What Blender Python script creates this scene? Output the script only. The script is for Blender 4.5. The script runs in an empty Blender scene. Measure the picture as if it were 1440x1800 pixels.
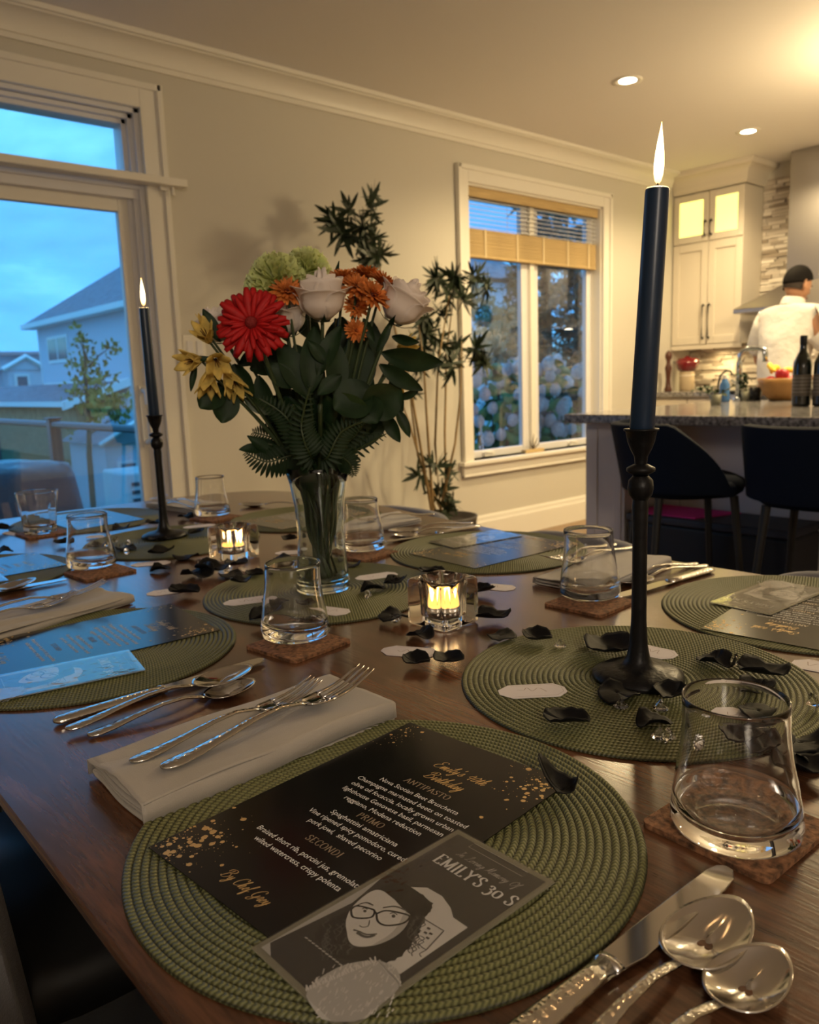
import bpy, math, random
import numpy as np
from mathutils import Vector, Matrix, Euler, noise
random.seed(7)
SC = bpy.context.scene
COL = SC.collection

# ------------------------------------------------------------------ camera
CAMZ = 1.0968
FPX = 1405.19                       # focal length in pixels of the 1440 wide frame
AX = (0.75051143, -0.13429093, 0.6470692)    # world X axis seen by the camera (right, down, forward)
AY = (-0.6599427, -0.10079773, 0.74452364)
AZ = (-0.03475966, -0.98580209, -0.16427416)
cam = bpy.data.cameras.new('camera'); cam_o = bpy.data.objects.new('camera', cam); COL.objects.link(cam_o)
R_ = Matrix(((AX[0], -AX[1], -AX[2]), (AY[0], -AY[1], -AY[2]), (AZ[0], -AZ[1], -AZ[2])))
cam_o.matrix_world = Matrix.Translation((0, 0, CAMZ)) @ R_.to_4x4()
cam.sensor_fit = 'HORIZONTAL'; cam.sensor_width = 36; cam.lens = FPX / 1440 * 36
cam.clip_start = 0.02; cam.clip_end = 400
cam.dof.use_dof = True; cam.dof.focus_distance = 0.72; cam.dof.aperture_fstop = 13
SC.camera = cam_o
SC.view_settings.view_transform = 'Standard'; SC.view_settings.look = 'None'
SC.view_settings.gamma = 1; SC.view_settings.use_curve_mapping = False
SC.view_settings.exposure = 0.80
cy = SC.cycles
cy.use_denoising = True; cy.max_bounces = 12; cy.transmission_bounces = 12; cy.glossy_bounces = 5
cy.transparent_max_bounces = 24; cy.sample_clamp_indirect = 3; cy.sample_clamp_direct = 20
cy.caustics_refractive = True; cy.caustics_reflective = False; cy.blur_glossy = 0.6

# ------------------------------------------------------------------ dusk sky
W_ = bpy.data.worlds.new('dusk_sky'); SC.world = W_; W_.use_nodes = True
nt = W_.node_tree; nt.nodes.clear()
def N(nt, t, **k):
    n = nt.nodes.new(t)
    for a, b in k.items():
        if a.startswith('i_'): n.inputs[int(a[2:]) if a[2:].isdigit() else a[2:]].default_value = b
        else: setattr(n, a, b)
    return n
tc = N(nt, 'ShaderNodeTexCoord'); mp = N(nt, 'ShaderNodeMapping'); mp.inputs['Scale'].default_value = (1.6, 1.6, 5.5)
nz = N(nt, 'ShaderNodeTexNoise'); nz.inputs['Scale'].default_value = 1.7; nz.inputs['Detail'].default_value = 7; nz.inputs['Roughness'].default_value = .55
nz.inputs['Distortion'].default_value = .25
cr = N(nt, 'ShaderNodeValToRGB'); e = cr.color_ramp.elements
e[0].position = .33; e[0].color = (.062, .30, .74, 1); e[1].position = .70; e[1].color = (.20, .72, .98, 1)
m_ = cr.color_ramp.elements.new(.5); m_.color = (.085, .41, .90, 1)
bg = N(nt, 'ShaderNodeBackground'); bg.inputs[1].default_value = 1.15
ow = N(nt, 'ShaderNodeOutputWorld')
nt.links.new(tc.outputs['Generated'], mp.inputs[0]); nt.links.new(mp.outputs[0], nz.inputs[0])
nt.links.new(nz.outputs[0], cr.inputs[0]); nt.links.new(cr.outputs[0], bg.inputs[0]); nt.links.new(bg.outputs[0], ow.inputs[0])

# ------------------------------------------------------------------ room lamps
WARM = (1.0, .755, .40)
def lamp(name, kind, loc, power, color=WARM, size=.1, rot=(0, 0, 0), spot=None, par=None):
    l = bpy.data.lights.new(name, kind); l.energy = power; l.color = color
    if kind == 'AREA': l.shape = 'DISK'; l.size = size; l.spread = math.radians(150)
    else: l.shadow_soft_size = size
    if spot: l.spot_size = math.radians(spot); l.spot_blend = .6
    o = bpy.data.objects.new(name, l); COL.objects.link(o); o.location = loc; o.rotation_euler = rot
    if par: o.parent = par
    return o
POT = [(3.93, 2.63), (5.40, 2.69), (3.93, 1.05), (5.40, .55), (5.40, -.9), (3.93, -.9)]
POT_W = 17.5
lamp('living_room_lamp', 'POINT', (-.9, -1.7, 1.95), 44, (1, .84, .66), .22)
lamp('kitchen_ceiling_lamp', 'POINT', (4.60, 1.30, 2.28), 40, WARM, .12)
lamp('under_cabinet_lamp', 'AREA', (6.26, 3.33, 1.262), 1.3, (1, .74, .34), .16)

# ------------------------------------------------------------------ measuring helpers
def ray(px, py):
    v = (px - 720, py - 900, FPX)
    return Vector((sum(a * b for a, b in zip(v, AX)), sum(a * b for a, b in zip(v, AY)), sum(a * b for a, b in zip(v, AZ))))
TZ = .76
def T(px, py, z=TZ):
    r = ray(px, py); r *= (z - CAMZ) / r.z
    return Vector((r.x, r.y, z))
FWD = Vector((AX[2], AY[2], AZ[2]))
def D(px, py, P, dd=0):
    r = ray(px, py); dep = (Vector(P) - Vector((0, 0, CAMZ))).dot(FWD) + dd
    return r * (dep / r.dot(FWD)) + Vector((0, 0, CAMZ))
def OX(px, py, x):
    r = ray(px, py); return r * (x / r.x) + Vector((0, 0, CAMZ))
def OY(px, py, y):
    r = ray(px, py); return r * (y / r.y) + Vector((0, 0, CAMZ))
def ang(a, b): return math.atan2(b[1] - a[1], b[0] - a[0])

# ------------------------------------------------------------------ materials
def mat(name, col=(.5, .5, .5), rough=.6, metal=0, bump=0, bscale=40, var=0, vscale=6, emit=0, ecol=None, coat=0, trans=0, ior=1.45, spec=.5, stretch=None, sheen=0, bdist=.002, sss=0):
    m = bpy.data.materials.new(name); m.use_nodes = True; nt = m.node_tree
    b = nt.nodes['Principled BSDF']
    b.inputs['Base Color'].default_value = (*col, 1); b.inputs['Roughness'].default_value = rough
    b.inputs['Metallic'].default_value = metal; b.inputs['Coat Weight'].default_value = coat; b.inputs['Coat Roughness'].default_value = .08
    b.inputs['Transmission Weight'].default_value = trans; b.inputs['IOR'].default_value = ior
    b.inputs['Specular IOR Level'].default_value = spec; b.inputs['Sheen Weight'].default_value = sheen
    if sss: b.inputs['Subsurface Weight'].default_value = sss; b.inputs['Subsurface Radius'].default_value = (.01, .008, .005)
    if emit:
        b.inputs['Emission Color'].default_value = (*(ecol or col), 1); b.inputs['Emission Strength'].default_value = emit
    if bump or var:
        tc = N(nt, 'ShaderNodeTexCoord'); src = tc.outputs['Object']
        mp = N(nt, 'ShaderNodeMapping'); mp.inputs['Scale'].default_value = stretch or (1, 1, 1)
        nt.links.new(src, mp.inputs[0]); src = mp.outputs[0]
    if var:
        n = N(nt, 'ShaderNodeTexNoise'); n.inputs['Scale'].default_value = vscale; n.inputs['Detail'].default_value = 5
        r = N(nt, 'ShaderNodeValToRGB'); a, c = r.color_ramp.elements
        a.position = .3; c.position = .7
        a.color = (*[max(0, x * (1 - var)) for x in col], 1); c.color = (*[min(1, x * (1 + var)) for x in col], 1)
        nt.links.new(src, n.inputs[0]); nt.links.new(n.outputs[0], r.inputs[0]); nt.links.new(r.outputs[0], b.inputs['Base Color'])
    if bump:
        n2 = N(nt, 'ShaderNodeTexNoise'); n2.inputs['Scale'].default_value = bscale; n2.inputs['Detail'].default_value = 3
        bp = N(nt, 'ShaderNodeBump'); bp.inputs['Strength'].default_value = bump; bp.inputs['Distance'].default_value = bdist
        nt.links.new(src, n2.inputs[0]); nt.links.new(n2.outputs[0], bp.inputs['Height']); nt.links.new(bp.outputs[0], b.inputs['Normal'])
    return m
def glassmat(name, col=(1, 1, 1), ior=1.48, rough=0):
    m = bpy.data.materials.new(name); m.use_nodes = True; nt = m.node_tree; nt.nodes.clear()
    g = N(nt, 'ShaderNodeBsdfGlass'); g.inputs['Color'].default_value = (*col, 1); g.inputs['IOR'].default_value = ior; g.inputs['Roughness'].default_value = rough
    o = N(nt, 'ShaderNodeOutputMaterial'); nt.links.new(g.outputs[0], o.inputs[0]); return m
def pane(name, col=(1, 1, 1), ior=1.45, boost=1.0, rough=0):
    m = bpy.data.materials.new(name); m.use_nodes = True; nt = m.node_tree; nt.nodes.clear()
    t = N(nt, 'ShaderNodeBsdfTransparent'); t.inputs[0].default_value = (*col, 1)
    g = N(nt, 'ShaderNodeBsdfGlossy'); g.inputs['Roughness'].default_value = rough
    f = N(nt, 'ShaderNodeFresnel'); gm = N(nt, 'ShaderNodeNewGeometry'); mr = N(nt, 'ShaderNodeMapRange'); mr.inputs[3].default_value = ior; mr.inputs[4].default_value = 1 / ior
    nt.links.new(gm.outputs['Backfacing'], mr.inputs[0]); nt.links.new(mr.outputs[0], f.inputs[0])   # same reflectance on both faces of a thin sheet
    mu = N(nt, 'ShaderNodeMath', operation='MULTIPLY'); mu.inputs[1].default_value = boost; mu.use_clamp = True
    x = N(nt, 'ShaderNodeMixShader'); o = N(nt, 'ShaderNodeOutputMaterial')
    nt.links.new(f.outputs[0], mu.inputs[0]); nt.links.new(mu.outputs[0], x.inputs[0]); nt.links.new(t.outputs[0], x.inputs[1]); nt.links.new(g.outputs[0], x.inputs[2]); nt.links.new(x.outputs[0], o.inputs[0])
    return m
def woodmat(name, dark, light, rough=.3, scale=1.0, axis='Y', coat=.0, bump=.15):
    m = bpy.data.materials.new(name); m.use_nodes = True; nt = m.node_tree; b = nt.nodes['Principled BSDF']
    tc = N(nt, 'ShaderNodeTexCoord'); mp = N(nt, 'ShaderNodeMapping')
    s = {'Y': (9, 1.0, 9), 'X': (1.0, 9, 9), 'Z': (9, 9, 1.0)}[axis]; mp.inputs['Scale'].default_value = [v * scale for v in s]
    n = N(nt, 'ShaderNodeTexNoise'); n.inputs['Scale'].default_value = 2.2; n.inputs['Detail'].default_value = 9; n.inputs['Roughness'].default_value = .62; n.inputs['Distortion'].default_value = 1.1
    r = N(nt, 'ShaderNodeValToRGB'); a, c = r.color_ramp.elements; a.position = .34; c.position = .68; a.color = (*dark, 1); c.color = (*light, 1)
    mp2 = N(nt, 'ShaderNodeMapping'); mp2.inputs['Scale'].default_value = [v * scale * (14 if v > 2 else 9) for v in s]
    n2 = N(nt, 'ShaderNodeTexNoise'); n2.inputs['Scale'].default_value = 3; n2.inputs['Detail'].default_value = 4
    mx = N(nt, 'ShaderNodeMix', data_type='RGBA', blend_type='MULTIPLY'); mx.inputs[0].default_value = .55
    r2 = N(nt, 'ShaderNodeValToRGB'); r2.color_ramp.elements[0].position = .35; r2.color_ramp.elements[0].color = (.45, .45, .45, 1); r2.color_ramp.elements[1].position = .55
    bp = N(nt, 'ShaderNodeBump'); bp.inputs['Strength'].default_value = bump; bp.inputs['Distance'].default_value = .0006
    L = nt.links.new
    L(tc.outputs['Object'], mp.inputs[0]); L(mp.outputs[0], n.inputs[0]); L(n.outputs[0], r.inputs[0])
    L(tc.outputs['Object'], mp2.inputs[0]); L(mp2.outputs[0], n2.inputs[0]); L(n2.outputs[0], r2.inputs[0])
    L(r.outputs[0], mx.inputs[6]); L(r2.outputs[0], mx.inputs[7]); L(mx.outputs[2], b.inputs['Base Color'])
    L(n2.outputs[0], bp.inputs['Height']); L(bp.outputs[0], b.inputs['Normal'])
    b.inputs['Roughness'].default_value = rough; b.inputs['Coat Weight'].default_value = coat; b.inputs['Coat Roughness'].default_value = .15
    return m
def matmat(name, col, col2):
    """coiled braid: concentric cords with a herringbone of strands"""
    m = bpy.data.materials.new(name); m.use_nodes = True; nt = m.node_tree; b = nt.nodes['Principled BSDF']; L = nt.links.new
    def M2(op, a, c=None):
        n = N(nt, 'ShaderNodeMath', operation=op)
        for i, v in enumerate((a, c)):
            if v is None: continue
            if isinstance(v, (int, float)): n.inputs[i].default_value = v
            else: L(v, n.inputs[i])
        return n.outputs[0]
    tc = N(nt, 'ShaderNodeTexCoord'); sp = N(nt, 'ShaderNodeSeparateXYZ'); L(tc.outputs['Object'], sp.inputs[0])
    x, y = sp.outputs[0], sp.outputs[1]
    rr = M2('SQRT', M2('ADD', M2('MULTIPLY', x, x), M2('MULTIPLY', y, y)))
    q = M2('DIVIDE', rr, MP); ring = M2('FLOOR', q); fr = M2('FRACT', q)
    th = M2('ARCTAN2', y, x)
    v = M2('ABSOLUTE', M2('SUBTRACT', fr, .5))
    cnt = M2('MULTIPLY', M2('ADD', ring, 1.0), round(2 * math.pi * MP / .0040))
    ph = M2('ADD', M2('MULTIPLY', th, cnt), M2('MULTIPLY', v, 7.0))
    s = M2('MULTIPLY', M2('ADD', M2('SINE', ph), 1.0), .5)
    r = N(nt, 'ShaderNodeValToRGB'); a, c = r.color_ramp.elements; a.position = .05; c.position = .75; a.color = (*col, 1); c.color = (*col2, 1)
    L(s, r.inputs[0])
    gap = M2('POWER', M2('MULTIPLY', v, 2.0), 4.0)
    mx = N(nt, 'ShaderNodeMix', data_type='RGBA'); L(gap, mx.inputs[0]); L(r.outputs[0], mx.inputs[6]); mx.inputs[7].default_value = (*[c_ * .12 for c_ in col], 1)
    L(mx.outputs[2], b.inputs['Base Color'])
    bp = N(nt, 'ShaderNodeBump'); bp.inputs['Strength'].default_value = .7; bp.inputs['Distance'].default_value = .0008
    L(s, bp.inputs['Height']); L(bp.outputs[0], b.inputs['Normal']); b.inputs['Roughness'].default_value = .55
    return m
MP = .19 / 32
K = {}
K['wall'] = mat('wall_paint', (.60, .57, .50), .7, bump=.05, bscale=300)
K['ceiling'] = mat('ceiling_paint', (.80, .77, .75), .8)
K['trim'] = mat('white_trim_paint', (.80, .77, .70), .4)
K['vinyl'] = mat('white_vinyl', (.74, .73, .74), .35)
K['floor'] = woodmat('floor_wood', (.20, .12, .06), (.34, .22, .12), .35, .6, 'Y')
K['table'] = woodmat('walnut_tabletop', (.045, .019, .010), (.185, .078, .036), .22, 1.0, 'Y', coat=.35, bump=.35)
K['dark'] = mat('dark_metal', (.012, .012, .014), .42, .3, bump=.25, bscale=90)
K['iron'] = mat('black_cast_iron', (.006, .006, .007), .38, 0, spec=.25, bump=.6, bscale=60, bdist=.003)
K['candle'] = mat('navy_wax', (.006, .022, .055), .32, bump=.1, bscale=30, sss=.05)
K['candletop'] = mat('pale_wax_rim', (.35, .42, .45), .4)
K['steel'] = mat('polished_steel', (.62, .60, .57), .10, 1)
K['hammer'] = mat('hammered_steel', (.64, .62, .58), .14, 1)
_nt = K['hammer'].node_tree; _v = N(_nt, 'ShaderNodeTexVoronoi'); _v.inputs['Scale'].default_value = 300; _t = N(_nt, 'ShaderNodeTexCoord')
_b = N(_nt, 'ShaderNodeBump'); _b.inputs['Strength'].default_value = .4; _b.inputs['Distance'].default_value = .0008
_nt.links.new(_t.outputs['Object'], _v.inputs[0]); _nt.links.new(_v.outputs[0], _b.inputs['Height']); _nt.links.new(_b.outputs[0], _nt.nodes['Principled BSDF'].inputs['Normal'])
K['linen'] = mat('grey_linen', (.36, .33, .29), .85, bump=.5, bscale=900, var=.06, vscale=14, sheen=.2, bdist=.0006)
K['linen_white'] = mat('white_linen', (.50, .48, .45), .85, bump=.4, bscale=700, bdist=.0006)
K['glass'] = glassmat('clear_glass'); K['glass_vase'] = glassmat('vase_glass', (.95, .98, .97))
K['crystal'] = glassmat('acrylic_crystal', (1, 1, 1), 1.6)
K['cube'] = glassmat('cast_glass', (1, .99, .97), 1.5)
K['pane'] = pane('double_glazing', (.97, .985, 1), 1.52, 2.2)
K['rail_glass'] = pane('railing_glass', (.80, .9, .93), 1.5, 1.0)
K['cork'] = mat('cork', (.20, .095, .045), .8, bump=.9, bscale=380, var=.75, vscale=190, bdist=.0012)
K['mat_near'] = matmat('olive_braid', (.072, .078, .024), (.175, .180, .070))
K['petal'] = mat('black_fabric_petal', (.004, .004, .005), .6, bump=.3, bscale=120, spec=.22)
K['black_card'] = mat('black_menu_card', (.006, .006, .007), .17, spec=.5)
K['print_white'] = mat('white_print', (.75, .75, .75), .6)
K['print_gold'] = mat('gold_foil_print', (.62, .42, .18), .35, .5)
K['tag'] = mat('white_card_stock', (.72, .68, .70), .7)
K['ink'] = mat('brown_ink', (.25, .16, .12), .6)
K['laminate'] = pane('laminate_film', (.96, .96, .96), 1.5, 1.0, .05)
for i_, g_ in enumerate((.015, .035, .09, .22, .42, .62)): K['grey%d' % i_] = mat('photo_grey_%s' % 'abcdef'[i_], (g_, g_ * .98, g_ * .95), .4)
K['chair'] = mat('grey_upholstery', (.17, .165, .175), .9, bump=.5, bscale=400, sheen=.3)
K['navy'] = mat('navy_velvet', (.004, .008, .020), .85, bump=.3, bscale=300, spec=.15)
K['blackwood'] = mat('black_wood', (.008, .008, .008), .5)
K['leaf'] = mat('dark_leaf', (.009, .026, .008), .55, spec=.3, var=.4, vscale=30)
K['leaf2'] = mat('mid_leaf', (.030, .055, .016), .45, var=.4, vscale=30)
K['bamboo_leaf'] = mat('bamboo_leaf', (.016, .030, .010), .5, var=.4, vscale=30)
K['stem'] = mat('green_stem', (.025, .042, .012), .5, var=.3)
K['cane'] = mat('bamboo_cane', (.30, .20, .085), .5, var=.3, vscale=12)
def petalmat(name, col, var, vs, tr=.45):
    m = mat(name, col, .6, var=var, vscale=vs); nt = m.node_tree; b = nt.nodes['Principled BSDF']; o = nt.nodes['Material Output']
    t = N(nt, 'ShaderNodeBsdfTranslucent'); x = N(nt, 'ShaderNodeMixShader'); x.inputs[0].default_value = tr
    src = b.inputs['Base Color'].links[0].from_socket; nt.links.new(src, t.inputs[0])
    nt.links.new(b.outputs[0], x.inputs[1]); nt.links.new(t.outputs[0], x.inputs[2]); nt.links.new(x.outputs[0], o.inputs[0]); return m
K['rose'] = petalmat('ivory_rose_petal', (.92, .84, .78), .05, 20, .28)
K['carn'] = petalmat('pale_green_carnation', (.78, .84, .42), .12, 30)
K['alst'] = petalmat('yellow_lily_petal', (.80, .62, .18), .25, 50, .35)
K['mum'] = petalmat('orange_mum_petal', (.74, .22, .045), .5, 60, .3)
K['gerbera'] = petalmat('red_gerbera_petal', (.50, .008, .010), .3, 40, .25)
K['_old'] = mat('ivory_rose_petal', (.78, .70, .62), .6, sss=.15, var=.08, vscale=20)
K['gerb_core'] = mat('dark_red_disc', (.20, .008, .008), .7, bump=1, bscale=400)
K['mumcore'] = mat('mum_core', (.10, .02, .01), .7)
K['cab'] = mat('cream_cabinet_paint', (.68, .62, .53), .45)
K['island'] = mat('grey_island_paint', (.60, .56, .56), .5)
K['granite'] = mat('speckled_granite', (.20, .19, .19), .12, var=.85, vscale=70)
K['stainless'] = mat('brushed_stainless', (.42, .40, .39), .34, 1, bump=.05, bscale=60, stretch=(1, 1, 40))
K['tile'] = mat('stone_mosaic', (.66, .58, .48), .4)
_n = K['tile'].node_tree; _g = N(_n, 'ShaderNodeNewGeometry'); _r = N(_n, 'ShaderNodeValToRGB'); _r.color_ramp.elements[0].color = (.34, .28, .22, 1); _r.color_ramp.elements[1].color = (.88, .82, .74, 1)
_n.links.new(_g.outputs['Random Per Island'], _r.inputs[0]); _n.links.new(_r.outputs[0], _n.nodes['Principled BSDF'].inputs['Base Color'])
K['grout'] = mat('grout', (.42, .36, .29), .9)
K['litglass'] = mat('lit_cabinet_glass', (.9, .85, .3), .5, emit=.95, ecol=(1.0, .88, .22))
K['bulb'] = mat('lamp_bulb', (1, .9, .7), .5, emit=14, ecol=(1, .86, .60))
K['shirt'] = mat('white_cotton', (.62, .60, .58), .8, bump=1, bscale=9, bdist=.02)
K['skin'] = mat('skin', (.42, .22, .13), .5, sss=.1)
K['hair'] = mat('black_hair', (.006, .005, .005), .8, spec=.15, bump=.8, bscale=160)
K['trousers'] = mat('dark_trousers', (.03, .03, .035), .8)
K['blind'] = mat('bamboo_slat', (.50, .36, .17), .6, var=.25, vscale=10, stretch=(.5, 8, 30))
K['tape'] = mat('ladder_tape', (.62, .50, .30), .8)
K['slat'] = mat('pale_slat', (.80, .80, .82), .4)
# outdoors
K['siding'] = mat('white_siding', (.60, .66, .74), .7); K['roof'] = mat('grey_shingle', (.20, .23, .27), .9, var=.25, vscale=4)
K['redroof'] = mat('reddish_shingle', (.30, .17, .17), .9, var=.2, vscale=4)
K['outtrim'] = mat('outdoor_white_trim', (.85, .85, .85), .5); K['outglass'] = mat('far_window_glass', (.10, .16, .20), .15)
K['deck'] = mat('deck_boards', (.20, .16, .13), .7, var=.2, vscale=8)
K['rail'] = mat('bronze_railing', (.10, .10, .11), .4, .5)
K['cover'] = mat('grey_grill_cover', (.10, .11, .13), .25, bump=.8, bscale=7, bdist=.03)
K['ground'] = mat('lawn_ground', (.05, .09, .03), .95, var=.4, vscale=3)
K['hyd'] = mat('pinkish_white_hydrangea', (.86, .62, .60), .8, bump=1, bscale=90, var=.25, vscale=45, bdist=.01)
K['hydleaf'] = mat('hydrangea_leaf', (.10, .22, .08), .6, var=.4, vscale=10)
K['ever'] = mat('evergreen', (.035, .075, .055), .8, var=.5, vscale=6)
K['bark'] = mat('bark', (.08, .06, .045), .9, bump=.8, bscale=40)
K['autumn'] = mat('autumn_leaf', (.26, .22, .05), .7, var=.4, vscale=5)
K['tan'] = mat('tan_stucco', (.36, .28, .17), .9, var=.2, vscale=3)

# ------------------------------------------------------------------ mesh builder
class MB:
    def __init__(s): s.v = []; s.f = []; s.m = []; s.mx = Matrix.Identity(4)
    def add(s, vs, fs, mi=0):
        o = len(s.v); s.v += [tuple(s.mx @ Vector(v)) for v in vs]; s.f += [tuple(i + o for i in f) for f in fs]; s.m += [mi] * len(fs); return s
    def box(s, c, d, mi=0, rz=0):
        x, y, z = [t / 2 for t in d]; M = Matrix.Translation(c) @ Matrix.Rotation(rz, 4, 'Z')
        vs = [M @ Vector((a * x, b * y, e_ * z)) for a in (-1, 1) for b in (-1, 1) for e_ in (-1, 1)]
        return s.add(vs, [(0, 1, 3, 2), (4, 6, 7, 5), (0, 4, 5, 1), (2, 3, 7, 6), (0, 2, 6, 4), (1, 5, 7, 3)], mi)
    def bx(s, x0, x1, y0, y1, z0, z1, mi=0): return s.box(((x0 + x1) / 2, (y0 + y1) / 2, (z0 + z1) / 2), (abs(x1 - x0), abs(y1 - y0), abs(z1 - z0)), mi)
    def lathe(s, prof, n=32, mi=0, off=None, fac=None):
        vs = []; fs = []
        for r, z in prof:
            for k in range(n):
                a = 2 * math.pi * k / n; q = r * (fac(a, z) if fac else 1); ox, oy, oz = off(q * math.cos(a), q * math.sin(a), z) if off else (0, 0, 0)
                vs.append((q * math.cos(a) + ox, q * math.sin(a) + oy, z + oz))
        for i in range(len(prof) - 1):
            for k in range(n):
                k2 = (k + 1) % n; fs.append((i * n + k, i * n + k2, (i + 1) * n + k2, (i + 1) * n + k))
        return s.add(vs, fs, mi)
    def tube(s, pts, rad, n=8, mi=0, flat=1.0, up=(0, 0, 1), caps=True):
        pts = [Vector(p) for p in pts]; k = len(pts)
        if not hasattr(rad, '__len__'): rad = [rad] * k
        fl = flat if hasattr(flat, '__len__') else [flat] * k
        vs = []; fs = []; up = Vector(up)
        for i, p in enumerate(pts):
            t = (pts[min(i + 1, k - 1)] - pts[max(i - 1, 0)]).normalized()
            a = t.cross(up)
            if a.length < 1e-3: a = t.cross(Vector((1, 0, .01)))
            a.normalize(); b = a.cross(t).normalized()
            for j in range(n):
                q = 2 * math.pi * j / n; vs.append(p + a * (math.cos(q) * rad[i]) + b * (math.sin(q) * rad[i] * fl[i]))
        for i in range(k - 1):
            for j in range(n):
                j2 = (j + 1) % n; fs.append((i * n + j, i * n + j2, (i + 1) * n + j2, (i + 1) * n + j))
        if caps: fs += [tuple(range(n))[::-1], tuple(range((k - 1) * n, k * n))]
        return s.add(vs, fs, mi)
    def prism(s, poly, z0, z1, mi=0):
        n = len(poly); vs = [(x, y, z0) for x, y in poly] + [(x, y, z1) for x, y in poly]
        return s.add(vs, [tuple(range(n))[::-1], tuple(range(n, 2 * n))] + [(i, (i + 1) % n, n + (i + 1) % n, n + i) for i in range(n)], mi)
    def grid(s, fn, nu, nv, mi=0, thick=0):
        P = [[Vector(fn(i / nu, j / nv)) for j in range(nv + 1)] for i in range(nu + 1)]
        vs = [p for r in P for p in r]; w = nv + 1
        fs = [(i * w + j, (i + 1) * w + j, (i + 1) * w + j + 1, i * w + j + 1) for i in range(nu) for j in range(nv)]
        if thick:
            Nn = []
            for i in range(nu + 1):
                for j in range(nv + 1):
                    a = P[min(i + 1, nu)][j] - P[max(i - 1, 0)][j]; b = P[i][min(j + 1, nv)] - P[i][max(j - 1, 0)]
                    c = a.cross(b); Nn.append(c.normalized() if c.length > 1e-12 else Vector((0, 0, 1)))
            o = len(vs); vs += [p - q * thick for p, q in zip(vs, Nn)]
            fs += [tuple(reversed([i + o for i in f])) for f in fs]
            ed = [(i * w, (i + 1) * w) for i in range(nu)] + [((i + 1) * w + nv, i * w + nv) for i in range(nu)] + [(j + 1, j) for j in range(nv)] + [(nu * w + j, nu * w + j + 1) for j in range(nv)]
            fs += [(b, a, a + o, b + o) for a, b in ed]
        return s.add(vs, fs, mi)
    def mesh(s, name, mats, smooth=False, angle=None):
        me = bpy.data.meshes.new(name); me.from_pydata(s.v, [], s.f)
        for m in (mats if isinstance(mats, (list, tuple)) else [mats]): me.materials.append(m)
        me.polygons.foreach_set('material_index', s.m)
        if smooth: me.polygons.foreach_set('use_smooth', [True] * len(s.f))
        me.update()
        if smooth and angle: me.set_sharp_from_angle(angle=math.radians(angle))
        return me
    def obj(s, name, mats, par=None, smooth=False, bevel=0, angle=None, bseg=2, **tags):
        o = bpy.data.objects.new(name, s.mesh(name, mats, smooth, angle)); COL.objects.link(o)
        if par: o.parent = par
        if bevel:
            b = o.modifiers.new('b', 'BEVEL'); b.width = bevel; b.segments = bseg; b.limit_method = 'ANGLE'; b.harden_normals = False
        for k, v in tags.items(): o[k] = v
        return o
def thing(name, label, cat, loc=(0, 0, 0), rz=0, group=None):
    o = bpy.data.objects.new(name, None); COL.objects.link(o); o.location = loc; o.rotation_euler = (0, 0, rz); o.empty_display_size = .05
    return tag(o, label, cat, group)
def tag(o, label, cat, group=None):
    o['label'] = label; o['category'] = cat
    if group: o['group'] = group
    return o
def inst(name, me, par=None, M=None):
    o = bpy.data.objects.new(name, me); COL.objects.link(o)
    if par: o.parent = par
    if M is not None: o.matrix_local = M
    return o
def dup(root, loc=None, rz=None, label=None, group=None, rot=None):
    r = root.copy(); COL.objects.link(r)
    if loc is not None: r.location = loc
    if rz is not None: r.rotation_euler = (0, 0, rz)
    if rot is not None: r.rotation_euler = rot
    if label: r['label'] = label
    if group: r['group'] = group
    for ch in list(root.children):
        c = ch.copy(); COL.objects.link(c); c.parent = r
        for g in list(ch.children):
            d = g.copy(); COL.objects.link(d); d.parent = c
    return r
def align(p, d, roll=0, s=1):
    """matrix with +Z along d at p"""
    q = Vector(d).to_track_quat('Z', 'Y').to_matrix().to_4x4()
    return Matrix.Translation(p) @ q @ Matrix.Rotation(roll, 4, 'Z') @ Matrix.Scale(s, 4)
# ================================================================== ROOM SHELL
YW = 3.646; XK = 6.42; CH = 2.62; XL = -3.2; YB = -3.2
def struct(mb, name, m, par=None, **k):
    o = mb.obj(name, m, par, **k)
    if not par: o['kind'] = 'structure'
    return o
struct(MB().bx(XL, XK, YB, YW, -.06, 0), 'floor', K['floor'])
struct(MB().bx(XL - .1, XK + .1, YB - .1, YW + .14, CH, CH + .1), 'ceiling', K['ceiling'])
DX0, DX1, DZ = -.30, 1.645, 2.33            # patio door opening
WX0, WX1, WZ0, WZ1 = 3.725, 5.13, .555, 2.28  # window opening
w = MB()
for a in ((XL, DX0, 0, CH), (DX0, DX1, DZ, CH), (DX1, WX0, 0, CH), (WX0, WX1, 0, WZ0), (WX0, WX1, WZ1, CH), (WX1, XK, 0, CH)):
    w.bx(a[0], a[1], YW, YW + .14, a[2], a[3])
struct(w, 'wall_front', K['wall'])
struct(MB().bx(XK, XK + .12, YB, YW + .14, 0, CH), 'wall_right', K['wall'])
struct(MB().bx(XL - .12, XL, YB, YW + .14, 0, CH), 'wall_left', K['wall'])
struct(MB().bx(XL - .12, XK + .12, YB - .12, YB, 0, CH), 'wall_back', K['wall'])
def crown_prof(n=9):
    p = [(0, 0), (.012, 0), (.012, .022), (.020, .024)]
    for i in range(n + 1):
        a = math.pi / 2 * i / n; p.append((.020 + .078 * (1 - math.cos(a)), .024 + .070 * math.sin(a)))
    return p + [(.102, .100), (.118, .100), (.118, .120), (0, .120)]
def sweep(mb, prof, fn0, fn1):
    n = len(prof); mb.add([fn0(*q) for q in prof] + [fn1(*q) for q in prof],
        [(i, (i + 1) % n, n + (i + 1) % n, n + i) for i in range(n)] + [tuple(range(n))[::-1], tuple(range(n, 2 * n))]); return mb
cz = CH - .12
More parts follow.
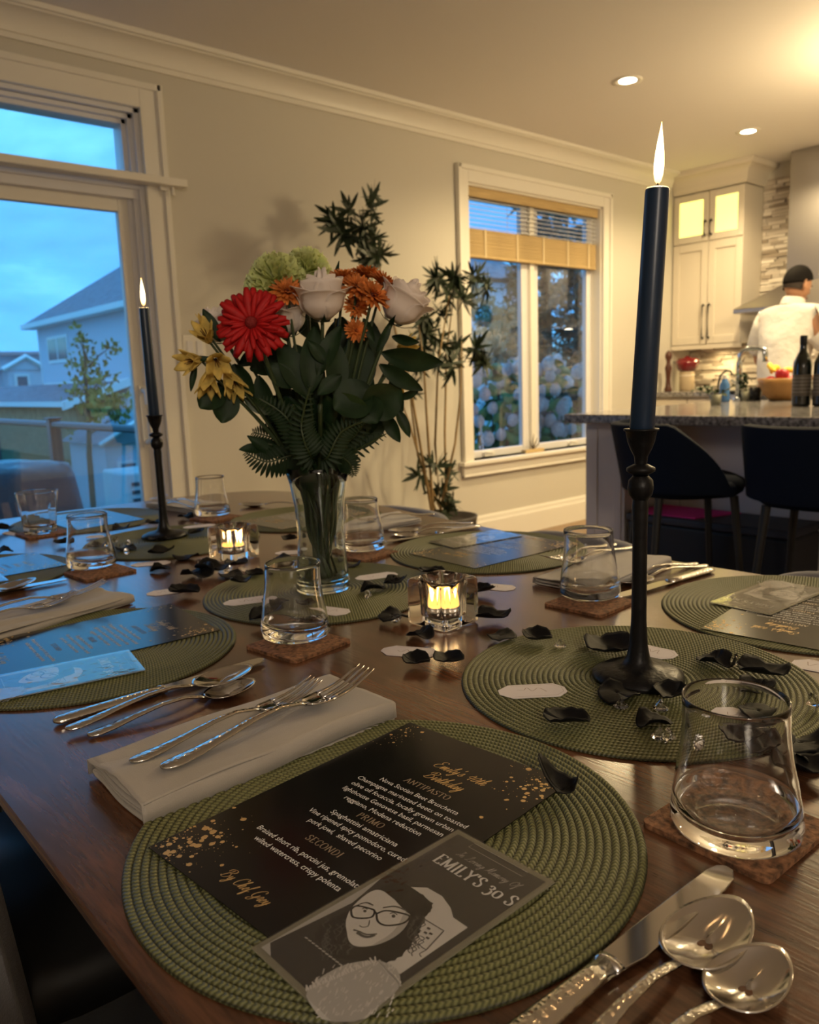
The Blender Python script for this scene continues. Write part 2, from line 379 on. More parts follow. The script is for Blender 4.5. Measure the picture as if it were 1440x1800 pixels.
struct(sweep(MB(), crown_prof(), lambda a, b: (XL, YW - a, cz + b), lambda a, b: (6.05, YW - a, cz + b)), 'trim_1', K['trim'], smooth=True, angle=35)
struct(sweep(MB(), crown_prof(), lambda a, b: (XK - a, YB, cz + b), lambda a, b: (XK - a, 2.3, cz + b)), 'trim_2', K['trim'], smooth=True, angle=35)
bb = [(0, 0), (.016, 0), (.016, .135), (.011, .150), (.009, .170), (.004, .183), (0, .183)]
bo = MB(); sweep(bo, bb, lambda a, b: (DX1 + .1, YW - a, b), lambda a, b: (5.8, YW - a, b)); sweep(bo, bb, lambda a, b: (XL, YW - a, b), lambda a, b: (DX0 - .1, YW - a, b))
struct(bo, 'baseboard_front', K['trim'])

# ---- patio door
dr = MB(); Y0 = YW - .022
def casing(mb, x0, x1, z0, z1, wd, bottom=False, y=YW):
    mb.bx(x0 - wd, x0, y - .022, y + .002, z0, z1 + wd); mb.bx(x1, x1 + wd, y - .022, y + .002, z0, z1 + wd); mb.bx(x0, x1, y - .022, y + .002, z1, z1 + wd)
    mb.bx(x0 - wd - .006, x0 - wd + .02, y - .034, y, z0, z1 + wd + .008); mb.bx(x1 + wd - .02, x1 + wd + .006, y - .034, y, z0, z1 + wd + .008); mb.bx(x0 - wd, x1 + wd, y - .034, y, z1 + wd - .02, z1 + wd + .008)
casing(dr, DX0, DX1, 0, DZ, .1)
d1 = struct(dr, 'door_1', K['trim'], bevel=.003)
fr = MB()
for k_, (in_, yy) in enumerate(((0, .012), (.022, .035), (.042, .058))):   # stepped vinyl frame
    fr.bx(DX1 - in_ - .024, DX1 - in_, YW + yy - .01, YW + .14, 0, DZ - in_)
    fr.bx(DX0 + in_, DX0 + in_ + .024, YW + yy - .01, YW + .14, 0, DZ - in_)
    fr.bx(DX0, DX1, YW + yy - .01, YW + .14, DZ - in_ - .02, DZ - in_)
fr.bx(DX0, DX1, YW + .02, YW + .14, 1.945, 2.045); fr.bx(DX0, DX1, YW + .005, YW + .03, 1.985, 2.01)
fr.bx(DX0, DX1, YW + .03, YW + .12, 0, .05)
struct(fr, 'door_frame', K['vinyl'], d1, bevel=.002)
def sash(mb, x0, x1, z0, z1, y0, y1, w, wb=None):
    wb = wb or w; mb.bx(x0, x0 + w, y0, y1, z0, z1); mb.bx(x1 - w, x1, y0, y1, z0, z1); mb.bx(x0 + w, x1 - w, y0, y1, z1 - w, z1); mb.bx(x0 + w, x1 - w, y0, y1, z0, z0 + wb)
s_ = MB(); sash(s_, .66, 1.600, .05, 1.955, YW + .055, YW + .095, .066, .1); struct(s_, 'sliding_panel', K['trim'], d1, bevel=.004)
s_ = MB(); sash(s_, DX0 + .05, .72, .05, 1.955, YW + .10, YW + .13, .066, .1); struct(s_, 'fixed_panel', K['vinyl'], d1, bevel=.004)
struct(MB().bx(.72, 1.54, YW + .072, YW + .077, .13, 1.895), 'pane', K['pane'], d1)
struct(MB().bx(DX0 + .11, .66, YW + .112, YW + .117, .13, 1.895), 'pane', K['pane'], d1)
struct(MB().bx(DX0 + .06, 1.565, YW + .088, YW + .093, 2.045, 2.29), 'transom_pane', K['pane'], d1)
h_ = MB(); hx = 1.572
h_.tube([(hx, YW + .055, 1.09), (hx, YW + .005, 1.08), (hx - .004, YW - .012, 1.02), (hx - .004, YW - .014, .94), (hx - .002, YW - .008, .86), (hx, YW + .02, .845), (hx, YW + .055, .84)], [.014, .015, .014, .012, .012, .014, .014], 10)
h_.bx(hx - .02, hx + .02, YW + .045, YW + .058, .82, 1.11)
struct(h_, 'door_handle', K['trim'], d1, smooth=True, angle=40)
# blind rail above the door
rp = OY(325, 326, 3.585); rl = tag(MB().bx(-.45, rp.x, 3.555, 3.625, rp.z - .014, rp.z + .020).obj('blind_rail', K['trim'], bevel=.004), 'long white blind track mounted across the patio door below the transom', 'blind track')
rb = MB(); rb.bx(1.70, 1.74, 3.60, 3.648, rp.z - .03, rp.z + .012); rb.tube([(rp.x - .06, 3.59, rp.z - .01), (rp.x - .06, 3.59, rp.z - .05)], [.006, .010], 8); rb.obj('bracket', K['trim'], rl)

# ---- kitchen-side window
wn = MB(); casing(wn, WX0, WX1, WZ0, WZ1, .09)
w1 = struct(wn, 'window_1', K['trim'], bevel=.003)
sl = MB(); sl.bx(WX0 - .125, WX1 + .125, YW - .055, YW + .10, WZ0 - .025, WZ0); sl.bx(WX0 - .10, WX1 + .10, YW - .024, YW, WZ0 - .10, WZ0 - .025); sl.bx(WX0 - .10, WX1 + .10, YW - .030, YW, WZ0 - .10, WZ0 - .085)
struct(sl, 'window_sill', K['trim'], w1, bevel=.004)
jb = MB(); jb.bx(WX0, WX0 + .012, YW, YW + .14, WZ0, WZ1); jb.bx(WX1 - .012, WX1, YW, YW + .14, WZ0, WZ1); jb.bx(WX0, WX1, YW, YW + .14, WZ1 - .012, WZ1)
struct(jb, 'jamb', K['trim'], w1)
for x0, x1 in ((WX0 + .005, 4.392), (4.423, WX1 - .005)):
    s_ = MB(); sash(s_, x0, x1, WZ0 + .001, WZ1 - .001, YW + .075, YW + .115, .072, .05); o = struct(s_, 'window_sash', K['vinyl'], w1, bevel=.005)
    struct(MB().bx(x0 + .065, x1 - .065, YW + .09, YW + .095, WZ0 + .055, WZ1 - .08), 'pane', K['pane'], o)
struct(MB().bx(4.385, 4.43, YW + .05, YW + .13, WZ0, WZ1), 'mullion', K['trim'], w1, bevel=.003)
for xx in (3.95, 4.87):
    c_ = MB(); c_.bx(xx - .05, xx + .05, YW + .05, YW + .08, WZ0 + .01, WZ0 + .035); c_.tube([(xx + .03, YW + .05, WZ0 + .03), (xx - .05, YW + .045, WZ0 + .04)], [.007, .005], 6)
    struct(c_, 'window_crank', K['trim'], w1)
# blind
za = OY(826, 318, 3.70).z; zb = OY(826, 346, 3.70).z; zc = OY(827, 402, 3.70).z; zd = OY(827, 447, 3.70).z
bl = thing('bamboo_blind', 'tan bamboo slat blind drawn up to the top of the kitchen window', 'blind', (4.43, 3.70, zb))
BX0, BX1 = WX0 + .03, WX1 - .025
def bp_(mb, name, m, **k):
    mb.mx = Matrix.Translation((-4.43, -3.70, -zb)); o = mb.obj(name, m, bl, **k); return o
def P0(mb): mb.mx = Matrix.Translation((-4.43, -3.70, -zb)); return mb
P0(MB()).bx(BX0 - .01, BX1 + .01, 3.665, 3.685, zb - .004, za).obj('valance', K['blind'], bl, bevel=.003)
n_ = 7
sm = MB().box((0, 0, 0), (BX1 - BX0, .046, .0028)).mesh('slat', K['slat'])
for i in range(n_):
    inst('slat', sm, bl, Matrix.Translation(((BX0 + BX1) / 2 - 4.43, 0, zc + (zb - zc) * (i + .5) / n_ - zb)) @ Matrix.Rotation(.22, 4, 'X'))
n_ = 16; sm = MB().box((0, 0, 0), (BX1 - BX0, .05, (zc - zd) / n_ * .8)).mesh('stacked_slat', K['blind'])
for i in range(n_):
    inst('stacked_slat', sm, bl, Matrix.Translation(((BX0 + BX1) / 2 - 4.43 + random.uniform(-.002, .002), random.uniform(-.002, .002), zd + (zc - zd) * (i + .5) / n_ - zb)))
P0(MB()).bx(BX0, BX1, 3.672, 3.728, zd - .022, zd - .001).obj('bottom_rail', K['blind'], bl, bevel=.004)
for f_ in (.12, .35, .55, .75, .93):
    xx = BX0 + (BX1 - BX0) * f_
    P0(MB()).bx(xx - .009, xx + .009, 3.6695, 3.6725, zd - .02, zc).obj('ladder_tape', K['tape'], bl)
for f_ in (.3, .78):
    xx = BX0 + (BX1 - BX0) * f_; P0(MB()).tube([(xx, 3.70, zb), (xx, 3.70, zc)], .0015, 5).obj('cord', K['tape'], bl)
# ornament on the sill
og = thing('sill_ornament', 'small driftwood twig ornament on a block on the window sill', 'ornament', (4.36, YW + .02, WZ0))
MB().bx(-.10, .10, -.02, .02, 0, .025).obj('block', K['blind'], og, bevel=.003)
t_ = MB()
for dx, dz in ((-.03, .09), (.01, .13), (.05, .10), (.08, .07)): t_.tube([(.0, 0, .024), (dx * .6, .005, dz * .6), (dx, 0, dz)], [.005, .004, .0015], 5)
t_.obj('twig', K['bark'], og)
# switch plate
sp = thing('light_switch', 'white double light switch plate on the wall beside the patio door', 'light switch', (1.826, YW, 1.28))
MB().bx(-.058, .058, -.007, 0, -.06, .06).obj('plate', K['trim'], sp, bevel=.003)
for dx in (-.025, .025): MB().bx(dx - .016, dx + .016, -.011, -.006, -.033, .033).obj('rocker', K['vinyl'], sp, bevel=.002)

# ---- pot lights
for i, (x, y) in enumerate(POT):
    lb = ['recessed ceiling light nearest the crown moulding, left of the candle flame' if 0 else 'round recessed ceiling light over the near side of the island', 'round recessed ceiling light in front of the glass-fronted cabinet', 'recessed ceiling light over the middle of the island', 'recessed ceiling light over the kitchen aisle by the counter', 'recessed ceiling light over the aisle, farthest from the window wall', 'recessed ceiling light over the island end farthest from the window'][i]
    t = thing('recessed_light', lb, 'ceiling light', (x, y, CH), 0, 'recessed ceiling lights')
    MB().lathe([(.045, -.001), (.060, -.005), (.074, -.005), (.078, 0)], 40).obj('trim_ring', K['trim'], t, smooth=True)
    MB().lathe([(.0005, -.0035), (.03, -.004), (.046, -.0015)], 24).obj('lens', K['bulb'], t)
    lamp('pot_lamp', 'SPOT', (x, y, CH - .03), POT_W * 3.2, WARM, .05, (0, 0, 0), 150, t).location = (0, 0, -.03)
t = thing('ceiling_fixture', 'warm round ceiling fixture above the island just outside the view', 'ceiling light', (4.55, 1.15, CH))
MB().lathe([(.0005, -.02), (.14, -.02), (.15, 0)], 32).obj('canopy', K['dark'], t); MB().lathe([(.0005, -.13), (.08, -.12), (.12, -.08), (.13, -.02)], 32).obj('shade', K['lampshade'] if 'lampshade' in K else K['bulb'], t, smooth=True)

# ================================================================== KITCHEN
CT = .92
sb = MB(); rng = random.Random(3)
def mosaic(mb, y0, y1, z0, z1):
    z = z0
    while z < z1:
        h = rng.choice((.016, .022, .030)); y = y0
        while y < y1:
            L_ = rng.uniform(.06, .17); d = rng.uniform(.004, .026)
            mb.bx(XK - d, XK, y, min(y + L_ - .002, y1), z, z + h - .003); y += L_
        z += h
mosaic(sb, 2.0, 3.05, .95, 2.5); mosaic(sb, 3.05, 3.64, .95, 1.27); mosaic(sb, 1.2, 2.0, .95, 1.5)
o = sb.obj('mosaic_tiles', K['tile']); o['kind'] = 'structure'; o.name = 'trim_3'
base = thing('base_cabinet_run', 'cream base cabinets under the granite counter by the back wall', 'cabinet', (6.12, 3.3, 0))
def loc(mb, o): mb.mx = Matrix.Translation(-Vector(o.location)); return mb
for y0, y1 in ((3.02, 3.63), (1.3, 2.2), (.4, 1.29)):
    loc(MB(), base).bx(5.84, 6.418, y0, y1, .08, .88).obj('carcass', K['cab'], base)
    for k in range(2):
        ya = y0 + (y1 - y0) * k / 2 + .004; yb = y0 + (y1 - y0) * (k + 1) / 2 - .004
        loc(MB(), base).bx(5.82, 5.84, ya, yb, .10, .86).obj('door', K['cab'], base, bevel=.003)
for y0, y1 in ((3.015, 3.645), (.4, 2.2)):
    tag(MB().bx(5.79, 6.42, y0, y1, .881, CT).obj('back_counter', K['granite'], bevel=.005), 'granite counter under the glass-fronted cabinet' if y1 > 3 else 'granite counter run on the far side of the stove', 'countertop')
rg = thing('kitchen_range', 'stainless cooking range under the hood behind the person', 'stove', (6.1, 2.6, 0))
loc(MB(), rg).bx(5.80, 6.41, 2.21, 3.01, .02, .90).obj('body', K['stainless'], rg, bevel=.005)
loc(MB(), rg).bx(5.79, 6.41, 2.21, 3.01, .901, .925).obj('cooktop', K['dark'], rg, bevel=.004)
for y in (2.4, 2.6, 2.8): loc(MB(), rg).tube([(5.80, y, .84), (5.76, y, .84)], .02, 14).obj('knob', K['dark'], rg)
loc(MB(), rg).tube([(5.76, 2.28, .76), (5.76, 2.94, .76)], .011, 10).obj('handle', K['stainless'], rg)
# tall cabinet
cb = thing('wall_cabinet', 'tall cream cabinet with two small lit glass doors at its top', 'cabinet', (6.26, 3.34, 1.285))
C_ = lambda: loc(MB(), cb)
C_().bx(6.12, 6.418, 3.055, 3.643, 1.285, 2.46).obj('carcass', K['cab'], cb)
C_().bx(6.10, 6.13, 3.05, 3.64, 1.25, 1.285).obj('light_rail', K['cab'], cb, bevel=.003)
def shaker(y0, y1, z0, z1, w, glass=False):
    m = C_(); x0, x1 = 6.098, 6.12
    m.bx(x0, x1, y0, y0 + w, z0, z1); m.bx(x0, x1, y1 - w, y1, z0, z1); m.bx(x0, x1, y0 + w, y1 - w, z0, z0 + w * 1.1); m.bx(x0, x1, y0 + w, y1 - w, z1 - w * 1.1, z1)
    o = m.obj('door', K['cab'], cb, bevel=.003)
    if glass: C_().bx(6.108, 6.112, y0 + w, y1 - w, z0 + w, z1 - w).obj('lit_pane', K['litglass'], o)
    else: C_().bx(6.110, 6.12, y0 + w, y1 - w, z0 + w, z1 - w).obj('door_panel', K['cab'], o)
    return o
for y0, y1, s in ((3.335, 3.636, -1), (3.052, 3.329, 1)):
    o1 = shaker(y0, y1, 2.085, 2.455, .048, True); o2 = shaker(y0, y1, 1.29, 2.078, .055)
    yh = y0 + .022 if s < 0 else y1 - .022
    for oo, za_, zb_ in ((o1, 2.12, 2.24), (o2, 1.33, 1.60)):
        m = C_(); m.tube([(6.085, yh, za_), (6.070, yh, za_ + .012), (6.070, yh, zb_ - .012), (6.085, yh, zb_)], .006, 8); m.tube([(6.099, yh, za_ + .01), (6.070, yh, za_ + .01)], .005, 8); m.tube([(6.099, yh, zb_ - .01), (6.070, yh, zb_ - .01)], .005, 8)
        m.obj('handle', K['dark'], oo)
cc = C_(); pr = [(0, 0), (.012, 0), (.012, .02)] + [(.02 + .07 * (1 - math.cos(a)), .03 + .09 * math.sin(a)) for a in [math.pi / 2 * i / 8 for i in range(9)]] + [(.10, .135), (.10, .157), (0, .157)]
sweep(cc, pr, lambda a, b: (6.10 - a, 3.045 - a, 2.462 + b), lambda a, b: (6.10 - a, 3.64, 2.462 + b)); sweep(cc, pr, lambda a, b: (6.10 - a, 3.045 - a, 2.462 + b), lambda a, b: (6.415, 3.045 - a, 2.462 + b))
cc.obj('cornice', K['cab'], cb, smooth=True, angle=35)
# hood
hd = thing('range_hood', 'stainless chimney range hood above the stove', 'range hood', (6.2, 2.62, 1.5))
H_ = lambda: loc(MB(), hd)
H_().bx(6.15, 6.40, 2.50, 2.74, 1.69, CH - .002).obj('chimney', K['stainless'], hd, bevel=.004)
H_().bx(5.93, 6.40, 2.21, 3.03, 1.495, 1.525).obj('lip', K['stainless'], hd, bevel=.003)
m = H_(); m.add([(5.93, 2.21, 1.526), (6.40, 2.21, 1.526), (6.40, 3.03, 1.526), (5.93, 3.03, 1.526), (6.15, 2.50, 1.70), (6.40, 2.50, 1.70), (6.40, 2.74, 1.70), (6.15, 2.74, 1.70)],
      [(3, 2, 1, 0), (4, 5, 6, 7), (0, 1, 5, 4), (1, 2, 6, 5), (2, 3, 7, 6), (3, 0, 4, 7)]); m.obj('canopy', K['stainless'], hd)
for y in (2.40, 2.84): H_().lathe([(.0005, 0), (.03, 0), (.032, .004)], 20, off=lambda x, y_, z, y=y: (6.03, y, 1.490)).obj('hood_lamp', K['bulb'], hd)
lamp('hood_light', 'SPOT', (6.05, 2.62, 1.48), 8, WARM, .04, (0, 0, 0), 140)
# island
il = thing('kitchen_island', 'grey panelled kitchen island with knee space behind the bar stools', 'kitchen island', (3.55, .8, 0))
I_ = lambda: loc(MB(), il)
I_().bx(3.27, 4.22, -.6, 2.17, .0, .879).obj('body', K['island'], il, bevel=.004)
m = I_(); m.bx(2.97, 3.268, 1.985, 2.19, 0, .879); m.bx(2.965, 2.97, 2.00, 2.04, .02, .85); pst = m.obj('end_post', K['island'], il, bevel=.003)
for yy in (2.125,): I_().bx(2.9645, 2.9695, yy, 2.185, .06, .85).obj('post_moulding', K['island'], il, bevel=.002)
for y0, y1 in ((-.58, .12), (.14, .82), (.84, 1.96)):
    m = I_(); m.bx(3.252, 3.269, y0, y0 + .07, .1, .86); m.bx(3.252, 3.269, y1 - .07, y1, .1, .86); m.bx(3.252, 3.269, y0 + .07, y1 - .07, .80, .86); m.bx(3.252, 3.269, y0 + .07, y1 - .07, .1, .17); m.obj('panel_frame', K['island'], il, bevel=.003)
I_().bx(3.26, 3.30, -.58, 1.98, 0, .07).obj('toe_kick', K['dark'], il)
tag(MB().bx(2.84, 4.26, -.62, 2.212, .881, CT).obj('island_countertop', K['granite'], bevel=.006), 'speckled dark granite slab on top of the kitchen island', 'countertop')

# bar stools
def shell_stool():
    t = thing('bar_stool', 'x', 'bar stool', (0, 0, 0)); t['group'] = 'navy bar stools at the island'
    def prof(u, v):  # u around the back (-1..1), v up
        a = (u - .5) * math.radians(236); c = math.cos(a)
        top = .205 * max(0, min(1, (c + .38) / .85)) ** .8 + .035
        r = .235 + .02 * v
        x = -c * r * .92; y = math.sin(a) * r * 1.0
        return (x - .035 * v * max(0, c), y, .675 + v * top + (0 if v > .02 else 0))
    m = MB(); m.grid(prof, 40, 8, thick=.035); m.obj('back_shell', K['navy'], t, smooth=True, bevel=.008)
    def fc(a, z): c = abs(math.cos(a)) ** 3 + abs(math.sin(a)) ** 3; return 1 / c ** (1 / 3.0)
    MB().lathe([(.001, .640), (.15, .640), (.20, .648), (.225, .664), (.235, .688), (.228, .708), (.20, .720), (.001, .725)], 40, fac=lambda a, z: .94 * fc(a, z)).obj('seat', K['navy'], t, smooth=True)
    for sx, sy in ((1, 1), (1, -1), (-1, 1), (-1, -1)):
        MB().tube([(sx * .15, sy * .15, .65), (sx * .21, sy * .21, 0)], [.017, .009], 10).obj('leg', K['blackwood'], t)
    m = MB(); q = .19; z = .22
    for a, b in (((q, q), (q, -q)), ((q, -q), (-q, -q)), ((-q, -q), (-q, q)), ((-q, q), (q, q))): m.tube([(*a, z), (*b, z)], .007, 8)
    m.obj('foot_rail', K['blackwood'], t)
    return t
s1 = shell_stool(); s1.scale = (.88, .88, 1); s1.location = (2.68, 1.535, 0); s1.rotation_euler = (0, 0, math.radians(-42)); s1['label'] = 'navy bar stool turned sideways at the window end of the island'
s2 = dup(s1, (2.70, 1.05, 0), math.radians(4), 'navy bar stool with square back, seen straight from behind at the island')
# ottoman with pink mat
ob = thing('storage_box', 'long black storage box with a flat lid standing under the island overhang', 'storage box', (3.09, 1.625, 0))
MB().bx(-.13, .15, -.36, .34, .02, .455).obj('body', K['dark'], ob, bevel=.012)
MB().bx(-.135, .155, -.365, .345, .456, .49).obj('lid', mat('blue_black_lid', (.02, .022, .035), .5), ob, bevel=.01)
for a, b in ((-.11, -.33), (.12, -.33), (-.11, .31), (.12, .31)): MB().box((a, b, .01), (.03, .03, .02)).obj('foot', K['dark'], ob)
MB().bx(-.139, -.134, -.06, .06, .25, .27).obj('latch', K['steel'], ob)
m = MB(); m.prism([(2.985, 1.66), (3.22, 1.58), (3.225, 1.955), (2.975, 1.95)], .4905, .4945)
tag(m.obj('pink_mat', mat('magenta_felt', (.75, .04, .32), .8), bevel=.001), 'bright magenta mat lying on the black storage box', 'mat')

# things on the island
def TI(px, py):
    p = T(px, py, CT)
    if p.x > 4.19: k = 4.19 / p.x; p.x *= k; p.y *= k
    return p
def bottle(name, label, p, lab):
    t = thing(name, label, 'wine bottle', p, 0, 'dark wine bottles on the island')
    MB().lathe([(.001, .004), (.030, 0), (.0375, .004), (.038, .012), (.038, .17), (.036, .19), (.026, .215), (.0155, .235), (.0140, .25), (.0138, .262)], 32).obj('body', mat('dark_bottle_glass', (.006, .008, .006), .08, coat=.5), t, smooth=True)
    MB().lathe([(.0145, .2625), (.0150, .264), (.0150, .298), (.0135, .302), (.001, .302)], 24).obj('foil_cap', K['dark'], t, smooth=True)
    MB().lathe([(.0384, .045), (.0386, .046), (.0386, .135), (.0384, .136)], 40).obj('paper_label', lab, t, smooth=True)
    tx = MB()
    for i in range(5): tx.lathe([(.03875, .120 - i * .015), (.03875, .123 - i * .015)], 40)
    tx.obj('label_lines', K['grey3'], t)
    return t
lb_ = mat('dark_label', (.10, .085, .07), .6)
bottle('wine_bottle', 'dark wine bottle standing between the fruit bowl and the other bottle', T(1408, 714, CT), lb_)
bottle('wine_bottle', 'dark wine bottle farthest from the fruit bowl at the edge of view', T(1445, 714, CT), lb_)
p = T(1374, 704, CT)
fb = thing('fruit_bowl', 'tan wooden bowl heaped with fruit on the island', 'bowl', p); fb.scale = (1.22, 1.22, 1.15)
MB().lathe([(.001, .0), (.045, 0), (.05, .004), (.075, .035), (.092, .075), (.097, .10), (.092, .10), (.086, .075), (.068, .038), (.04, .012), (.001, .010)], 40).obj('shell', mat('bowl_wood', (.42, .22, .07), .45, var=.2, vscale=12), fb, smooth=True)
ap = MB().lathe([(.001, .006), (.02, .0), (.034, .012), (.04, .035), (.036, .06), (.022, .070), (.008, .068), (.001, .060)], 24).mesh('apple', mat('apple_skin', (.40, .02, .03), .3, var=.3, vscale=30), True)
for k, (a, b, c) in enumerate(((-.045, .03, .055), (-.02, -.045, .058), (.03, .045, .05), (-.005, 0, .088), (-.05, -.02, .092))):
    o = inst('apple', ap); o.location = p + Vector((a * 1.1, b * 1.1, c + .012)); o.scale = (.8, .8, .8); o.rotation_euler = (random.uniform(-.4, .4), random.uniform(-.4, .4), k)
    tag(o, 'red apple in the wooden fruit bowl, ' + ('at its window side rim', 'towards the wine bottles', 'at the far rim by the bananas', 'on top in the middle', 'on top at the near rim')[k], 'apple', 'red apples in the fruit bowl')
for k in range(3):
    a0 = k * .25; m = MB(); m.tube([(.075 * math.cos(a0 + q * .24 - .6) , .075 * math.sin(a0 + q * .24 - .6), .016 * math.sin(q * .7)) for q in range(8)], [.003, .010, .014, .0155, .0155, .014, .009, .003], 8)
    o = m.obj('banana', mat('banana_skin', (.85, .55, .05), .45), smooth=True); o.location = p + Vector((.02, -.035 + k * .02, .125 + .01 * k)); o.rotation_euler = (.25, -.2, .6 + .5 * k)
    tag(o, ('lowest', 'middle', 'topmost')[k] + ' of the yellow bananas on top of the fruit bowl', 'banana', 'bananas in the fruit bowl')
CHR = mat('chrome', (.55, .60, .66), .12, 1)
fp = TI(1298, 703)
fc_ = thing('kitchen_faucet', 'tall chrome faucet with a squared spout at the island sink', 'faucet', (fp.x, fp.y, CT))
q = MB(); d = Vector((.25, -.97, 0)); q.tube([(0, 0, 0), (0, 0, .2), (0, 0, .235)] + [tuple(d * a + Vector((0, 0, b))) for a, b in ((.015, .26), (.04, .272), (.095, .272), (.12, .262), (.127, .24), (.127, .20))], [.017, .015, .014, .013, .013, .013, .014, .015, .015], 12); q.obj('spout', CHR, fc_, smooth=True)
MB().lathe([(.001, 0), (.028, 0), (.028, .01), (.018, .02)], 20).obj('base', CHR, fc_, smooth=True)
MB().tube([(0, .0, .08), (.02, .05, .11)], [.009, .006], 8).obj('lever', CHR, fc_)
tp = TI(1262, 700); tt = thing('filter_tap', 'slim dark gooseneck water tap on the island behind the herbs', 'faucet', (tp.x, tp.y, CT))
MB().tube([(0, 0, 0), (0, 0, .09), (.005, -.01, .135), (.01, -.035, .16), (.012, -.06, .158)] + [(.012, -.072, .14)], .005, 8).obj('neck', K['dark'], tt, smooth=True); MB().lathe([(.001, 0), (.016, 0), (.016, .02), (.006, .03)], 16).obj('base', K['dark'], tt)
sp_ = TI(1288, 706); t = thing('soap_bottle', 'blue bottle of dish soap beside the chrome faucet', 'bottle', sp_ + Vector((-.03, .03, 0)))
MB().lathe([(.001, 0), (.024, 0), (.026, .01), (.025, .09), (.014, .115), (.011, .12)], 20).obj('body', mat('blue_plastic', (.06, .16, .38), .25), t, smooth=True); MB().lathe([(.011, .1205), (.013, .122), (.012, .14), (.001, .142)], 16).obj('cap', K['trim'], t)
def herb(px, py, lab, hgt, sc):
    p = TI(px, py); t = thing('potted_herb', lab, 'potted plant', p, 0, 'potted herbs on the island')
    MB().lathe([(.001, 0), (.022, 0), (.030, .05), (.026, .05), (.02, .045), (.001, .044)], 20).obj('pot', mat('pot_glaze', (.30, .30, .22), .4), t, smooth=True)
    lf = MB().grid(lambda u, v: ((v - .5) * .022 * math.sin(math.pi * max(.04, min(.98, u))), u * .035, .006 * math.sin(u * 3)), 4, 2).mesh('leaf', K['leaf2'], True)
    r_ = random.Random(px)
    for i in range(5):
        dx, dy = r_.uniform(-.05, .05) * sc, r_.uniform(-.05, .05) * sc; h = hgt * r_.uniform(.6, 1)
        MB().tube([(0, 0, .04), (dx * .5, dy * .5, .04 + h * .5), (dx, dy, .04 + h)], .0018, 5).obj('sprig', K['stem'], t)
        for j in range(6):
            f = .3 + .7 * j / 5; inst('leaf', lf, t, Matrix.Translation((dx * f, dy * f, .04 + h * f)) @ Euler((r_.uniform(-.5, .7), r_.uniform(-.5, .5), r_.uniform(0, 6.28))).to_matrix().to_4x4())
herb(1312, 704, 'leafy green herb in a small pot right beside the faucet', .11, 1)
herb(1258, 712, 'low trailing herb in a small pot left of the faucet', .05, 1.6)
t = thing('black_cup', 'small black cup between the herbs and the fruit bowl', 'cup', TI(1328, 703))
MB().lathe([(.001, 0), (.026, 0), (.03, .07), (.027, .07), (.024, .006), (.001, .006)], 24).obj('body', K['dark'], t, smooth=True); MB().tube([(.028, 0, .055), (.048, 0, .05), (.046, 0, .022), (.027, 0, .018)], .004, 8).obj('handle', K['dark'], t)
# back-counter things
t = thing('canister', 'cream ceramic canister under the red pot on the back counter', 'canister', (6.14, 3.515, CT))
MB().lathe([(.001, 0), (.055, 0), (.06, .008), (.06, .15), (.055, .158), (.001, .158)], 32).obj('body', mat('tan_ceramic', (.42, .33, .22), .5), t, smooth=True); MB().lathe([(.061, .12), (.063, .124), (.061, .128)], 32).obj('lid_ring', K['cab'], t)
t = thing('red_pot', 'red enamel pot with two handles set on the cream canister', 'pot', (6.14, 3.515, CT + .1585)); t.scale = (1.2, 1.2, .95)
MB().lathe([(.001, 0), (.045, 0), (.062, .015), (.072, .06), (.074, .095), (.068, .095), (.06, .02), (.001, .008)], 32).obj('body', mat('red_enamel', (.16, .006, .010), .18, coat=.6), t, smooth=True)
MB().lathe([(.073, .096), (.060, .108), (.02, .115), (.012, .13), (.001, .132)], 32).obj('lid', mat('red_enamel_lid', (.16, .006, .010), .18, coat=.6), t, smooth=True)
for s in (-1, 1): MB().tube([(0, s * .07, .075), (-.015, s * .098, .082), (.015, s * .098, .082), (0, s * .072, .075)], .005, 8).obj('handle', K['steel'], t)
t = thing('pepper_mill', 'tall turned dark wood pepper mill on the counter behind the candle', 'pepper mill', (5.88, 3.53, CT))
MB().lathe([(.001, 0), (.030, 0), (.031, .02), (.022, .045), (.018, .10), (.024, .16), (.028, .19), (.018, .22), (.016, .245), (.026, .27), (.028, .29), (.018, .315), (.007, .325), (.001, .328)], 28).obj('body', woodmat('dark_mill_wood', (.05, .015, .008), (.10, .035, .02), .25), t, smooth=True)
for y, z in ((3.25, 1.10),):
    t = thing('wall_outlet', 'cream power outlet in the tiled backsplash below the cabinet', 'outlet', (XK - .026, y, z)); MB().bx(-.006, 0, -.036, .036, -.058, .058).obj('plate', K['cab'], t, bevel=.002); MB().bx(-.008, -.005, -.015, .015, -.03, .03).obj('socket', K['trim'], t)
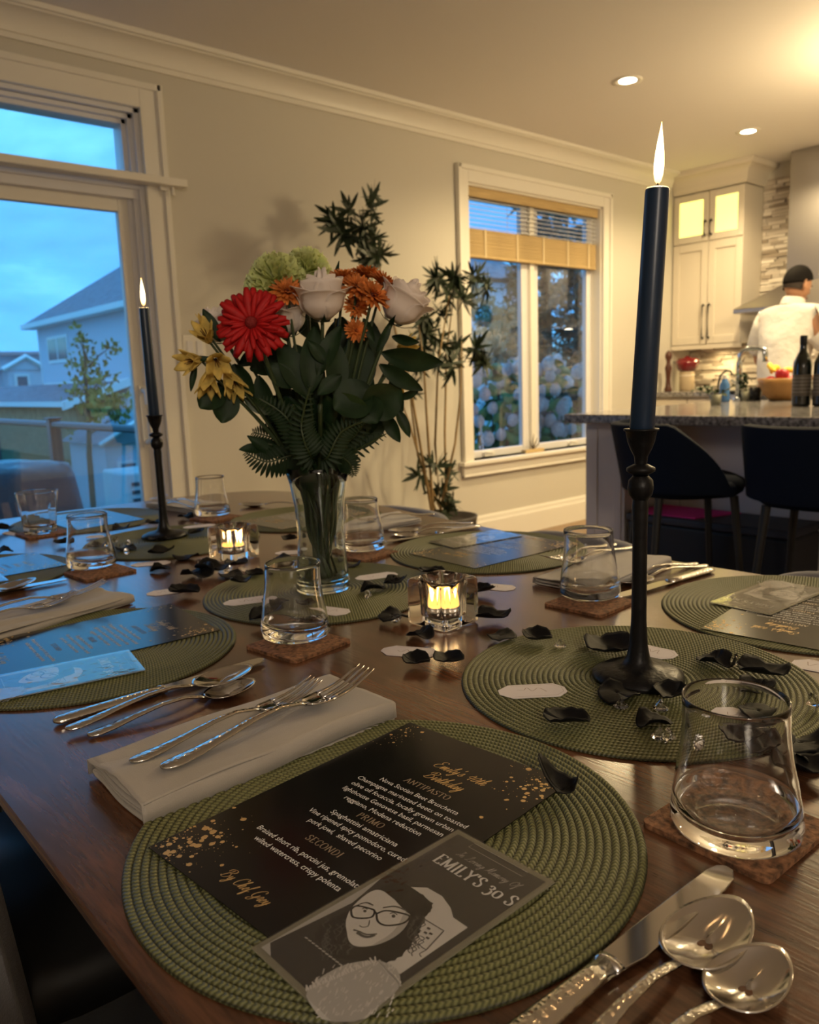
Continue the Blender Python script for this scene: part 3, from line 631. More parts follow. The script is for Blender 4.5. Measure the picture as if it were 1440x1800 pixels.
# ================================================================== DINING CHAIRS
def make_chair():
    t = thing('dining_chair', 'x', 'chair', (0, 0, 0), 0, 'grey upholstered dining chairs')
    def fc(a, z): c = abs(math.cos(a)) ** 4 + abs(math.sin(a)) ** 4; return 1 / c ** .25
    MB().lathe([(.001, .40), (.18, .40), (.21, .41), (.222, .43), (.222, .455), (.205, .478), (.001, .487)], 40, fac=lambda a, z: .98 * fc(a, z)).obj('seat', K['blackwood'], t, smooth=True)
    m = MB()
    def back(u, v):
        y = (u - .5) * .46; c = abs(u - .5) * 2
        top = .724 - .05 * c ** 6
        return (-.225 - .035 * (1 - c * c) + .055 * c ** 3 - .03 * v, y, .40 + (top - .40) * v)
    m.grid(back, 24, 10, thick=-.045); m.obj('backrest', K['chair'], t, smooth=True, bevel=.018, bseg=3, angle=40)
    for sx, sy in ((1, 1), (1, -1), (-1, 1), (-1, -1)):
        MB().tube([(sx * .17, sy * .17, .41), (sx * .21, sy * .20, .0125)], [.018, .010], 10).obj('leg', K['blackwood'], t)
    return t
ch = make_chair(); ch.location = (.295, .46, 0); ch['label'] = 'grey upholstered chair at the near left table edge, only its back corner seen'
dup(ch, (1.235, .47, 0), math.pi, 'grey chair whose rounded back shows behind the placemat with the pale glaring menu')
dup(ch, (1.235, 1.10, 0), math.pi, 'grey chair whose back shows behind the placemat with the blue glaring photo card')
dup(ch, (1.25, 1.72, 0), math.pi, 'grey chair by the tall bamboo plant, only the top line of its back visible')
dup(ch, (.60, 2.235, 0), -math.pi / 2, 'grey chair at the far end of the table in front of the patio door')
dup(ch, (.33, 1.05, 0), 0, 'grey chair on the left long side of the table opposite the vase')

# ================================================================== PERSON
def skinmesh(nodes, edges, root, sub=2):
    me = bpy.data.meshes.new('s'); me.from_pydata([n[0] for n in nodes], edges, []); o = bpy.data.objects.new('s', me); COL.objects.link(o)
    sk = o.modifiers.new('s', 'SKIN'); sk.use_smooth_shade = True
    for i, n in enumerate(nodes):
        r = n[1]; me.skin_vertices[0].data[i].radius = r if hasattr(r, '__len__') else (r, r)
    me.skin_vertices[0].data[root].use_root = True
    sb = o.modifiers.new('u', 'SUBSURF'); sb.levels = sub; sb.render_levels = sub
    dg = bpy.context.evaluated_depsgraph_get(); out = bpy.data.meshes.new_from_object(o.evaluated_get(dg))
    V = [tuple(v.co) for v in out.vertices]; F = [tuple(p.vertices) for p in out.polygons]
    bpy.data.objects.remove(o); bpy.data.meshes.remove(me); bpy.data.meshes.remove(out)
    return V, F
def build_person():
    t = thing('person', 'person with short dark hair in a white short-sleeved shirt, seen from behind at the stove', 'person', (5.33, 2.37, 0), math.radians(-14))
    nd = []; ed = []
    def n(p, r, parent=None):
        nd.append((p, r)); i = len(nd) - 1
        if parent is not None: ed.append((parent, i))
        return i
    pel = n((0, 0, .94), (.145, .11)); sp1_ = n((.0, 0, 1.08), (.135, .10), pel); sp2_ = n((.02, 0, 1.24), (.15, .11), sp1_); che = n((.04, 0, 1.37), (.16, .10), sp2_)
    nb = n((.06, 0, 1.455), .062, che); nk = n((.08, 0, 1.52), .052, nb)
    for s in (1, -1):
        sh = n((.05, s * .185, 1.405), .062, che); ua = n((.06, s * .23, 1.28), .050, sh); el = n((.09, s * .265, 1.13), .041, ua)
        fa = n((.22, s * .235, 1.07), .037, el); wr = n((.34, s * .17, 1.04), .026, fa); pm = n((.39, s * .15, 1.03), (.030, .018), wr)
        for k, (dy, ln) in enumerate(((.028, .062), (.010, .074), (-.009, .070), (-.027, .055))):
            b = n((.425, s * .15 + dy, 1.028), .0095, pm); c = n((.425 + ln * .55, s * .15 + dy * 1.1, 1.018), .0085, b); n((.425 + ln * .95, s * .15 + dy * 1.1, .995), .0070, c)
        th = n((.385, s * .15 - s * .035, 1.020), .011, pm); n((.42, s * .15 - s * .055, 1.005), .009, th)
    for s in (1, -1):
        hp = n((0, s * .095, .88), .092, pel); kn = n((.015, s * .11, .50), .060, hp); ak = n((-.01, s * .12, .10), .040, kn); n((.06, s * .125, .035), (.045, .03), ak); n((.17, s * .13, .025), (.04, .02), len(nd) - 1)
    V, F = skinmesh(nd, ed, 0)
    b = MB(); b.add(V, F)
    # head: shaped ellipsoid with brow, nose, chin
    HC = Vector((.105, 0, 1.605)); Rh = Matrix.Translation(HC) @ Euler((0, math.radians(16), math.radians(-12))).to_matrix().to_4x4()
    Rh = Rh @ Matrix.Scale(.93, 4)
    hm = MB(); hm.mx = Rh
    def headp(u, v):
        th = math.pi * v; a = 2 * math.pi * u; x, y, z = math.sin(th) * math.cos(a), math.sin(th) * math.sin(a), math.cos(th)
        X = .098 * x; Y = .076 * y; Z = .118 * z
        if z < -.1: k = (-z - .1); Y *= 1 - .38 * k; X = X * (1 - .25 * k) + .018 * k
        if x > .5: 
            X += .026 * math.exp(-((z + .18) / .13) ** 2 - (y / .13) ** 2); X += .008 * math.exp(-((z + .52) / .10) ** 2 - (y / .3) ** 2); X -= .010 * math.exp(-((z + .02) / .12) ** 2 - ((abs(y) - .38) / .16) ** 2); X += .010 * math.exp(-((z + .85) / .2) ** 2 - (y / .3) ** 2)
        return (X, Y, Z)
    hm.grid(headp, 48, 36)
    for s in (1, -1):
        hm.tube([(.000, s * .074, .022), (-.012, s * .090, .018), (-.016, s * .092, -.004), (-.008, s * .086, -.026), (.002, s * .074, -.030)], [.006, .010, .011, .009, .006], 8, flat=1.4)
    o = (b.add(hm.v, hm.f)).obj('body', K['skin'], t, smooth=True)
    for s in (1, -1):
        e_ = MB(); e_.mx = Rh; e_.lathe([(.001, -.009), (.007, -.006), (.009, 0), (.007, .006), (.001, .009)], 14, off=lambda x, y, z, s=s: (.083, s * .029, .000)); e_.obj('eye', K['trim'], t, smooth=True)
        e_ = MB(); e_.mx = Rh; e_.tube([(.097, s * .012, .016), (.098, s * .028, .021), (.087, s * .045, .016)], [.002, .003, .002], 6); e_.obj('eyebrow', K['hair'], t)
    e_ = MB(); e_.mx = Rh; e_.tube([(.092, -.022, -.062), (.105, 0, -.064), (.092, .022, -.062)], [.002, .005, .002], 6); e_.obj('mouth', mat('lips', (.30, .10, .08), .5), t)
    # hair: short back and sides
    hr = MB(); hr.mx = Rh
    def hair(u, v):
        a = 2 * math.pi * u; front = max(0, math.cos(a)); back = max(0, -math.cos(a))
        th = (1.42 - .34 * front - .0 * back + .30 * back) * v
        x, y, z = math.sin(th) * math.cos(a), math.sin(th) * math.sin(a), math.cos(th)
        k = 1.10 + .04 * max(0, z) - .075 * v ** 4 + .012 * math.sin(a * 17) * v
        return (.098 * x * k, .076 * y * (k + .03), .118 * z * (k - .01) + .004)
    hr.grid(hair, 48, 14, thick=.004); hr.obj('hair', K['hair'], t, smooth=True)
    fd = MB(); fd.mx = Rh
    fd.grid(lambda u, v: (lambda a, th: (.0995 * math.sin(th) * math.cos(a), .0785 * math.sin(th) * math.sin(a), .119 * math.cos(th)))(math.pi * (.55 + .9 * u), 1.38 + .55 * v), 20, 6)
    fd.obj('hair_fade', mat('faded_hair', (.022, .014, .010), .8), t, smooth=True)
    # shirt
    nd.clear(); ed.clear()
    a = n((-.005, 0, .90), (.185, .145)); b_ = n((-.01, 0, 1.06), (.175, .14), a); c = n((.01, 0, 1.24), (.19, .145), b_); d = n((.035, 0, 1.37), (.185, .125), c); e2 = n((.06, 0, 1.475), .075, d)
    for s in (1, -1):
        sh = n((.045, s * .185, 1.40), .083, d); ua = n((.055, s * .235, 1.28), .078, sh); n((.085, s * .268, 1.16), .080, ua)
    V, F = skinmesh(nd, ed, 0)
    V = [tuple(Vector(v) + Vector((noise.noise(Vector(v) * 7), noise.noise(Vector(v) * 7 + Vector((9, 0, 0))), 0)) * .014) for v in V]
    MB().add(V, F).obj('shirt', K['shirt'], t, smooth=True)
    cl = MB(); cl.mx = Matrix.Translation((.072, 0, 1.50)) @ Euler((0, .25, 0)).to_matrix().to_4x4(); cl.lathe([(.078, -.03), (.074, -.005), (.066, .022), (.062, .024), (.068, -.01)], 32); cl.obj('collar', K['shirt'], t, smooth=True)
    nd.clear(); ed.clear()
    a = n((0, 0, .93), (.165, .125))
    for s in (1, -1):
        hp = n((0, s * .098, .84), .105, a); kn = n((.015, s * .112, .50), .078, hp); n((-.005, s * .12, .10), .065, kn)
    V, F = skinmesh(nd, ed, 0); MB().add(V, F).obj('trousers', K['trousers'], t, smooth=True)
    for s in (1, -1):
        m = MB(); m.tube([(-.05, s * .125, .04), (.02, s * .125, .05), (.12, s * .13, .04), (.20, s * .133, .025)], [.042, .05, .048, .03], 12, flat=.75); m.obj('shoe', K['blackwood'], t, smooth=True)
    ab = MB(); ab.tube([(-.155, -.05, 1.02), (-.165, 0, .96), (-.15, .06, .88), (-.16, .03, .74)], [.014, .012, .012, .016], 8, flat=.4); ab.tube([(-.16, .0, .97), (-.15, -.05, .86), (-.14, -.04, .76)], [.014, .012, .016], 8, flat=.4); ab.obj('apron_tie', K['linen'], t)
    return t
build_person()

# ================================================================== OUTDOORS
GZ = -1.6
g = MB(); g.bx(-40, 70, 3.80, 90, GZ - .2, GZ); struct(g, 'ground', K['ground'])
g = MB(); g.bx(4.0, 14, 3.80, 9, GZ, -.25); struct(g, 'terrain', K['ground'])
dk = struct(MB().bx(-3, 1.76, 3.80, 7.0, -.20, -.146), 'deck', K['bark'])
bm_ = MB().bx(-2.4, 2.4, -.066, .066, -.012, .012).mesh('deck_board', K['deck'])
for i in range(22): inst('deck_board', bm_, dk, Matrix.Translation((-.64, 3.90 + i * .142, -.133)))
rl_ = thing('deck_railing', 'dark metal deck railing with glass panels outside the patio door', 'railing', (1.70, 5.4, -.12))
R__ = lambda: loc(MB(), rl_)
R__().bx(1.672, 1.728, 3.83, 6.95, .865, .905).obj('top_rail', K['rail'], rl_, bevel=.012, bseg=3)
R__().bx(1.685, 1.715, 3.83, 6.95, -.06, -.03).obj('bottom_rail', K['rail'], rl_)
for y in (3.88, 5.45, 6.93):
    o = R__().bx(1.665, 1.735, y - .035, y + .035, -.12, .915).obj('post', K['rail'], rl_, bevel=.004); 
    R__().bx(1.655, 1.745, y - .045, y + .045, .916, .93).obj('post_cap', K['rail'], o if False else rl_, bevel=.004)
for y0, y1 in ((3.93, 5.40), (5.50, 6.88)): R__().bx(1.697, 1.703, y0, y1, -.03, .865).obj('glass_panel', K['rail_glass'], rl_)
# covered grill
gx, gy = 1.12, 4.78
cv = thing('covered_grill', 'barbecue grill under a loose grey plastic cover on the deck', 'grill', (gx, gy, -.12))
def gc(a, z):
    c = (abs(math.cos(a)) ** 7 + abs(math.sin(a)) ** 7) ** (-1 / 7.)
    return c * (1 + .09 * math.sin(a * 9 + z * 4) * max(0, .8 - z) + .035 * math.sin(a * 17 + z * 7) * max(0, .84 - z))
m = MB(); m.lathe([(.40, .0), (.39, .2), (.375, .45), (.36, .62), (.345, .74), (.33, .79), (.25, .83), (.12, .845), (.001, .85)], 96, fac=gc)
m.v = [(x * 1.18, y * .72, z + .03 * math.sin(x * 14) * math.sin(y * 11) * (z < .84)) for x, y, z in m.v]; m.obj('cover', K['cover'], cv, smooth=True)
m = MB(); m.bx(-.2, .2, -.275, -.26, .62, .64); 
for a, b in ((-.3, -.18), (.3, -.18), (-.3, .18), (.3, .18)): MB().lathe([(.001, 0), (.04, .0), (.04, .02), (.001, .02)], 12, off=lambda x, y, z, a=a, b=b: (a, b, 0)).obj('wheel', K['dark'], cv)
# neighbouring house
hs = thing('neighbour_house', 'white sided two storey house with grey hip roof beyond the deck', 'house', (14, 30, GZ))
H2 = lambda: loc(MB(), hs)
EX, EY0, EY1, EZ = 12.0, 18.0, 39.3, 4.05
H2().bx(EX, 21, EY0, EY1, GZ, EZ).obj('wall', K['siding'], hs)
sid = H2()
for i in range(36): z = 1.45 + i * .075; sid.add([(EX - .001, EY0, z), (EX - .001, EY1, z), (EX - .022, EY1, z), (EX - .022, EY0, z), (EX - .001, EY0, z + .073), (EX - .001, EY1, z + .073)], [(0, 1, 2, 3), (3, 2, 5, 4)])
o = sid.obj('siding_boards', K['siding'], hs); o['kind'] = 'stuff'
def hip(mb, x0, x1, y0, y1, z, pitch):
    hw = (x1 - x0) / 2; zr = z + hw * pitch
    mb.add([(x0, y0, z), (x1, y0, z), (x1, y1, z), (x0, y1, z), (x0 + hw, y0 + hw, zr), (x0 + hw, y1 - hw, zr)], [(3, 2, 1, 0), (0, 1, 4), (1, 2, 5, 4), (2, 3, 5), (3, 0, 4, 5)]); return mb
hip(H2(), EX - .5, 21.5, EY0 - .5, EY1 + .5, EZ + .06, .70).obj('roof', K['roof'], hs)
m = H2(); m.bx(EX - .56, EX - .5, EY0 - .5, EY1 + .55, EZ - .12, EZ + .08); m.bx(EX - .55, EX, EY0 - .5, EY1 + .5, EZ - .14, EZ - .10); m.bx(EX - .5, 21, EY1 + .5, EY1 + .56, EZ - .12, EZ + .08); m.obj('gutter', K['outtrim'], hs)
m = H2(); m.bx(EX - .03, EX, EY1 - .12, EY1, 1.4, EZ); m.bx(EX - .03, EX, EY0, EY1, 1.32, 1.48); m.obj('corner_trim', K['outtrim'], hs)
def farwin(par, x, ya, yb, za, zb):
    L_ = lambda: loc(MB(), par)
    f = L_(); f.bx(x - .06, x - .02, ya - .12, yb + .12, za - .14, zb + .12); f.bx(x - .07, x - .06, (ya + yb) / 2 - .05, (ya + yb) / 2 + .05, za, zb); o = f.obj('window', K['outtrim'], par)
    L_().bx(x - .068, x - .061, ya, (ya + yb) / 2 - .05, za, zb).obj('pane', K['outglass'], o); L_().bx(x - .068, x - .061, (ya + yb) / 2 + .05, yb, za, zb).obj('pane', K['outglass'], o)
a = OX(118, 592, EX); b = OX(89, 634, EX); farwin(hs, EX, a.y, b.y, b.z, a.z)
# lower skirt roof and garage wing
c = OX(112, 708, 10.2); m = H2(); m.add([(10.2, c.y, c.z), (10.2, 47, c.z), (12, 47, 1.42), (12, c.y - 2.0, 1.42), (12, c.y - 2, 1.25), (10.2, c.y, c.z - .12), (12, 47, 1.2), (10.2, 47, c.z - .12)], [(0, 3, 2, 1), (0, 5, 4, 3), (5, 0, 1, 7), (4, 5, 7, 6), (1, 2, 6, 7), (2, 3, 4, 6)]); m.obj('lower_roof', K['roof'], hs)
H2().bx(10.13, 10.2, c.y - .1, 47, c.z - .16, c.z + .04).obj('gutter', K['outtrim'], hs)
H2().bx(10.7, 12, c.y + .3, 46.5, GZ, c.z - .1).obj('garage_wall', K['tan'], hs)
m = H2(); yy = c.y - .02; m.add([(10.15, yy, c.z + .04), (12, yy - 2.0, 1.50), (12, yy - 2.0, 1.2), (10.15, yy, c.z - .28), (10.2, yy + .3, c.z + .04), (12, yy - 1.7, 1.50), (12, yy - 1.7, 1.2), (10.2, yy + .3, c.z - .28)], [(0, 3, 2, 1), (4, 5, 6, 7), (0, 1, 5, 4), (3, 7, 6, 2), (0, 4, 7, 3)]); m.obj('fascia', K['outtrim'], hs)
# red roofed house farther off
h2 = thing('neighbour_house', 'farther house with reddish roof and white gable at the left', 'house', (14, 52, GZ))
L2 = lambda: loc(MB(), h2); yy = 50
P_ = lambda px, py: OY(px, py, yy)
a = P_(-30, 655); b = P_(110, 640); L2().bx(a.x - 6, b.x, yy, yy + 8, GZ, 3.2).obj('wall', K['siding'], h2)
zr = OY(40, 618, yy + 4).z; L2().add([(a.x - 7, yy - .6, 3.2), (b.x + .5, yy - .6, 3.2), (b.x + .5, yy + 4, zr), (a.x - 7, yy + 4, zr), (b.x + .5, yy + 8.6, 3.2), (a.x - 7, yy + 8.6, 3.2)], [(0, 1, 2, 3), (3, 2, 4, 5), (1, 4, 2), (0, 3, 5), (0, 5, 4, 1)]).obj('roof', K['redroof'], h2)
yy = 48.6; g0, g1, g2 = P_(4, 650), P_(44, 627), P_(84, 650)
L2().add([(g0.x, yy, g0.z), (g2.x, yy, g2.z), (g1.x, yy, g1.z), (g0.x, yy + 4, g0.z), (g2.x, yy + 4, g2.z), (g1.x, yy + 4, g1.z)], [(0, 1, 2), (0, 2, 5, 3), (1, 4, 5, 2), (3, 5, 4), (0, 3, 4, 1)]).obj('gable', K['siding'], h2)
m = L2(); m.tube([(g0.x, yy - .1, g0.z), (g1.x, yy - .1, g1.z), (g2.x, yy - .1, g2.z)], .16, 4); m.obj('gable_trim', K['outtrim'], h2)
L2().bx(g0.x + .3, g2.x - .3, yy + .1, 50, GZ, g0.z).obj('wing_wall', K['siding'], h2)
q0, q1 = P_(30, 662), P_(50, 685); m = L2(); m.bx(q0.x - .15, q1.x + .15, yy, yy + .1, q1.z - .15, q0.z + .15); o = m.obj('window', K['outtrim'], h2); L2().bx(q0.x, q1.x, yy - .03, yy, q1.z, q0.z).obj('pane', K['outglass'], o)
# shed and air conditioner
sx = OY(172, 770, 11); sh = thing('garden_shed', 'small white garden shed below the deck beside the house', 'shed', (sx.x + .5, 11.6, GZ))
S_ = lambda: loc(MB(), sh); zt = OY(172, 782, 11).z
S_().bx(sx.x + .08, sx.x + 1.1, 11.0, 12.4, GZ, zt).obj('wall', K['siding'], sh)
S_().add([(sx.x - .02, 10.9, zt), (sx.x + 1.2, 10.9, zt), (sx.x + 1.2, 12.5, zt), (sx.x - .02, 12.5, zt), (sx.x + .59, 10.9, zt + .34), (sx.x + .59, 12.5, zt + .34)], [(0, 1, 4), (3, 5, 2), (0, 4, 5, 3), (1, 2, 5, 4), (0, 3, 2, 1)]).obj('roof', K['roof'], sh)
m = S_(); m.tube([(sx.x - .03, 10.88, zt), (sx.x + .59, 10.88, zt + .34), (sx.x + 1.22, 10.88, zt)], .035, 4); m.obj('roof_trim', K['outtrim'], sh)
o = S_().bx(sx.x + .22, sx.x + .52, 10.96, 10.999, zt - .62, zt - .25).obj('window', K['outtrim'], sh); S_().bx(sx.x + .27, sx.x + .47, 10.95, 10.958, zt - .58, zt - .29).obj('pane', K['outglass'], o)
ac = OY(220, 832, 8.6); at = thing('air_conditioner', 'boxy outdoor air conditioning unit standing in front of the shed', 'air conditioner', (ac.x + .35, 8.9, GZ))
loc(MB(), at).bx(ac.x, ac.x + .8, 8.6, 9.3, GZ, ac.z).obj('case', K['outtrim'], at, bevel=.03)
m = loc(MB(), at); 
for i in range(8): m.bx(ac.x + .06, ac.x + .74, 8.585, 8.6, ac.z - .15 - i * .09, ac.z - .11 - i * .09)
m.obj('vent_slats', K['rail'], at)
# young tree
def leafcloud(mb, c, rad, n, s, rg):
    for _ in range(n):
        d = Vector((rg.gauss(0, 1), rg.gauss(0, 1), rg.gauss(0, 1))); d.normalize(); p = Vector(c) + Vector((d.x * rad[0], d.y * rad[1], d.z * rad[2])) * (rg.random() ** .45)
        q = Euler((rg.uniform(0, 6), rg.uniform(0, 6), rg.uniform(0, 6))).to_matrix(); z = s * rg.uniform(.6, 1.3)
        mb.add([p + q @ Vector(v) * z for v in ((0, 0, 0), (.5, .35, .08), (1, 0, 0), (.5, -.35, .08))], [(0, 1, 2, 3)])
rg_ = random.Random(5)
yt = 10.0; tb = OY(158, 870, yt); tr = thing('young_tree', 'slender young tree with sparse yellow green leaves behind the deck railing', 'tree', (tb.x, yt, GZ))
pts = [OY(x, y, yt) for x, y in ((158, 870), (157, 800), (156, 730), (152, 690), (150, 640), (146, 600))]
pts[0].z = GZ; loc(MB(), tr).tube(pts, [.045, .035, .028, .022, .015, .006], 8).obj('trunk', K['bark'], tr)
fl = loc(MB(), tr)
for x, y, r, n_ in ((140, 600, .16, 40), (150, 640, .26, 110), (165, 690, .28, 130), (195, 610, .13, 20), (190, 660, .12, 22), (125, 685, .16, 24), (205, 705, .22, 60), (180, 720, .24, 60), (215, 730, .2, 34), (168, 735, .14, 20), (125, 755, .12, 10)):
    c = OY(x, y, yt + rg_.uniform(-.3, .3)); leafcloud(fl, c, (r, r, r), n_, .085, rg_)
o = fl.obj('foliage', K['autumn'], tr); o['kind'] = 'stuff'
bg_ = MB()
for x, y in ((140, 600), (195, 610), (190, 660), (125, 685), (205, 705), (215, 730)): bg_.mx = Matrix.Translation(-Vector(tr.location)); bg_.tube([OY(155, y + 35, yt), OY((x + 155) / 2, y + 14, yt), OY(x, y, yt)], [.014, .009, .004], 5)
bg_.obj('branches', K['bark'], tr)
# hydrangeas in front of the kitchen window
hmx = MB(); rg_ = random.Random(11)
for i in range(120):
    f = i / 119; a = i * 2.4; r = .062 * math.sqrt(max(0, math.sin(math.pi * min(.98, .12 + f * .86)))) ; c = Vector((r * math.cos(a), r * math.sin(a), f * .15))
    q = Vector((math.cos(a), math.sin(a), .5)).to_track_quat('Z', 'Y').to_matrix(); s = .0155
    for k in range(4):
        b = k * math.pi / 2 + .78; hmx.add([c + q @ Vector((s * math.cos(b + d) * e_, s * math.sin(b + d) * e_, .004)) for d, e_ in ((-.0, .05), (-.6, .9), (0, 1.25), (.6, .9))], [(0, 1, 2, 3)])
hmx.lathe([(.001, .005), (.036, .015), (.042, .07), (.020, .12), (.001, .13)], 8)
head_me = hmx.mesh('flower_head', K['hyd'], True)
lfm = MB().grid(lambda u, v: ((v - .5) * .085 * math.sin(math.pi * max(.03, min(.97, u))) ** .7, u * .15, .012 * math.cos((v - .5) * 4) - .03 * u * u), 6, 4).mesh('leaf', K['hydleaf'], True)
for bi, (px, yb, lab, cnt) in enumerate(((868, 5.15, 'hydrangea bush with pinkish white flower heads outside the left window pane', 40), (985, 5.0, 'hydrangea bush with pale mauve flower heads outside the right window pane', 40), (925, 5.55, 'taller hydrangea bush partly hidden behind the window mullion', 20))):
    c = OY(px, 720, yb); t = thing('hydrangea_bush', lab, 'bush', (c.x, yb, -.25), 0, 'hydrangea bushes outside the window')
    for k in range(cnt):
        a = math.pi * (1.0 + (k * .618 % 1)) if k % 4 else rg_.uniform(0, 6.28); h = .72 + .72 * (k / cnt) + rg_.uniform(-.06, .06) + (.08 if bi == 2 else 0); rr = .50 * math.sqrt(max(.05, 1 - ((h - .9) / .72) ** 2)) * rg_.uniform(.85, 1.05)
        p = Vector((rr * math.cos(a), .75 * rr * math.sin(a), h)); d = Vector((math.cos(a) * .6, math.sin(a) * .5 - .2, 1.0))
        inst('flower_head', head_me, t, align(p, d, k, rg_.uniform(.6, .92)))
        if k % 5 == 0: MB().tube([(0, 0, 0), (p.x * .4, p.y * .4, h * .55), tuple(p)], [.012, .008, .005], 5).obj('stem', K['bark'], t)
    for k in range(170):
        a = rg_.uniform(0, 6.28); h = rg_.uniform(.15, 1.4); rr = .46 * math.sqrt(max(.05, 1 - ((h - .8) / .75) ** 2)) * rg_.uniform(.7, 1.08)
        inst('leaf', lfm, t, align((rr * math.cos(a), .75 * rr * math.sin(a), h), (math.cos(a), math.sin(a), .5), rg_.uniform(0, 6)))
# trees behind
def conifer(px, y, h, lab, m, n_, r0, group=None):
    c = OY(px, 600, y); t = thing('evergreen_tree', lab, 'tree', (c.x, y, -.25 if y < 9 else GZ), 0, group)
    MB().tube([(0, 0, 0), (0, 0, h * .5), (0, 0, h)], [.14, .09, .02], 8).obj('trunk', K['bark'], t)
    mb = MB(); rg = random.Random(px)
    for i in range(n_):
        f = rg.random() ** .8; z = .5 + f * (h - .5); R = r0 * (1 - f * .75); a = rg.uniform(0, 6.28); L_ = R * rg.uniform(.6, 1)
        p0 = Vector((0, 0, z)); p1 = p0 + Vector((math.cos(a) * L_, math.sin(a) * L_, -.25 * L_))
        for k in range(16):
            q = p0.lerp(p1, .25 + .75 * k / 15); dd = Vector((rg.gauss(0, .10), rg.gauss(0, .10), rg.gauss(-.05, .08))); w = Vector((rg.gauss(0, .03), rg.gauss(0, .03), 0))
            mb.add([q - w, q + w, q + dd + w * .4], [(0, 1, 2)])
    o = mb.obj('foliage', m, t); o['kind'] = 'stuff'
conifer(960, 8.2, 4.6, 'dark evergreen tree behind the hydrangeas in the right window pane', K['ever'], 330, 1.25, 'evergreen trees outside the window')
conifer(1015, 10.2, 5.6, 'tall dark evergreen at the right edge of the kitchen window', K['ever'], 330, 1.3, 'evergreen trees outside the window')
conifer(918, 13.5, 5.6, 'distant evergreen tree behind the window mullion', K['ever'], 260, 1.5, 'evergreen trees outside the window')
c = OY(868, 560, 12.5); t = thing('deciduous_tree', 'tan autumn tree behind the hydrangeas in the left window pane', 'tree', (c.x, 12.5, GZ))
MB().tube([(0, 0, 0), (.05, 0, 2), (0, 0, 3.4)], [.12, .09, .03], 8).obj('trunk', K['bark'], t); m = MB(); rg_ = random.Random(2)
for k in range(14): a = k * 2.4; leafcloud(m, (math.cos(a) * .8, math.sin(a) * .6, 2.4 + (k % 5) * .5), (.6, .6, .5), 260, .13, rg_)
o = m.obj('foliage', K['tan'], t); o['kind'] = 'stuff'

# ================================================================== BAMBOO PLANT
bp0 = T(775, 905, .26); bpl = thing('bamboo_plant', 'tall potted bamboo with thin canes and dark leaf clusters by the window', 'potted plant', (3.19, 3.33, 0))
MB().lathe([(.001, .0), (.13, 0), (.14, .01), (.17, .28), (.175, .30), (.16, .30), (.155, .27), (.001, .26)], 36).obj('pot', mat('dark_planter', (.05, .04, .035), .5), bpl, smooth=True)
BC = Vector((3.19, 3.33, 0)); lmb = MB()
for ra_, sc_ in ((0, 1), (.75, .8), (-.8, .85), (.3, .7)):
    lmb.mx = Matrix.Rotation(ra_, 4, 'Z') @ Matrix.Rotation(ra_ * .5, 4, 'Y') @ Matrix.Scale(sc_, 4); lmb.grid(lambda u, v: ((v - .5) * .024 * math.sin(math.pi * min(.97, .08 + u * .9)) ** .8, u * .125, -.016 * u * u), 6, 2)
lm = lmb.mesh('leaf_spray', K['bamboo_leaf'], True)
rb_ = random.Random(9)
def bl_(px, py, y=3.30): v = OY(px, py, y) - BC; return v
canes = [[(762, 905), (752, 760), (745, 640), (735, 560)], [(775, 905), (765, 780), (770, 640), (790, 520)], [(785, 905), (782, 760), (785, 620), (800, 500)], [(768, 905), (735, 800), (724, 720), (716, 640)], [(760, 905), (725, 700), (690, 560), (660, 440)], [(772, 905), (800, 780), (810, 690), (812, 600)], [(780, 905), (745, 830), (720, 745), (700, 690)]]
for ci, cn in enumerate(canes):
    yy = 3.26 + .05 * (ci % 4); P4 = [bl_(x, y, yy) for x, y in cn]; base_ = Vector(((P4[0].x) * .6, P4[0].y * .6, .26)); pts = [base_] + P4
    MB().tube(pts, [.009, .008, .007, .0055, .003], 7).obj('cane', K['cane'], bpl, smooth=True)
clus = [(590, 388, 9), (618, 375, 8), (652, 372, 8), (640, 400, 10), (655, 425, 10), (630, 430, 8), (665, 450, 9), (645, 465, 9), (605, 410, 7), (655, 350, 3),
        (770, 490, 10), (800, 490, 10), (835, 488, 10), (855, 500, 8), (790, 520, 10), (815, 525, 8), (780, 555, 9), (745, 580, 9), (770, 600, 8), (735, 610, 8), (800, 610, 8), (835, 615, 10), (850, 635, 9), (765, 640, 8), (735, 645, 7), (795, 645, 7), (750, 560, 7),
        (765, 815, 6), (790, 830, 6), (775, 860, 6), (795, 880, 7), (740, 835, 4), (785, 900, 6), (725, 690, 4)]
for x, y, n_ in clus:
    p = bl_(x, y, 3.30 + rb_.uniform(-.09, .09))
    for k in range(n_):
        a = 2 * math.pi * k / n_ + rb_.uniform(-.3, .3); d = Vector((math.cos(a), rb_.uniform(-.5, .5), math.sin(a) * .8 - .15)).normalized()
        s = rb_.uniform(.6, 1.1); up = d.to_track_quat('Y', 'Z').to_matrix().to_4x4()
        inst('leaf_spray', lm, bpl, Matrix.Translation(p + Vector((rb_.uniform(-.02, .02), 0, rb_.uniform(-.02, .02)))) @ up @ Matrix.Rotation(rb_.uniform(.5, 2.6), 4, 'Y') @ Matrix.Scale(s, 4))
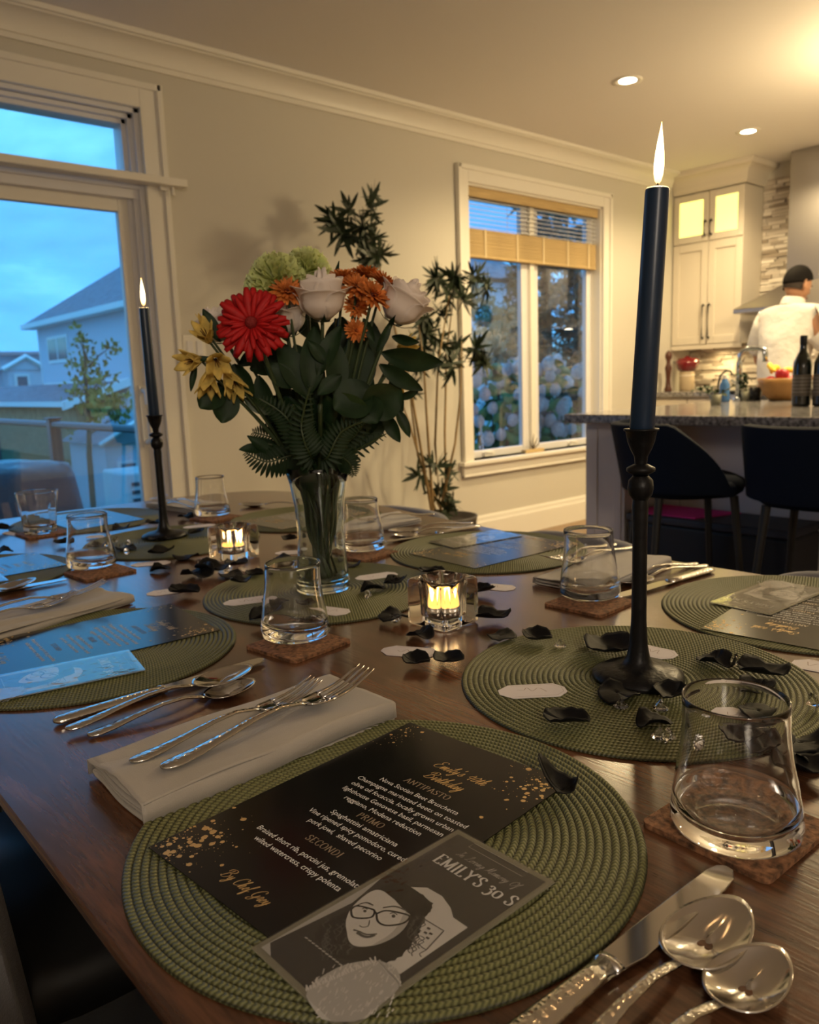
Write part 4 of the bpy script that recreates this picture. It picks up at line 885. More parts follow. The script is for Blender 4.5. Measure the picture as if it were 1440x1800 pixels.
# ================================================================== DINING TABLE
half = [(1.275, -.85), (1.272, .2), (1.272, .55), (1.266, .8), (1.272, .98), (1.298, 1.24), (1.325, 1.48), (1.350, 1.66), (1.375, 1.86), (1.375, 2.0), (1.36, 2.12), (1.32, 2.22), (1.24, 2.29), (1.08, 2.33), (.72, 2.345)]
cx_ = .7085
left_ = [(2 * cx_ - x if y > 1.1 else .1445, y) for x, y in half[::-1][1:]]
outl = half + left_
def smooth_poly(p, it=2):
    for _ in range(it):
        q = []
        for i in range(len(p)):
            a, b = p[i], p[(i + 1) % len(p)]
            q += [(.75 * a[0] + .25 * b[0], .75 * a[1] + .25 * b[1]), (.25 * a[0] + .75 * b[0], .25 * a[1] + .75 * b[1])]
        p = q
    return p
dt = thing('dining_table', 'long dark walnut dining table with gently bowed edges, laid for dinner', 'table', (cx_, .7, 0))
_tp = smooth_poly(outl); _in = [(cx_ + (x - cx_) * (1 - .05), .75 + (y - .75) * (1 - .02)) for x, y in _tp]; _m = loc(MB(), dt); _k = len(_tp)
_m.add([(x, y, TZ) for x, y in _tp] + [(x, y, TZ - .009) for x, y in _tp] + [(x, y, TZ - .034) for x, y in _in], [tuple(range(_k))] + [(i + r_ * _k, (i + 1) % _k + r_ * _k, (i + 1) % _k + (r_ + 1) * _k, i + (r_ + 1) * _k)[::-1] for r_ in (0, 1) for i in range(_k)] + [tuple(range(2 * _k, 3 * _k))[::-1]])
_m.obj('tabletop', K['table'], dt, bevel=.0025)
tag(MB().bx(-.42, 1.75, -1.2, 2.75, .0005, .012).obj('added_rug', mat('floor_darkening_rug', (.008, .008, .009), .95, bump=.5, bscale=200), bevel=.004), 'added black rug darkening the floor under the dining table and chairs', 'rug')  # made-up rug, black so the floor under the table reads as deep shade
loc(MB(), dt).bx(.30, 1.12, -.65, 2.1, TZ - .10, TZ - .035).obj('apron', K['table'], dt)
for x, y in ((.33, -.6), (1.09, -.6), (.33, 2.05), (1.09, 2.05)): loc(MB(), dt).tube([(x, y, TZ - .04), (x, y, 0)], [.05, .035], 4).obj('leg', K['table'], dt)

# ------------------------------------------------------------------ placemats
pf = []
NR = 32
for i in range(NR):
    for j in range(5):
        r = (i + j / 5) * MP; pf.append((max(r, .0002), .0020 + .0016 * math.sin(math.pi * (j / 5)) ** .5 if j else .0014))
pf += [(NR * MP, .0018), (NR * MP + .0006, .0006), (NR * MP - .001, 0), (.0002, 0)]
mat_me = MB().lathe(pf, 128).mesh('placemat', K['mat_near'], True)
ZM = TZ + .0036
mats = [((.348, .440), 'olive woven placemat under the black menu with readable text nearest the camera'),
        ((.731, .473), 'olive placemat in the table middle under the near black candlestick'),
        ((.336, 1.037), 'olive placemat on the left side under the menu mirroring blue window light'),
        ((.722, 1.054), 'olive placemat in the table middle under the flower vase'),
        ((1.115, 1.055), 'olive placemat on the far long side under the black menu with blue glare'),
        ((1.112, .450), 'olive placemat at the right under the pale glaring menu'),
        ((.325, 1.650), 'olive placemat at the left edge beyond the leaning napkin with forks'),
        ((.745, 1.660), 'olive placemat under the farther black candlestick'),
        ((1.105, 1.665), 'olive placemat behind the vase on the far long side'),
        ((.72, 2.105), 'olive placemat at the far head of the table before the patio door')]
for (x, y), l in mats:
    o = bpy.data.objects.new('placemat', mat_me); COL.objects.link(o); o.location = (x, y, TZ + .0002); o.rotation_euler = (0, 0, random.uniform(0, 6)); tag(o, l, 'placemat', 'round olive placemats')

# ------------------------------------------------------------------ lettering
def ribbon(mb, pts, w, z, w2=None, closed=False):
    """flat pen stroke: broad on downstrokes"""
    pts = [Vector((p[0], p[1])) for p in pts]; n = len(pts); vs = []
    for i, p in enumerate(pts):
        t = pts[min(i + 1, n - 1)] - pts[max(i - 1, 0)]
        t = t.normalized() if t.length > 1e-9 else Vector((1, 0)); k = w if w2 is None else w2 + (w - w2) * abs(t.y) ** 2
        nn = Vector((-t.y, t.x)) * k / 2; vs += [(*(p + nn), z), (*(p - nn), z)]
    mb.add(vs, [(2 * i, 2 * i + 1, 2 * i + 3, 2 * i + 2) for i in range(n - 1)])
def cat(p, k=6):
    P = [Vector(q) for q in p]; out = []
    for i in range(len(P) - 1):
        a, b, c, d = P[max(i - 1, 0)], P[i], P[i + 1], P[min(i + 2, len(P) - 1)]
        for j in range(k):
            t = j / k; out.append(.5 * ((2 * b) + (c - a) * t + (2 * a - 5 * b + 4 * c - d) * t * t + (3 * b - a - 3 * c + d) * t ** 3))
    return out + [P[-1]]
SCR = {  # cursive strokes in x-height units; (advance, [strokes])
 'E': (1.3, [[(1.1, 1.75), (.95, 2.0), (.55, 2.0), (.3, 1.65), (.55, 1.25), (.9, 1.2), (.5, 1.15), (.1, .75), (.2, .15), (.7, 0), (1.15, .3), (1.3, .5)]]),
 'B': (1.5, [[(.6, 1.9), (.5, 1), (.3, 0)], [(.1, 1.3), (.1, 1.8), (.6, 2.1), (1.1, 1.95), (1.15, 1.5), (.8, 1.15), (.55, 1.1), (1.0, 1.05), (1.25, .6), (1.0, .1), (.5, -.05), (.1, .2)]]),
 'C': (1.2, [[(1.0, 1.6), (.95, 1.95), (.6, 2.0), (.2, 1.4), (.1, .6), (.4, .0), (.9, .15), (1.2, .5)]]),
 'G': (1.3, [[(1.0, 1.6), (.95, 1.95), (.6, 2.0), (.2, 1.4), (.1, .6), (.4, .1), (.8, .3), (1.0, .9), (.9, .2), (.8, -.5), (.4, -.7), (.3, -.3), (1.0, .2), (1.3, .5)]]),
 'I': (.8, [[(.1, 1.7), (.6, 2.0), (.55, 1.0), (.2, .0), (-.1, .2)], [(.2, 2.0), (.9, 1.95)]]),
 'L': (1.2, [[(.2, 1.6), (.6, 2.1), (.7, 1.6), (.35, .5), (.0, .0), (.5, .1), (1.1, .0), (1.25, .3)]]),
 'M': (1.7, [[(-.1, .1), (.2, .6), (.45, 2.0), (.5, .3), (1.05, 2.0), (1.05, .2), (1.3, 0), (1.6, .4)]]),
 'O': (1.3, [[(.7, 2.0), (.2, 1.5), (.1, .6), (.5, 0), (1.0, .5), (1.1, 1.4), (.7, 2.0), (.5, 1.7), (1.3, 1.6)]]),
 'm': (1.25, [[(-.1, .3), (.15, .95), (.15, 0), (.35, .9), (.5, .9), (.5, 0), (.75, .95), (.9, .85), (.85, .1), (1.0, 0), (1.2, .4)]]),
 'n': (.95, [[(-.1, .3), (.15, .95), (.15, 0), (.4, .95), (.55, .85), (.55, .1), (.7, 0), (.9, .4)]]),
 'i': (.5, [[(0, .4), (.2, .95), (.15, .15), (.3, 0), (.5, .4)], [(.3, 1.35), (.33, 1.45)]]),
 'l': (.5, [[(0, .4), (.35, 1.6), (.3, 2.0), (.15, 1.5), (.15, .2), (.3, 0), (.5, .4)]]),
 'y': (.8, [[(0, .4), (.15, .95), (.2, .2), (.4, .1), (.6, .95), (.55, -.3), (.3, -.9), (.1, -.6), (.5, .0), (.8, .4)]]),
 "'": (.3, [[(.2, 2.0), (.1, 1.6)]]),
 's': (.65, [[(0, .3), (.3, 1.1), (.45, .4), (.3, 0), (.05, .15), (.4, .1), (.65, .4)]]),
 '4': (.9, [[(.45, 1.7), (.1, .8), (.75, .8)], [(.65, 1.5), (.55, .0)]]),
 '0': (.9, [[(.5, 1.6), (.15, 1.0), (.2, .1), (.6, .3), (.7, 1.2), (.5, 1.6)]]),
 't': (.6, [[(0, .4), (.3, 1.6), (.2, .2), (.35, 0), (.6, .4)], [(.0, 1.15), (.6, 1.2)]]),
 'h': (.9, [[(0, .4), (.35, 1.6), (.3, 2.0), (.15, 1.5), (.12, 0), (.35, .9), (.55, .85), (.5, .1), (.65, 0), (.9, .4)]]),
 'r': (.6, [[(0, .3), (.2, 1.0), (.4, .85), (.35, .15), (.45, 0), (.6, .4)]]),
 'd': (.85, [[(.5, .85), (.2, .85), (.05, .3), (.3, .0), (.55, .6), (.75, 2.0), (.6, .3), (.7, .0), (.85, .4)]]),
 'a': (.8, [[(.55, .85), (.2, .85), (.05, .3), (.3, .0), (.6, .85), (.55, .15), (.65, 0), (.8, .4)]]),
 'e': (.6, [[(0, .4), (.4, .75), (.3, .95), (.1, .5), (.25, 0), (.6, .4)]]),
 'f': (.6, [[(0, .4), (.4, 1.7), (.3, 2.0), (.15, 1.2), (.15, -.8), (.3, -.6), (.25, .1), (.6, .4)]]),
 'o': (.75, [[(.45, .95), (.1, .6), (.2, 0), (.5, .3), (.45, .95), (.75, .8)]]),
 'v': (.75, [[(0, .6), (.15, .95), (.25, .05), (.5, .9), (.75, .85)]]),
 'g': (.8, [[(.55, .85), (.2, .85), (.05, .3), (.3, .05), (.6, .85), (.5, -.5), (.3, -.9), (.1, -.6), (.5, .0), (.8, .4)]]),
 ' ': (.7, [])}
def script(mb, s, cx, cyy, size, z, w=.16, slant=.32, rot=0):
    tot = sum(SCR[c][0] for c in s); x = -tot / 2
    for c in s:
        adv, st = SCR[c]
        for q in st:
            pts = [((x + p[0] + slant * p[1]) * size, p[1] * size) for p in cat([(a, b) for a, b in q])]
            pts = [(cx + a * math.cos(rot) - b * math.sin(rot), cyy + a * math.sin(rot) + b * math.cos(rot)) for a, b in pts]
            ribbon(mb, pts, w * size, z, w * size * .45)
        x += adv
SER = {  # upright serif capitals, unit height: (advance, [polylines], [serif feet])
 'A': (.78, [[(.05, 0), (.38, 1), (.72, 0)], [(.18, .35), (.58, .35)]], [(.05, 0), (.72, 0)]), 'N': (.85, [[(.12, 0), (.12, 1), (.72, 0), (.72, 1)]], [(.12, 0), (.12, 1), (.72, 1)]),
 'T': (.72, [[(.36, 0), (.36, 1)], [(.04, .85), (.04, 1), (.68, 1), (.68, .85)]], [(.36, 0)]), 'I': (.38, [[(.19, 0), (.19, 1)]], [(.19, 0), (.19, 1)]),
 'P': (.66, [[(.14, 0), (.14, 1), (.42, 1), (.56, .88), (.56, .62), (.42, .5), (.14, .5)]], [(.14, 0), (.14, 1)]),
 'S': (.60, [[(.50, .80), (.46, .95), (.28, 1.0), (.12, .90), (.10, .72), (.24, .57), (.42, .45), (.50, .28), (.44, .08), (.26, 0), (.10, .06), (.07, .24)]], []),
 'O': (.85, [[(.42, 1), (.16, .86), (.07, .5), (.16, .14), (.42, 0), (.68, .14), (.77, .5), (.68, .86), (.42, 1)]], []),
 'R': (.74, [[(.14, 0), (.14, 1), (.42, 1), (.56, .88), (.56, .64), (.42, .52), (.14, .52)], [(.36, .52), (.66, 0)]], [(.14, 0), (.14, 1), (.66, 0)]),
 'M': (1.0, [[(.12, 0), (.14, 1), (.5, .05), (.86, 1), (.88, 0)]], [(.12, 0), (.14, 1), (.86, 1), (.88, 0)]),
 'E': (.68, [[(.14, 0), (.14, 1)], [(.14, 1), (.58, 1), (.58, .86)], [(.14, .52), (.45, .52)], [(.14, 0), (.60, 0), (.60, .15)]], [(.14, 0), (.14, 1)]),
 'C': (.75, [[(.66, .78), (.62, .93), (.42, 1), (.18, .86), (.08, .5), (.18, .14), (.42, 0), (.62, .08), (.68, .24)]], []),
 'D': (.82, [[(.14, 0), (.14, 1), (.42, 1), (.66, .84), (.74, .5), (.66, .16), (.42, 0), (.14, 0)]], []),
 'L': (.64, [[(.14, 1), (.14, 0), (.58, 0), (.58, .16)]], [(.14, 1), (.14, 0)]), 'Y': (.72, [[(.04, 1), (.36, .48), (.68, 1)], [(.36, .48), (.36, 0)]], [(.04, 1), (.68, 1), (.36, 0)]),
 "'": (.22, [[(.12, 1.02), (.09, .76)]], []), ' ': (.35, [], []),
 '3': (.58, [[(.08, .62), (.14, .74), (.3, .76), (.42, .64), (.38, .5), (.22, .42), (.42, .34), (.48, .12), (.38, -.12), (.2, -.22), (.06, -.12)]], []),
 '0': (.66, [[(.33, .68), (.12, .58), (.07, .34), (.12, .1), (.33, 0), (.54, .1), (.59, .34), (.54, .58), (.33, .68)]], [])}
def serif(mb, s, cx, cyy, h, z, sp=.06, wide=None):
    tot = sum(SER[c][0] + sp for c in s) - sp; k = (wide / (tot * h)) if wide else 1; x = -tot / 2
    for c in s:
        a, st, sf = SER[c]
        for q in st:
            q2 = cat(q, 5) if c in 'SOC30' or (c in 'PRD' and len(q) > 4) else q
            if c in 'PRD' and len(q) > 4: q2 = q
            for i in range(len(q2) - 1) if c not in 'SOC30' else ():
                ribbon(mb, [((x + q2[i][0]) * h * k + cx, q2[i][1] * h + cyy), ((x + q2[i + 1][0]) * h * k + cx, q2[i + 1][1] * h + cyy)], .16 * h, z, .07 * h)
            if c in 'SOC30': ribbon(mb, [((x + p[0]) * h * k + cx, p[1] * h + cyy) for p in q2], .16 * h, z, .07 * h)
        for fx, fy in sf: ribbon(mb, [((x + fx - .13) * h * k + cx, fy * h + cyy), ((x + fx + .13) * h * k + cx, fy * h + cyy)], .045 * h, z, .045 * h)
        x += a + sp
def sans(mb, s, cx, cyy, width, z, size=None):
    cu = bpy.data.curves.new('t', 'FONT'); cu.body = s; cu.size = 1; cu.resolution_u = 2; cu.space_character = 1.0
    o = bpy.data.objects.new('t', cu); COL.objects.link(o); bpy.context.view_layer.update()
    dg = bpy.context.evaluated_depsgraph_get(); me = bpy.data.meshes.new_from_object(o.evaluated_get(dg))
    V = [v.co.copy() for v in me.vertices]; F = [tuple(p.vertices) for p in me.polygons]; x0 = min(v.x for v in V); x1 = max(v.x for v in V); k = width / (x1 - x0); ky = size or k
    mb.add([(cx + (v.x - (x0 + x1) / 2) * k, cyy + v.y * ky, z) for v in V], F)
    bpy.data.objects.remove(o); bpy.data.curves.remove(cu); bpy.data.meshes.remove(me)

# ------------------------------------------------------------------ menus
def splat(mb, cx, cyy, rg, n, sx, sy, rmin, rmax, z, x0, x1, y0, y1):
    for _ in range(n):
        x = cx + rg.gauss(0, sx); y = cyy + rg.gauss(0, sy); r = rmin + (rmax - rmin) * rg.random() ** 4
        if not (x0 + r < x < x1 - r and y0 + r < y < y1 - r): continue
        k = 10; mb.add([(x + r * (1 + rg.uniform(-.15, .15)) * math.cos(2 * math.pi * j / k), y + r * (1 + rg.uniform(-.15, .15)) * math.sin(2 * math.pi * j / k), z) for j in range(k)], [tuple(range(k))])
MX0, MX1, MY0, MY1 = -.092, .090, -.136, .142
def make_menu(full=True):
    t = thing('menu_card', 'x', 'menu', (0, 0, 0), 0, 'dinner menu cards')
    MB().bx(MX0, MX1, MY0, MY1, 0, .0007).obj('card', K['black_card'], t)
    zz = .00085; tx = MB(); sz = .0098
    for gi_, lines_ in enumerate(((('Nova Scotian Beet Bruschetta', .0095, .0425, .085), ('Champagne marinated beets on toasted', .0095, .0325, .119), ('olive oil focaccia, locally grown urban', .0085, .0228, .111), ('lighthouse Genovese basil, parmesan', .0080, .0130, .109), ('reggiano, Modena reduction', .0078, .0032, .083)),
                        (('Spaghettini amatriciana', .0100, -.0180, .072), ('Vine ripened spicy pomodoro, cured', .0105, -.0275, .104), ('pork jowl,  shaved pecorino', .0097, -.0372, .079)),
                        (('Braised short rib, porcini jus, gremolata,', .0058, -.0690, .115), ('wilted watercress, crispy polenta', .0055, -.0790, .095)))):
        tx = MB()
        for s, xc, y, w in lines_: sans(tx, s, xc, y, w, zz, .0077)
        tx.obj('lettering', K['print_white'], t)
    g = MB(); rg = random.Random(4)
    for s_, a_, b_, c_ in (("Emily's 40th", .012, .0900, .0060), ("Birthday", .010, .0710, .0062), ("By Chef Grey", .002, -.1200, .0050)):
        g = MB(); script(g, s_, a_, b_, c_, zz); g.obj('script_lettering', K['print_gold'], t)
    dg_ = mat('dull_gold_print', (.30, .23, .16), .4, .3)
    for s_, a_, b_ in (('ANTIPASTO', .008, .0545), ('PRIMO', .007, -.0085), ('SECONDI', .006, -.0540)):
        g = MB(); serif(g, s_, a_, b_, .0066, zz, .12); g.obj('course_title', dg_, t)
    g = MB()
    splat(g, MX0 + .012, MY0 + .014, rg, 330, .019, .022, .0003, .0030, zz, MX0, MX1, MY0, MY1)
    splat(g, MX1 - .010, MY1 - .012, rg, 210, .018, .020, .0003, .0027, zz, MX0, MX1, MY0, MY1)
    splat(g, MX0 + .010, MY1 - .022, rg, 60, .010, .014, .0003, .0022, zz, MX0, MX1, MY0, MY1)
    o = g.obj('gold_splatter', K['print_gold'], t); o['kind'] = 'stuff'
    return t
def rot_up(deg): return math.radians(deg - 90)
m0 = make_menu(); m0.location = (.346, .458, ZM + .0008); m0.rotation_euler = (0, 0, rot_up(5)); m0['label'] = 'black menu card with readable white text and gold splatter on the nearest placemat'
def menu(cx, cyy, deg, lab, dz=.0008): return dup(m0, (cx, cyy, ZM + dz), rot_up(deg), lab)
a, b = T(293, 1063, ZM), T(384, 1112, ZM); v_ = (a + b) / 2; dr_ = math.degrees(ang(b, a)) - 90
mc = menu(v_.x - .137 * math.cos(math.radians(dr_)), v_.y - .137 * math.sin(math.radians(dr_)), dr_, 'black menu mirroring the blue window under the blue laminated photo on the left placemat')
me_ = menu(1.085, .435, 187, 'pale glaring menu on the right placemat beside the laminated photo')
mf = menu(1.125, 1.045, 178, 'black menu with blue glare on the placemat across from the vase')
mg = menu(.345, 1.665, 2, 'menu reflecting blue light at the left edge behind the tumbler nearest the door')
mh = menu(.72, 2.115, -88, 'blue-lit menu at the far head of the table before the patio door')
mi = menu(1.10, 1.66, 184, 'menu on the placemat half hidden behind the flower vase')
# laminated photo cards
CW, CL = .089, .1765
cc0 = Vector((.2915, .3475)); cu_ = Vector((1, .02)).normalized(); crr = Vector((cu_.y, -cu_.x))
def cl_(x, y): p = T(x, y, .7655); p = Vector((p.x, p.y)) - cc0; return (p.dot(crr), p.dot(cu_))
def q2(pts): return [cl_(440 + x / 2.667, 1450 + y / 2.667) for x, y in pts]
def flat(poly, m, par, z, name): MB().add([(x, y, z) for x, y in poly], [tuple(range(len(poly)))]).obj(name, m, par)
def flatc(poly, m, par, z, name):
    # outline triangulated so that concave shapes stay clean
    from mathutils.geometry import tessellate_polygon
    tr = tessellate_polygon([[Vector((x, y, 0)) for x, y in poly]]); f = []
    for a_, b_, c_ in tr:
        A, B, C_ = [Vector(poly[i]) for i in (a_, b_, c_)]
        f.append((a_, b_, c_) if (B - A).cross(C_ - A) > 0 else (a_, c_, b_))
    MB().add([(x, y, z) for x, y in poly], f).obj(name, m, par)
def make_photo():
    t = thing('photo_card', 'x', 'photo card', (0, 0, 0), 0, 'laminated photo cards')
    MB().bx(-CW / 2, CW / 2, -CL / 2, CL / 2, 0, .0006).obj('laminate', K['laminate_edge'], t)
    b_ = .0045; MB().bx(-CW / 2 + b_, CW / 2 - b_, -CL / 2 + b_, CL / 2 - b_, .0006, .0009).obj('print', K['grey1'], t)
    z = .0010; dz = .00007; sm_ = lambda p: smooth_poly(p, 2)
    flatc([(-.040, -.078), (-.034, -.02), (-.038, -.0), (-.0405, .01), (-.0405, -.084), (-.03, -.084)], K['grey4'], t, z, 'torn_border')
    flatc(q2([(680, 330), (750, 297), (830, 300), (900, 340), (940, 395), (952, 440), (1020, 487), (705, 705), (600, 700)]), K['grey5'], t, z, 'arch')
    hair_ = smooth_poly(q2([(520, 385), (560, 330), (620, 295), (690, 268), (760, 300), (800, 330), (858, 370), (850, 410), (815, 440), (805, 490), (770, 540), (740, 590), (690, 640), (600, 665), (500, 640), (420, 640), (330, 580), (290, 520), (350, 460), (440, 420)]), 2)
    rq = random.Random(8); hq = []
    for i, p_ in enumerate(hair_):
        a_ = Vector(p_); b2 = Vector(hair_[(i + 1) % len(hair_)]); n2 = Vector((-(b2 - a_).y, (b2 - a_).x)); n2 = n2.normalized() if n2.length > 0 else n2
        hq.append(tuple(a_ + n2 * rq.uniform(-.0009, .0009)))
    flatc(hq, K['grey0'], t, z + dz, 'portrait_hair')
    m = MB()
    for k in range(46):
        x0 = rq.choice((rq.uniform(740, 815), rq.uniform(330, 470))); y0 = rq.uniform(430, 600); w_ = rq.uniform(8, 22)
        ribbon(m, [tuple(p) for p in cat(q2([(x0, y0), (x0 + w_, y0 + 14), (x0 - w_ * .4, y0 + 30), (x0 - 20 + w_, y0 + 46)]), 3)], .0006, z + 1.5 * dz)
    m.obj('portrait_hair_strands', K['grey2'], t)
    flatc(smooth_poly(q2([(250, 790), (330, 720), (430, 665), (520, 645), (600, 640), (680, 670), (710, 730), (690, 790), (600, 860), (530, 930), (350, 933), (300, 880)]), 1), K['grey4'], t, z + 2 * dz, 'portrait_sweater')
    m = MB()
    for k in range(120):
        x0 = rq.uniform(300, 680); y0 = rq.uniform(665, 915); 
        if x0 - 250 < (790 - y0) * .9: continue
        ribbon(m, q2([(x0, y0), (x0 + rq.uniform(6, 16), y0 - rq.uniform(8, 26))]), rq.uniform(.0003, .0008), z + 2.5 * dz)
    for k in range(60):
        u_ = k / 59; bx_, by_ = (250 + 330 * u_, 780 - 140 * u_) if k % 2 else (600 + 100 * u_, 645 + 110 * u_); ribbon(m, q2([(bx_ + 8, by_ + 10), (bx_ + rq.uniform(-10, 10), by_ - rq.uniform(4, 16))]), .0009, z + 2.5 * dz)
    m.obj('sweater_knit', K['grey5'], t)
    flatc(smooth_poly(q2([(455, 520), (445, 460), (470, 400), (520, 350), (575, 312), (620, 312), (660, 345), (700, 375), (745, 400), (750, 440), (725, 490), (680, 530), (620, 560), (550, 580), (490, 578), (462, 555)]), 2), K['grey5'], t, z + 3 * dz, 'portrait_face')
    flatc(smooth_poly(q2([(745, 402), (752, 440), (727, 492), (682, 532), (622, 562), (560, 580), (600, 555), (660, 520), (700, 470), (715, 430)]), 2), K['grey4'], t, z + 3.5 * dz, 'portrait_shade')
    flatc(smooth_poly(q2([(620, 296), (690, 268), (760, 300), (858, 375), (845, 410), (790, 430), (752, 432), (715, 400), (665, 345)]), 2), K['grey0'], t, z + 4 * dz, 'portrait_fringe')
    m = MB(); zf = z + 5 * dz
    for pts in ([(473, 405), (500, 388), (560, 400), (583, 412), (570, 440), (520, 446), (480, 438), (473, 405)], [(592, 425), (640, 410), (720, 425), (748, 440), (715, 470), (640, 480), (600, 462), (592, 425)]):
        ribbon(m, [tuple(p) for p in cat(q2(pts), 5)], .0014, zf)
    ribbon(m, q2([(583, 415), (594, 425)]), .0014, zf); ribbon(m, q2([(748, 440), (775, 435)]), .0014, zf)
    m.obj('portrait_glasses', K['grey0'], t)
    m = MB()
    for x, y, r in ((538, 412, 7), (672, 436, 8)):
        m.add([(*p, zf) for p in q2([(x + r * 1.2 * math.cos(k * .785), y + r * math.sin(k * .785)) for k in range(8)])], [tuple(range(8))])
    for pts in ([(498, 390), (520, 378), (545, 374), (575, 386)], [(496, 387), (545, 371), (578, 385)], [(622, 396), (680, 389), (732, 408)], [(622, 398), (680, 392), (732, 411)], [(655, 425), (672, 420), (690, 430)], [(525, 403), (538, 398), (550, 406)], [(560, 455), (553, 482), (528, 488), (512, 480)]): ribbon(m, [tuple(p) for p in cat(q2(pts), 4)], .0007, zf)
    m.obj('portrait_eyes', K['grey2'], t)
    m = MB(); ribbon(m, [tuple(p) for p in cat(q2([(484, 500), (510, 508), (545, 522), (595, 520)]), 5)], .0012, zf); ribbon(m, [tuple(p) for p in cat(q2([(500, 512), (530, 530), (560, 533), (585, 524)]), 5)], .0020, zf); m.obj('portrait_mouth', K['grey2'], t)
    m = MB(); ribbon(m, q2([(820, 452), (908, 505), (825, 595), (745, 540), (820, 452)]), .0009, zf)
    for a_ in ((830, 490), (840, 515), (815, 510), (825, 535)): ribbon(m, q2([a_, (a_[0] + 14, a_[1] + 8)]), .0016, zf)
    m.obj('stamp_mark', K['grey2'], t)
    m = MB(); serif(m, "EMILY'S 30 S", .005, .0475, .0108, zf, .07, .070); m.obj('title_lettering', K['print_white'], t)
    m = MB(); script(m, 'In Loving Memory Of', .004, .0640, .0033, zf, .14); ribbon(m, [(-.023, .077), (-.023, .083), (.026, .083), (.026, .077), (-.023, .077)], .0004, zf)
    for i in range(11): x, y = cl_(440 + (262 + i * 16) / 2.667, 1450 + (540 + i * 12.5) / 2.667); ribbon(m, [(x - .0012, y), (x + .0012, y + .0006)], .0010, zf)
    m.obj('script_lettering', K['grey4'], t)
    MB().bx(-CW / 2 + .0002, CW / 2 - .0002, -CL / 2 + .0002, CL / 2 - .0002, .0016, .0017).obj('film', K['film'], t)
    return t
K['laminate_edge'] = mat('clear_laminate_rim', (.30, .29, .22), .2, trans=.3); K['film'] = pane('laminate_top_film', (.97, .97, .97), 1.5, 1.0, .06)
_n = K['film'].node_tree; _g = [n for n in _n.nodes if n.type == 'BSDF_GLOSSY'][0]; _q = N(_n, 'ShaderNodeTexNoise'); _q.inputs['Scale'].default_value = 55; _q.inputs['Detail'].default_value = 3; _b = N(_n, 'ShaderNodeBump'); _b.inputs['Strength'].default_value = .35; _b.inputs['Distance'].default_value = .002
_tc = N(_n, 'ShaderNodeTexCoord'); _n.links.new(_tc.outputs['Object'], _q.inputs[0]); _n.links.new(_q.outputs[0], _b.inputs['Height']); _n.links.new(_b.outputs[0], _g.inputs['Normal'])
ph0 = make_photo(); ph0.location = (cc0.x, cc0.y, ZM + .0018); ph0.rotation_euler = (0, 0, ang((0, 0), cu_) - math.pi / 2); ph0['label'] = 'laminated black and white photo card with a portrait and arch, overlapping the nearest menu'
def photo(pxA, pxB, lab, flip=0):   # A bottom-left corner, B top-left corner
    a = T(*pxA, ZM + .002); b = T(*pxB, ZM + .002); th = ang(a, b); u = Vector((math.cos(th), math.sin(th))); r = Vector((u.y, -u.x)); c = Vector((b.x, b.y)) - u * CL / 2 + r * CW / 2
    return dup(ph0, (c.x, c.y, ZM + .0020), th - math.pi / 2, lab)
dup(ph0, (.275, .955, ZM + .0020), rot_up(-10), 'laminated photo mirroring blue sky on the left placemat')
dup(ph0, (1.133, .508, ZM + .0020), rot_up(178), 'laminated photo card lying on the right placemat beside the pale menu')
dup(ph0, (1.165, 1.135, ZM + .0020), rot_up(172), 'laminated photo with blue glare on the placemat across from the vase')
dup(ph0, (.285, 1.575, ZM + .0020), rot_up(-3), 'laminated photo at the left edge on the placemat beyond the leaning napkin')

# ------------------------------------------------------------------ cutlery
def headz(x, L): return 0
def make_fork():
    t = thing('fork', 'x', 'fork', (0, 0, 0), 0, 'forks')
    xs = [0, .004, .012, .03, .055, .085, .11, .128, .14]; w = [.003, .0068, .0088, .0078, .0056, .0040, .0032, .0034, .0045]
    z = [.0035, .0032, .0030, .0040, .0070, .0110, .0120, .0085, .0050]
    MB().tube([(x, 0, zz + .0002) for x, zz in zip(xs, z)], w, 12, flat=[.45, .28, .24, .26, .34, .45, .52, .5, .35]).obj('handle', K['hammer'], t, smooth=True)
    m = MB()
    def zc_(x): q = (x - .138) / .07; return .0050 - .0060 * math.sin(math.pi * min(1, q * 1.0)) * .55 + .011 * q * q
    def hd(u, v): x = .136 + .024 * u; hw = .0045 + .0078 * (1 - (1 - u) ** 2) ** .6; y = (v - .5) * 2 * hw; return (x, y, zc_(x) + .0030 * (abs(v - .5) * 2) ** 2)
    m.grid(hd, 8, 10, thick=.0016)
    for k in range(4):
        y0 = -.0103 + k * .00687; pts = [(.1585 + .0515 * j / 7, y0 * (1 - .04 * j / 7), zc_(.1585 + .0515 * j / 7) + (.0022 if k in (0, 3) else .0002) * (1 - j / 7)) for j in range(8)]
        m.tube(pts, [.0022, .0022, .0021, .0020, .0019, .0018, .0016, .0006], 8, flat=.55)
    m.obj('tines', K['steel'], t, smooth=True)
    return t, .21
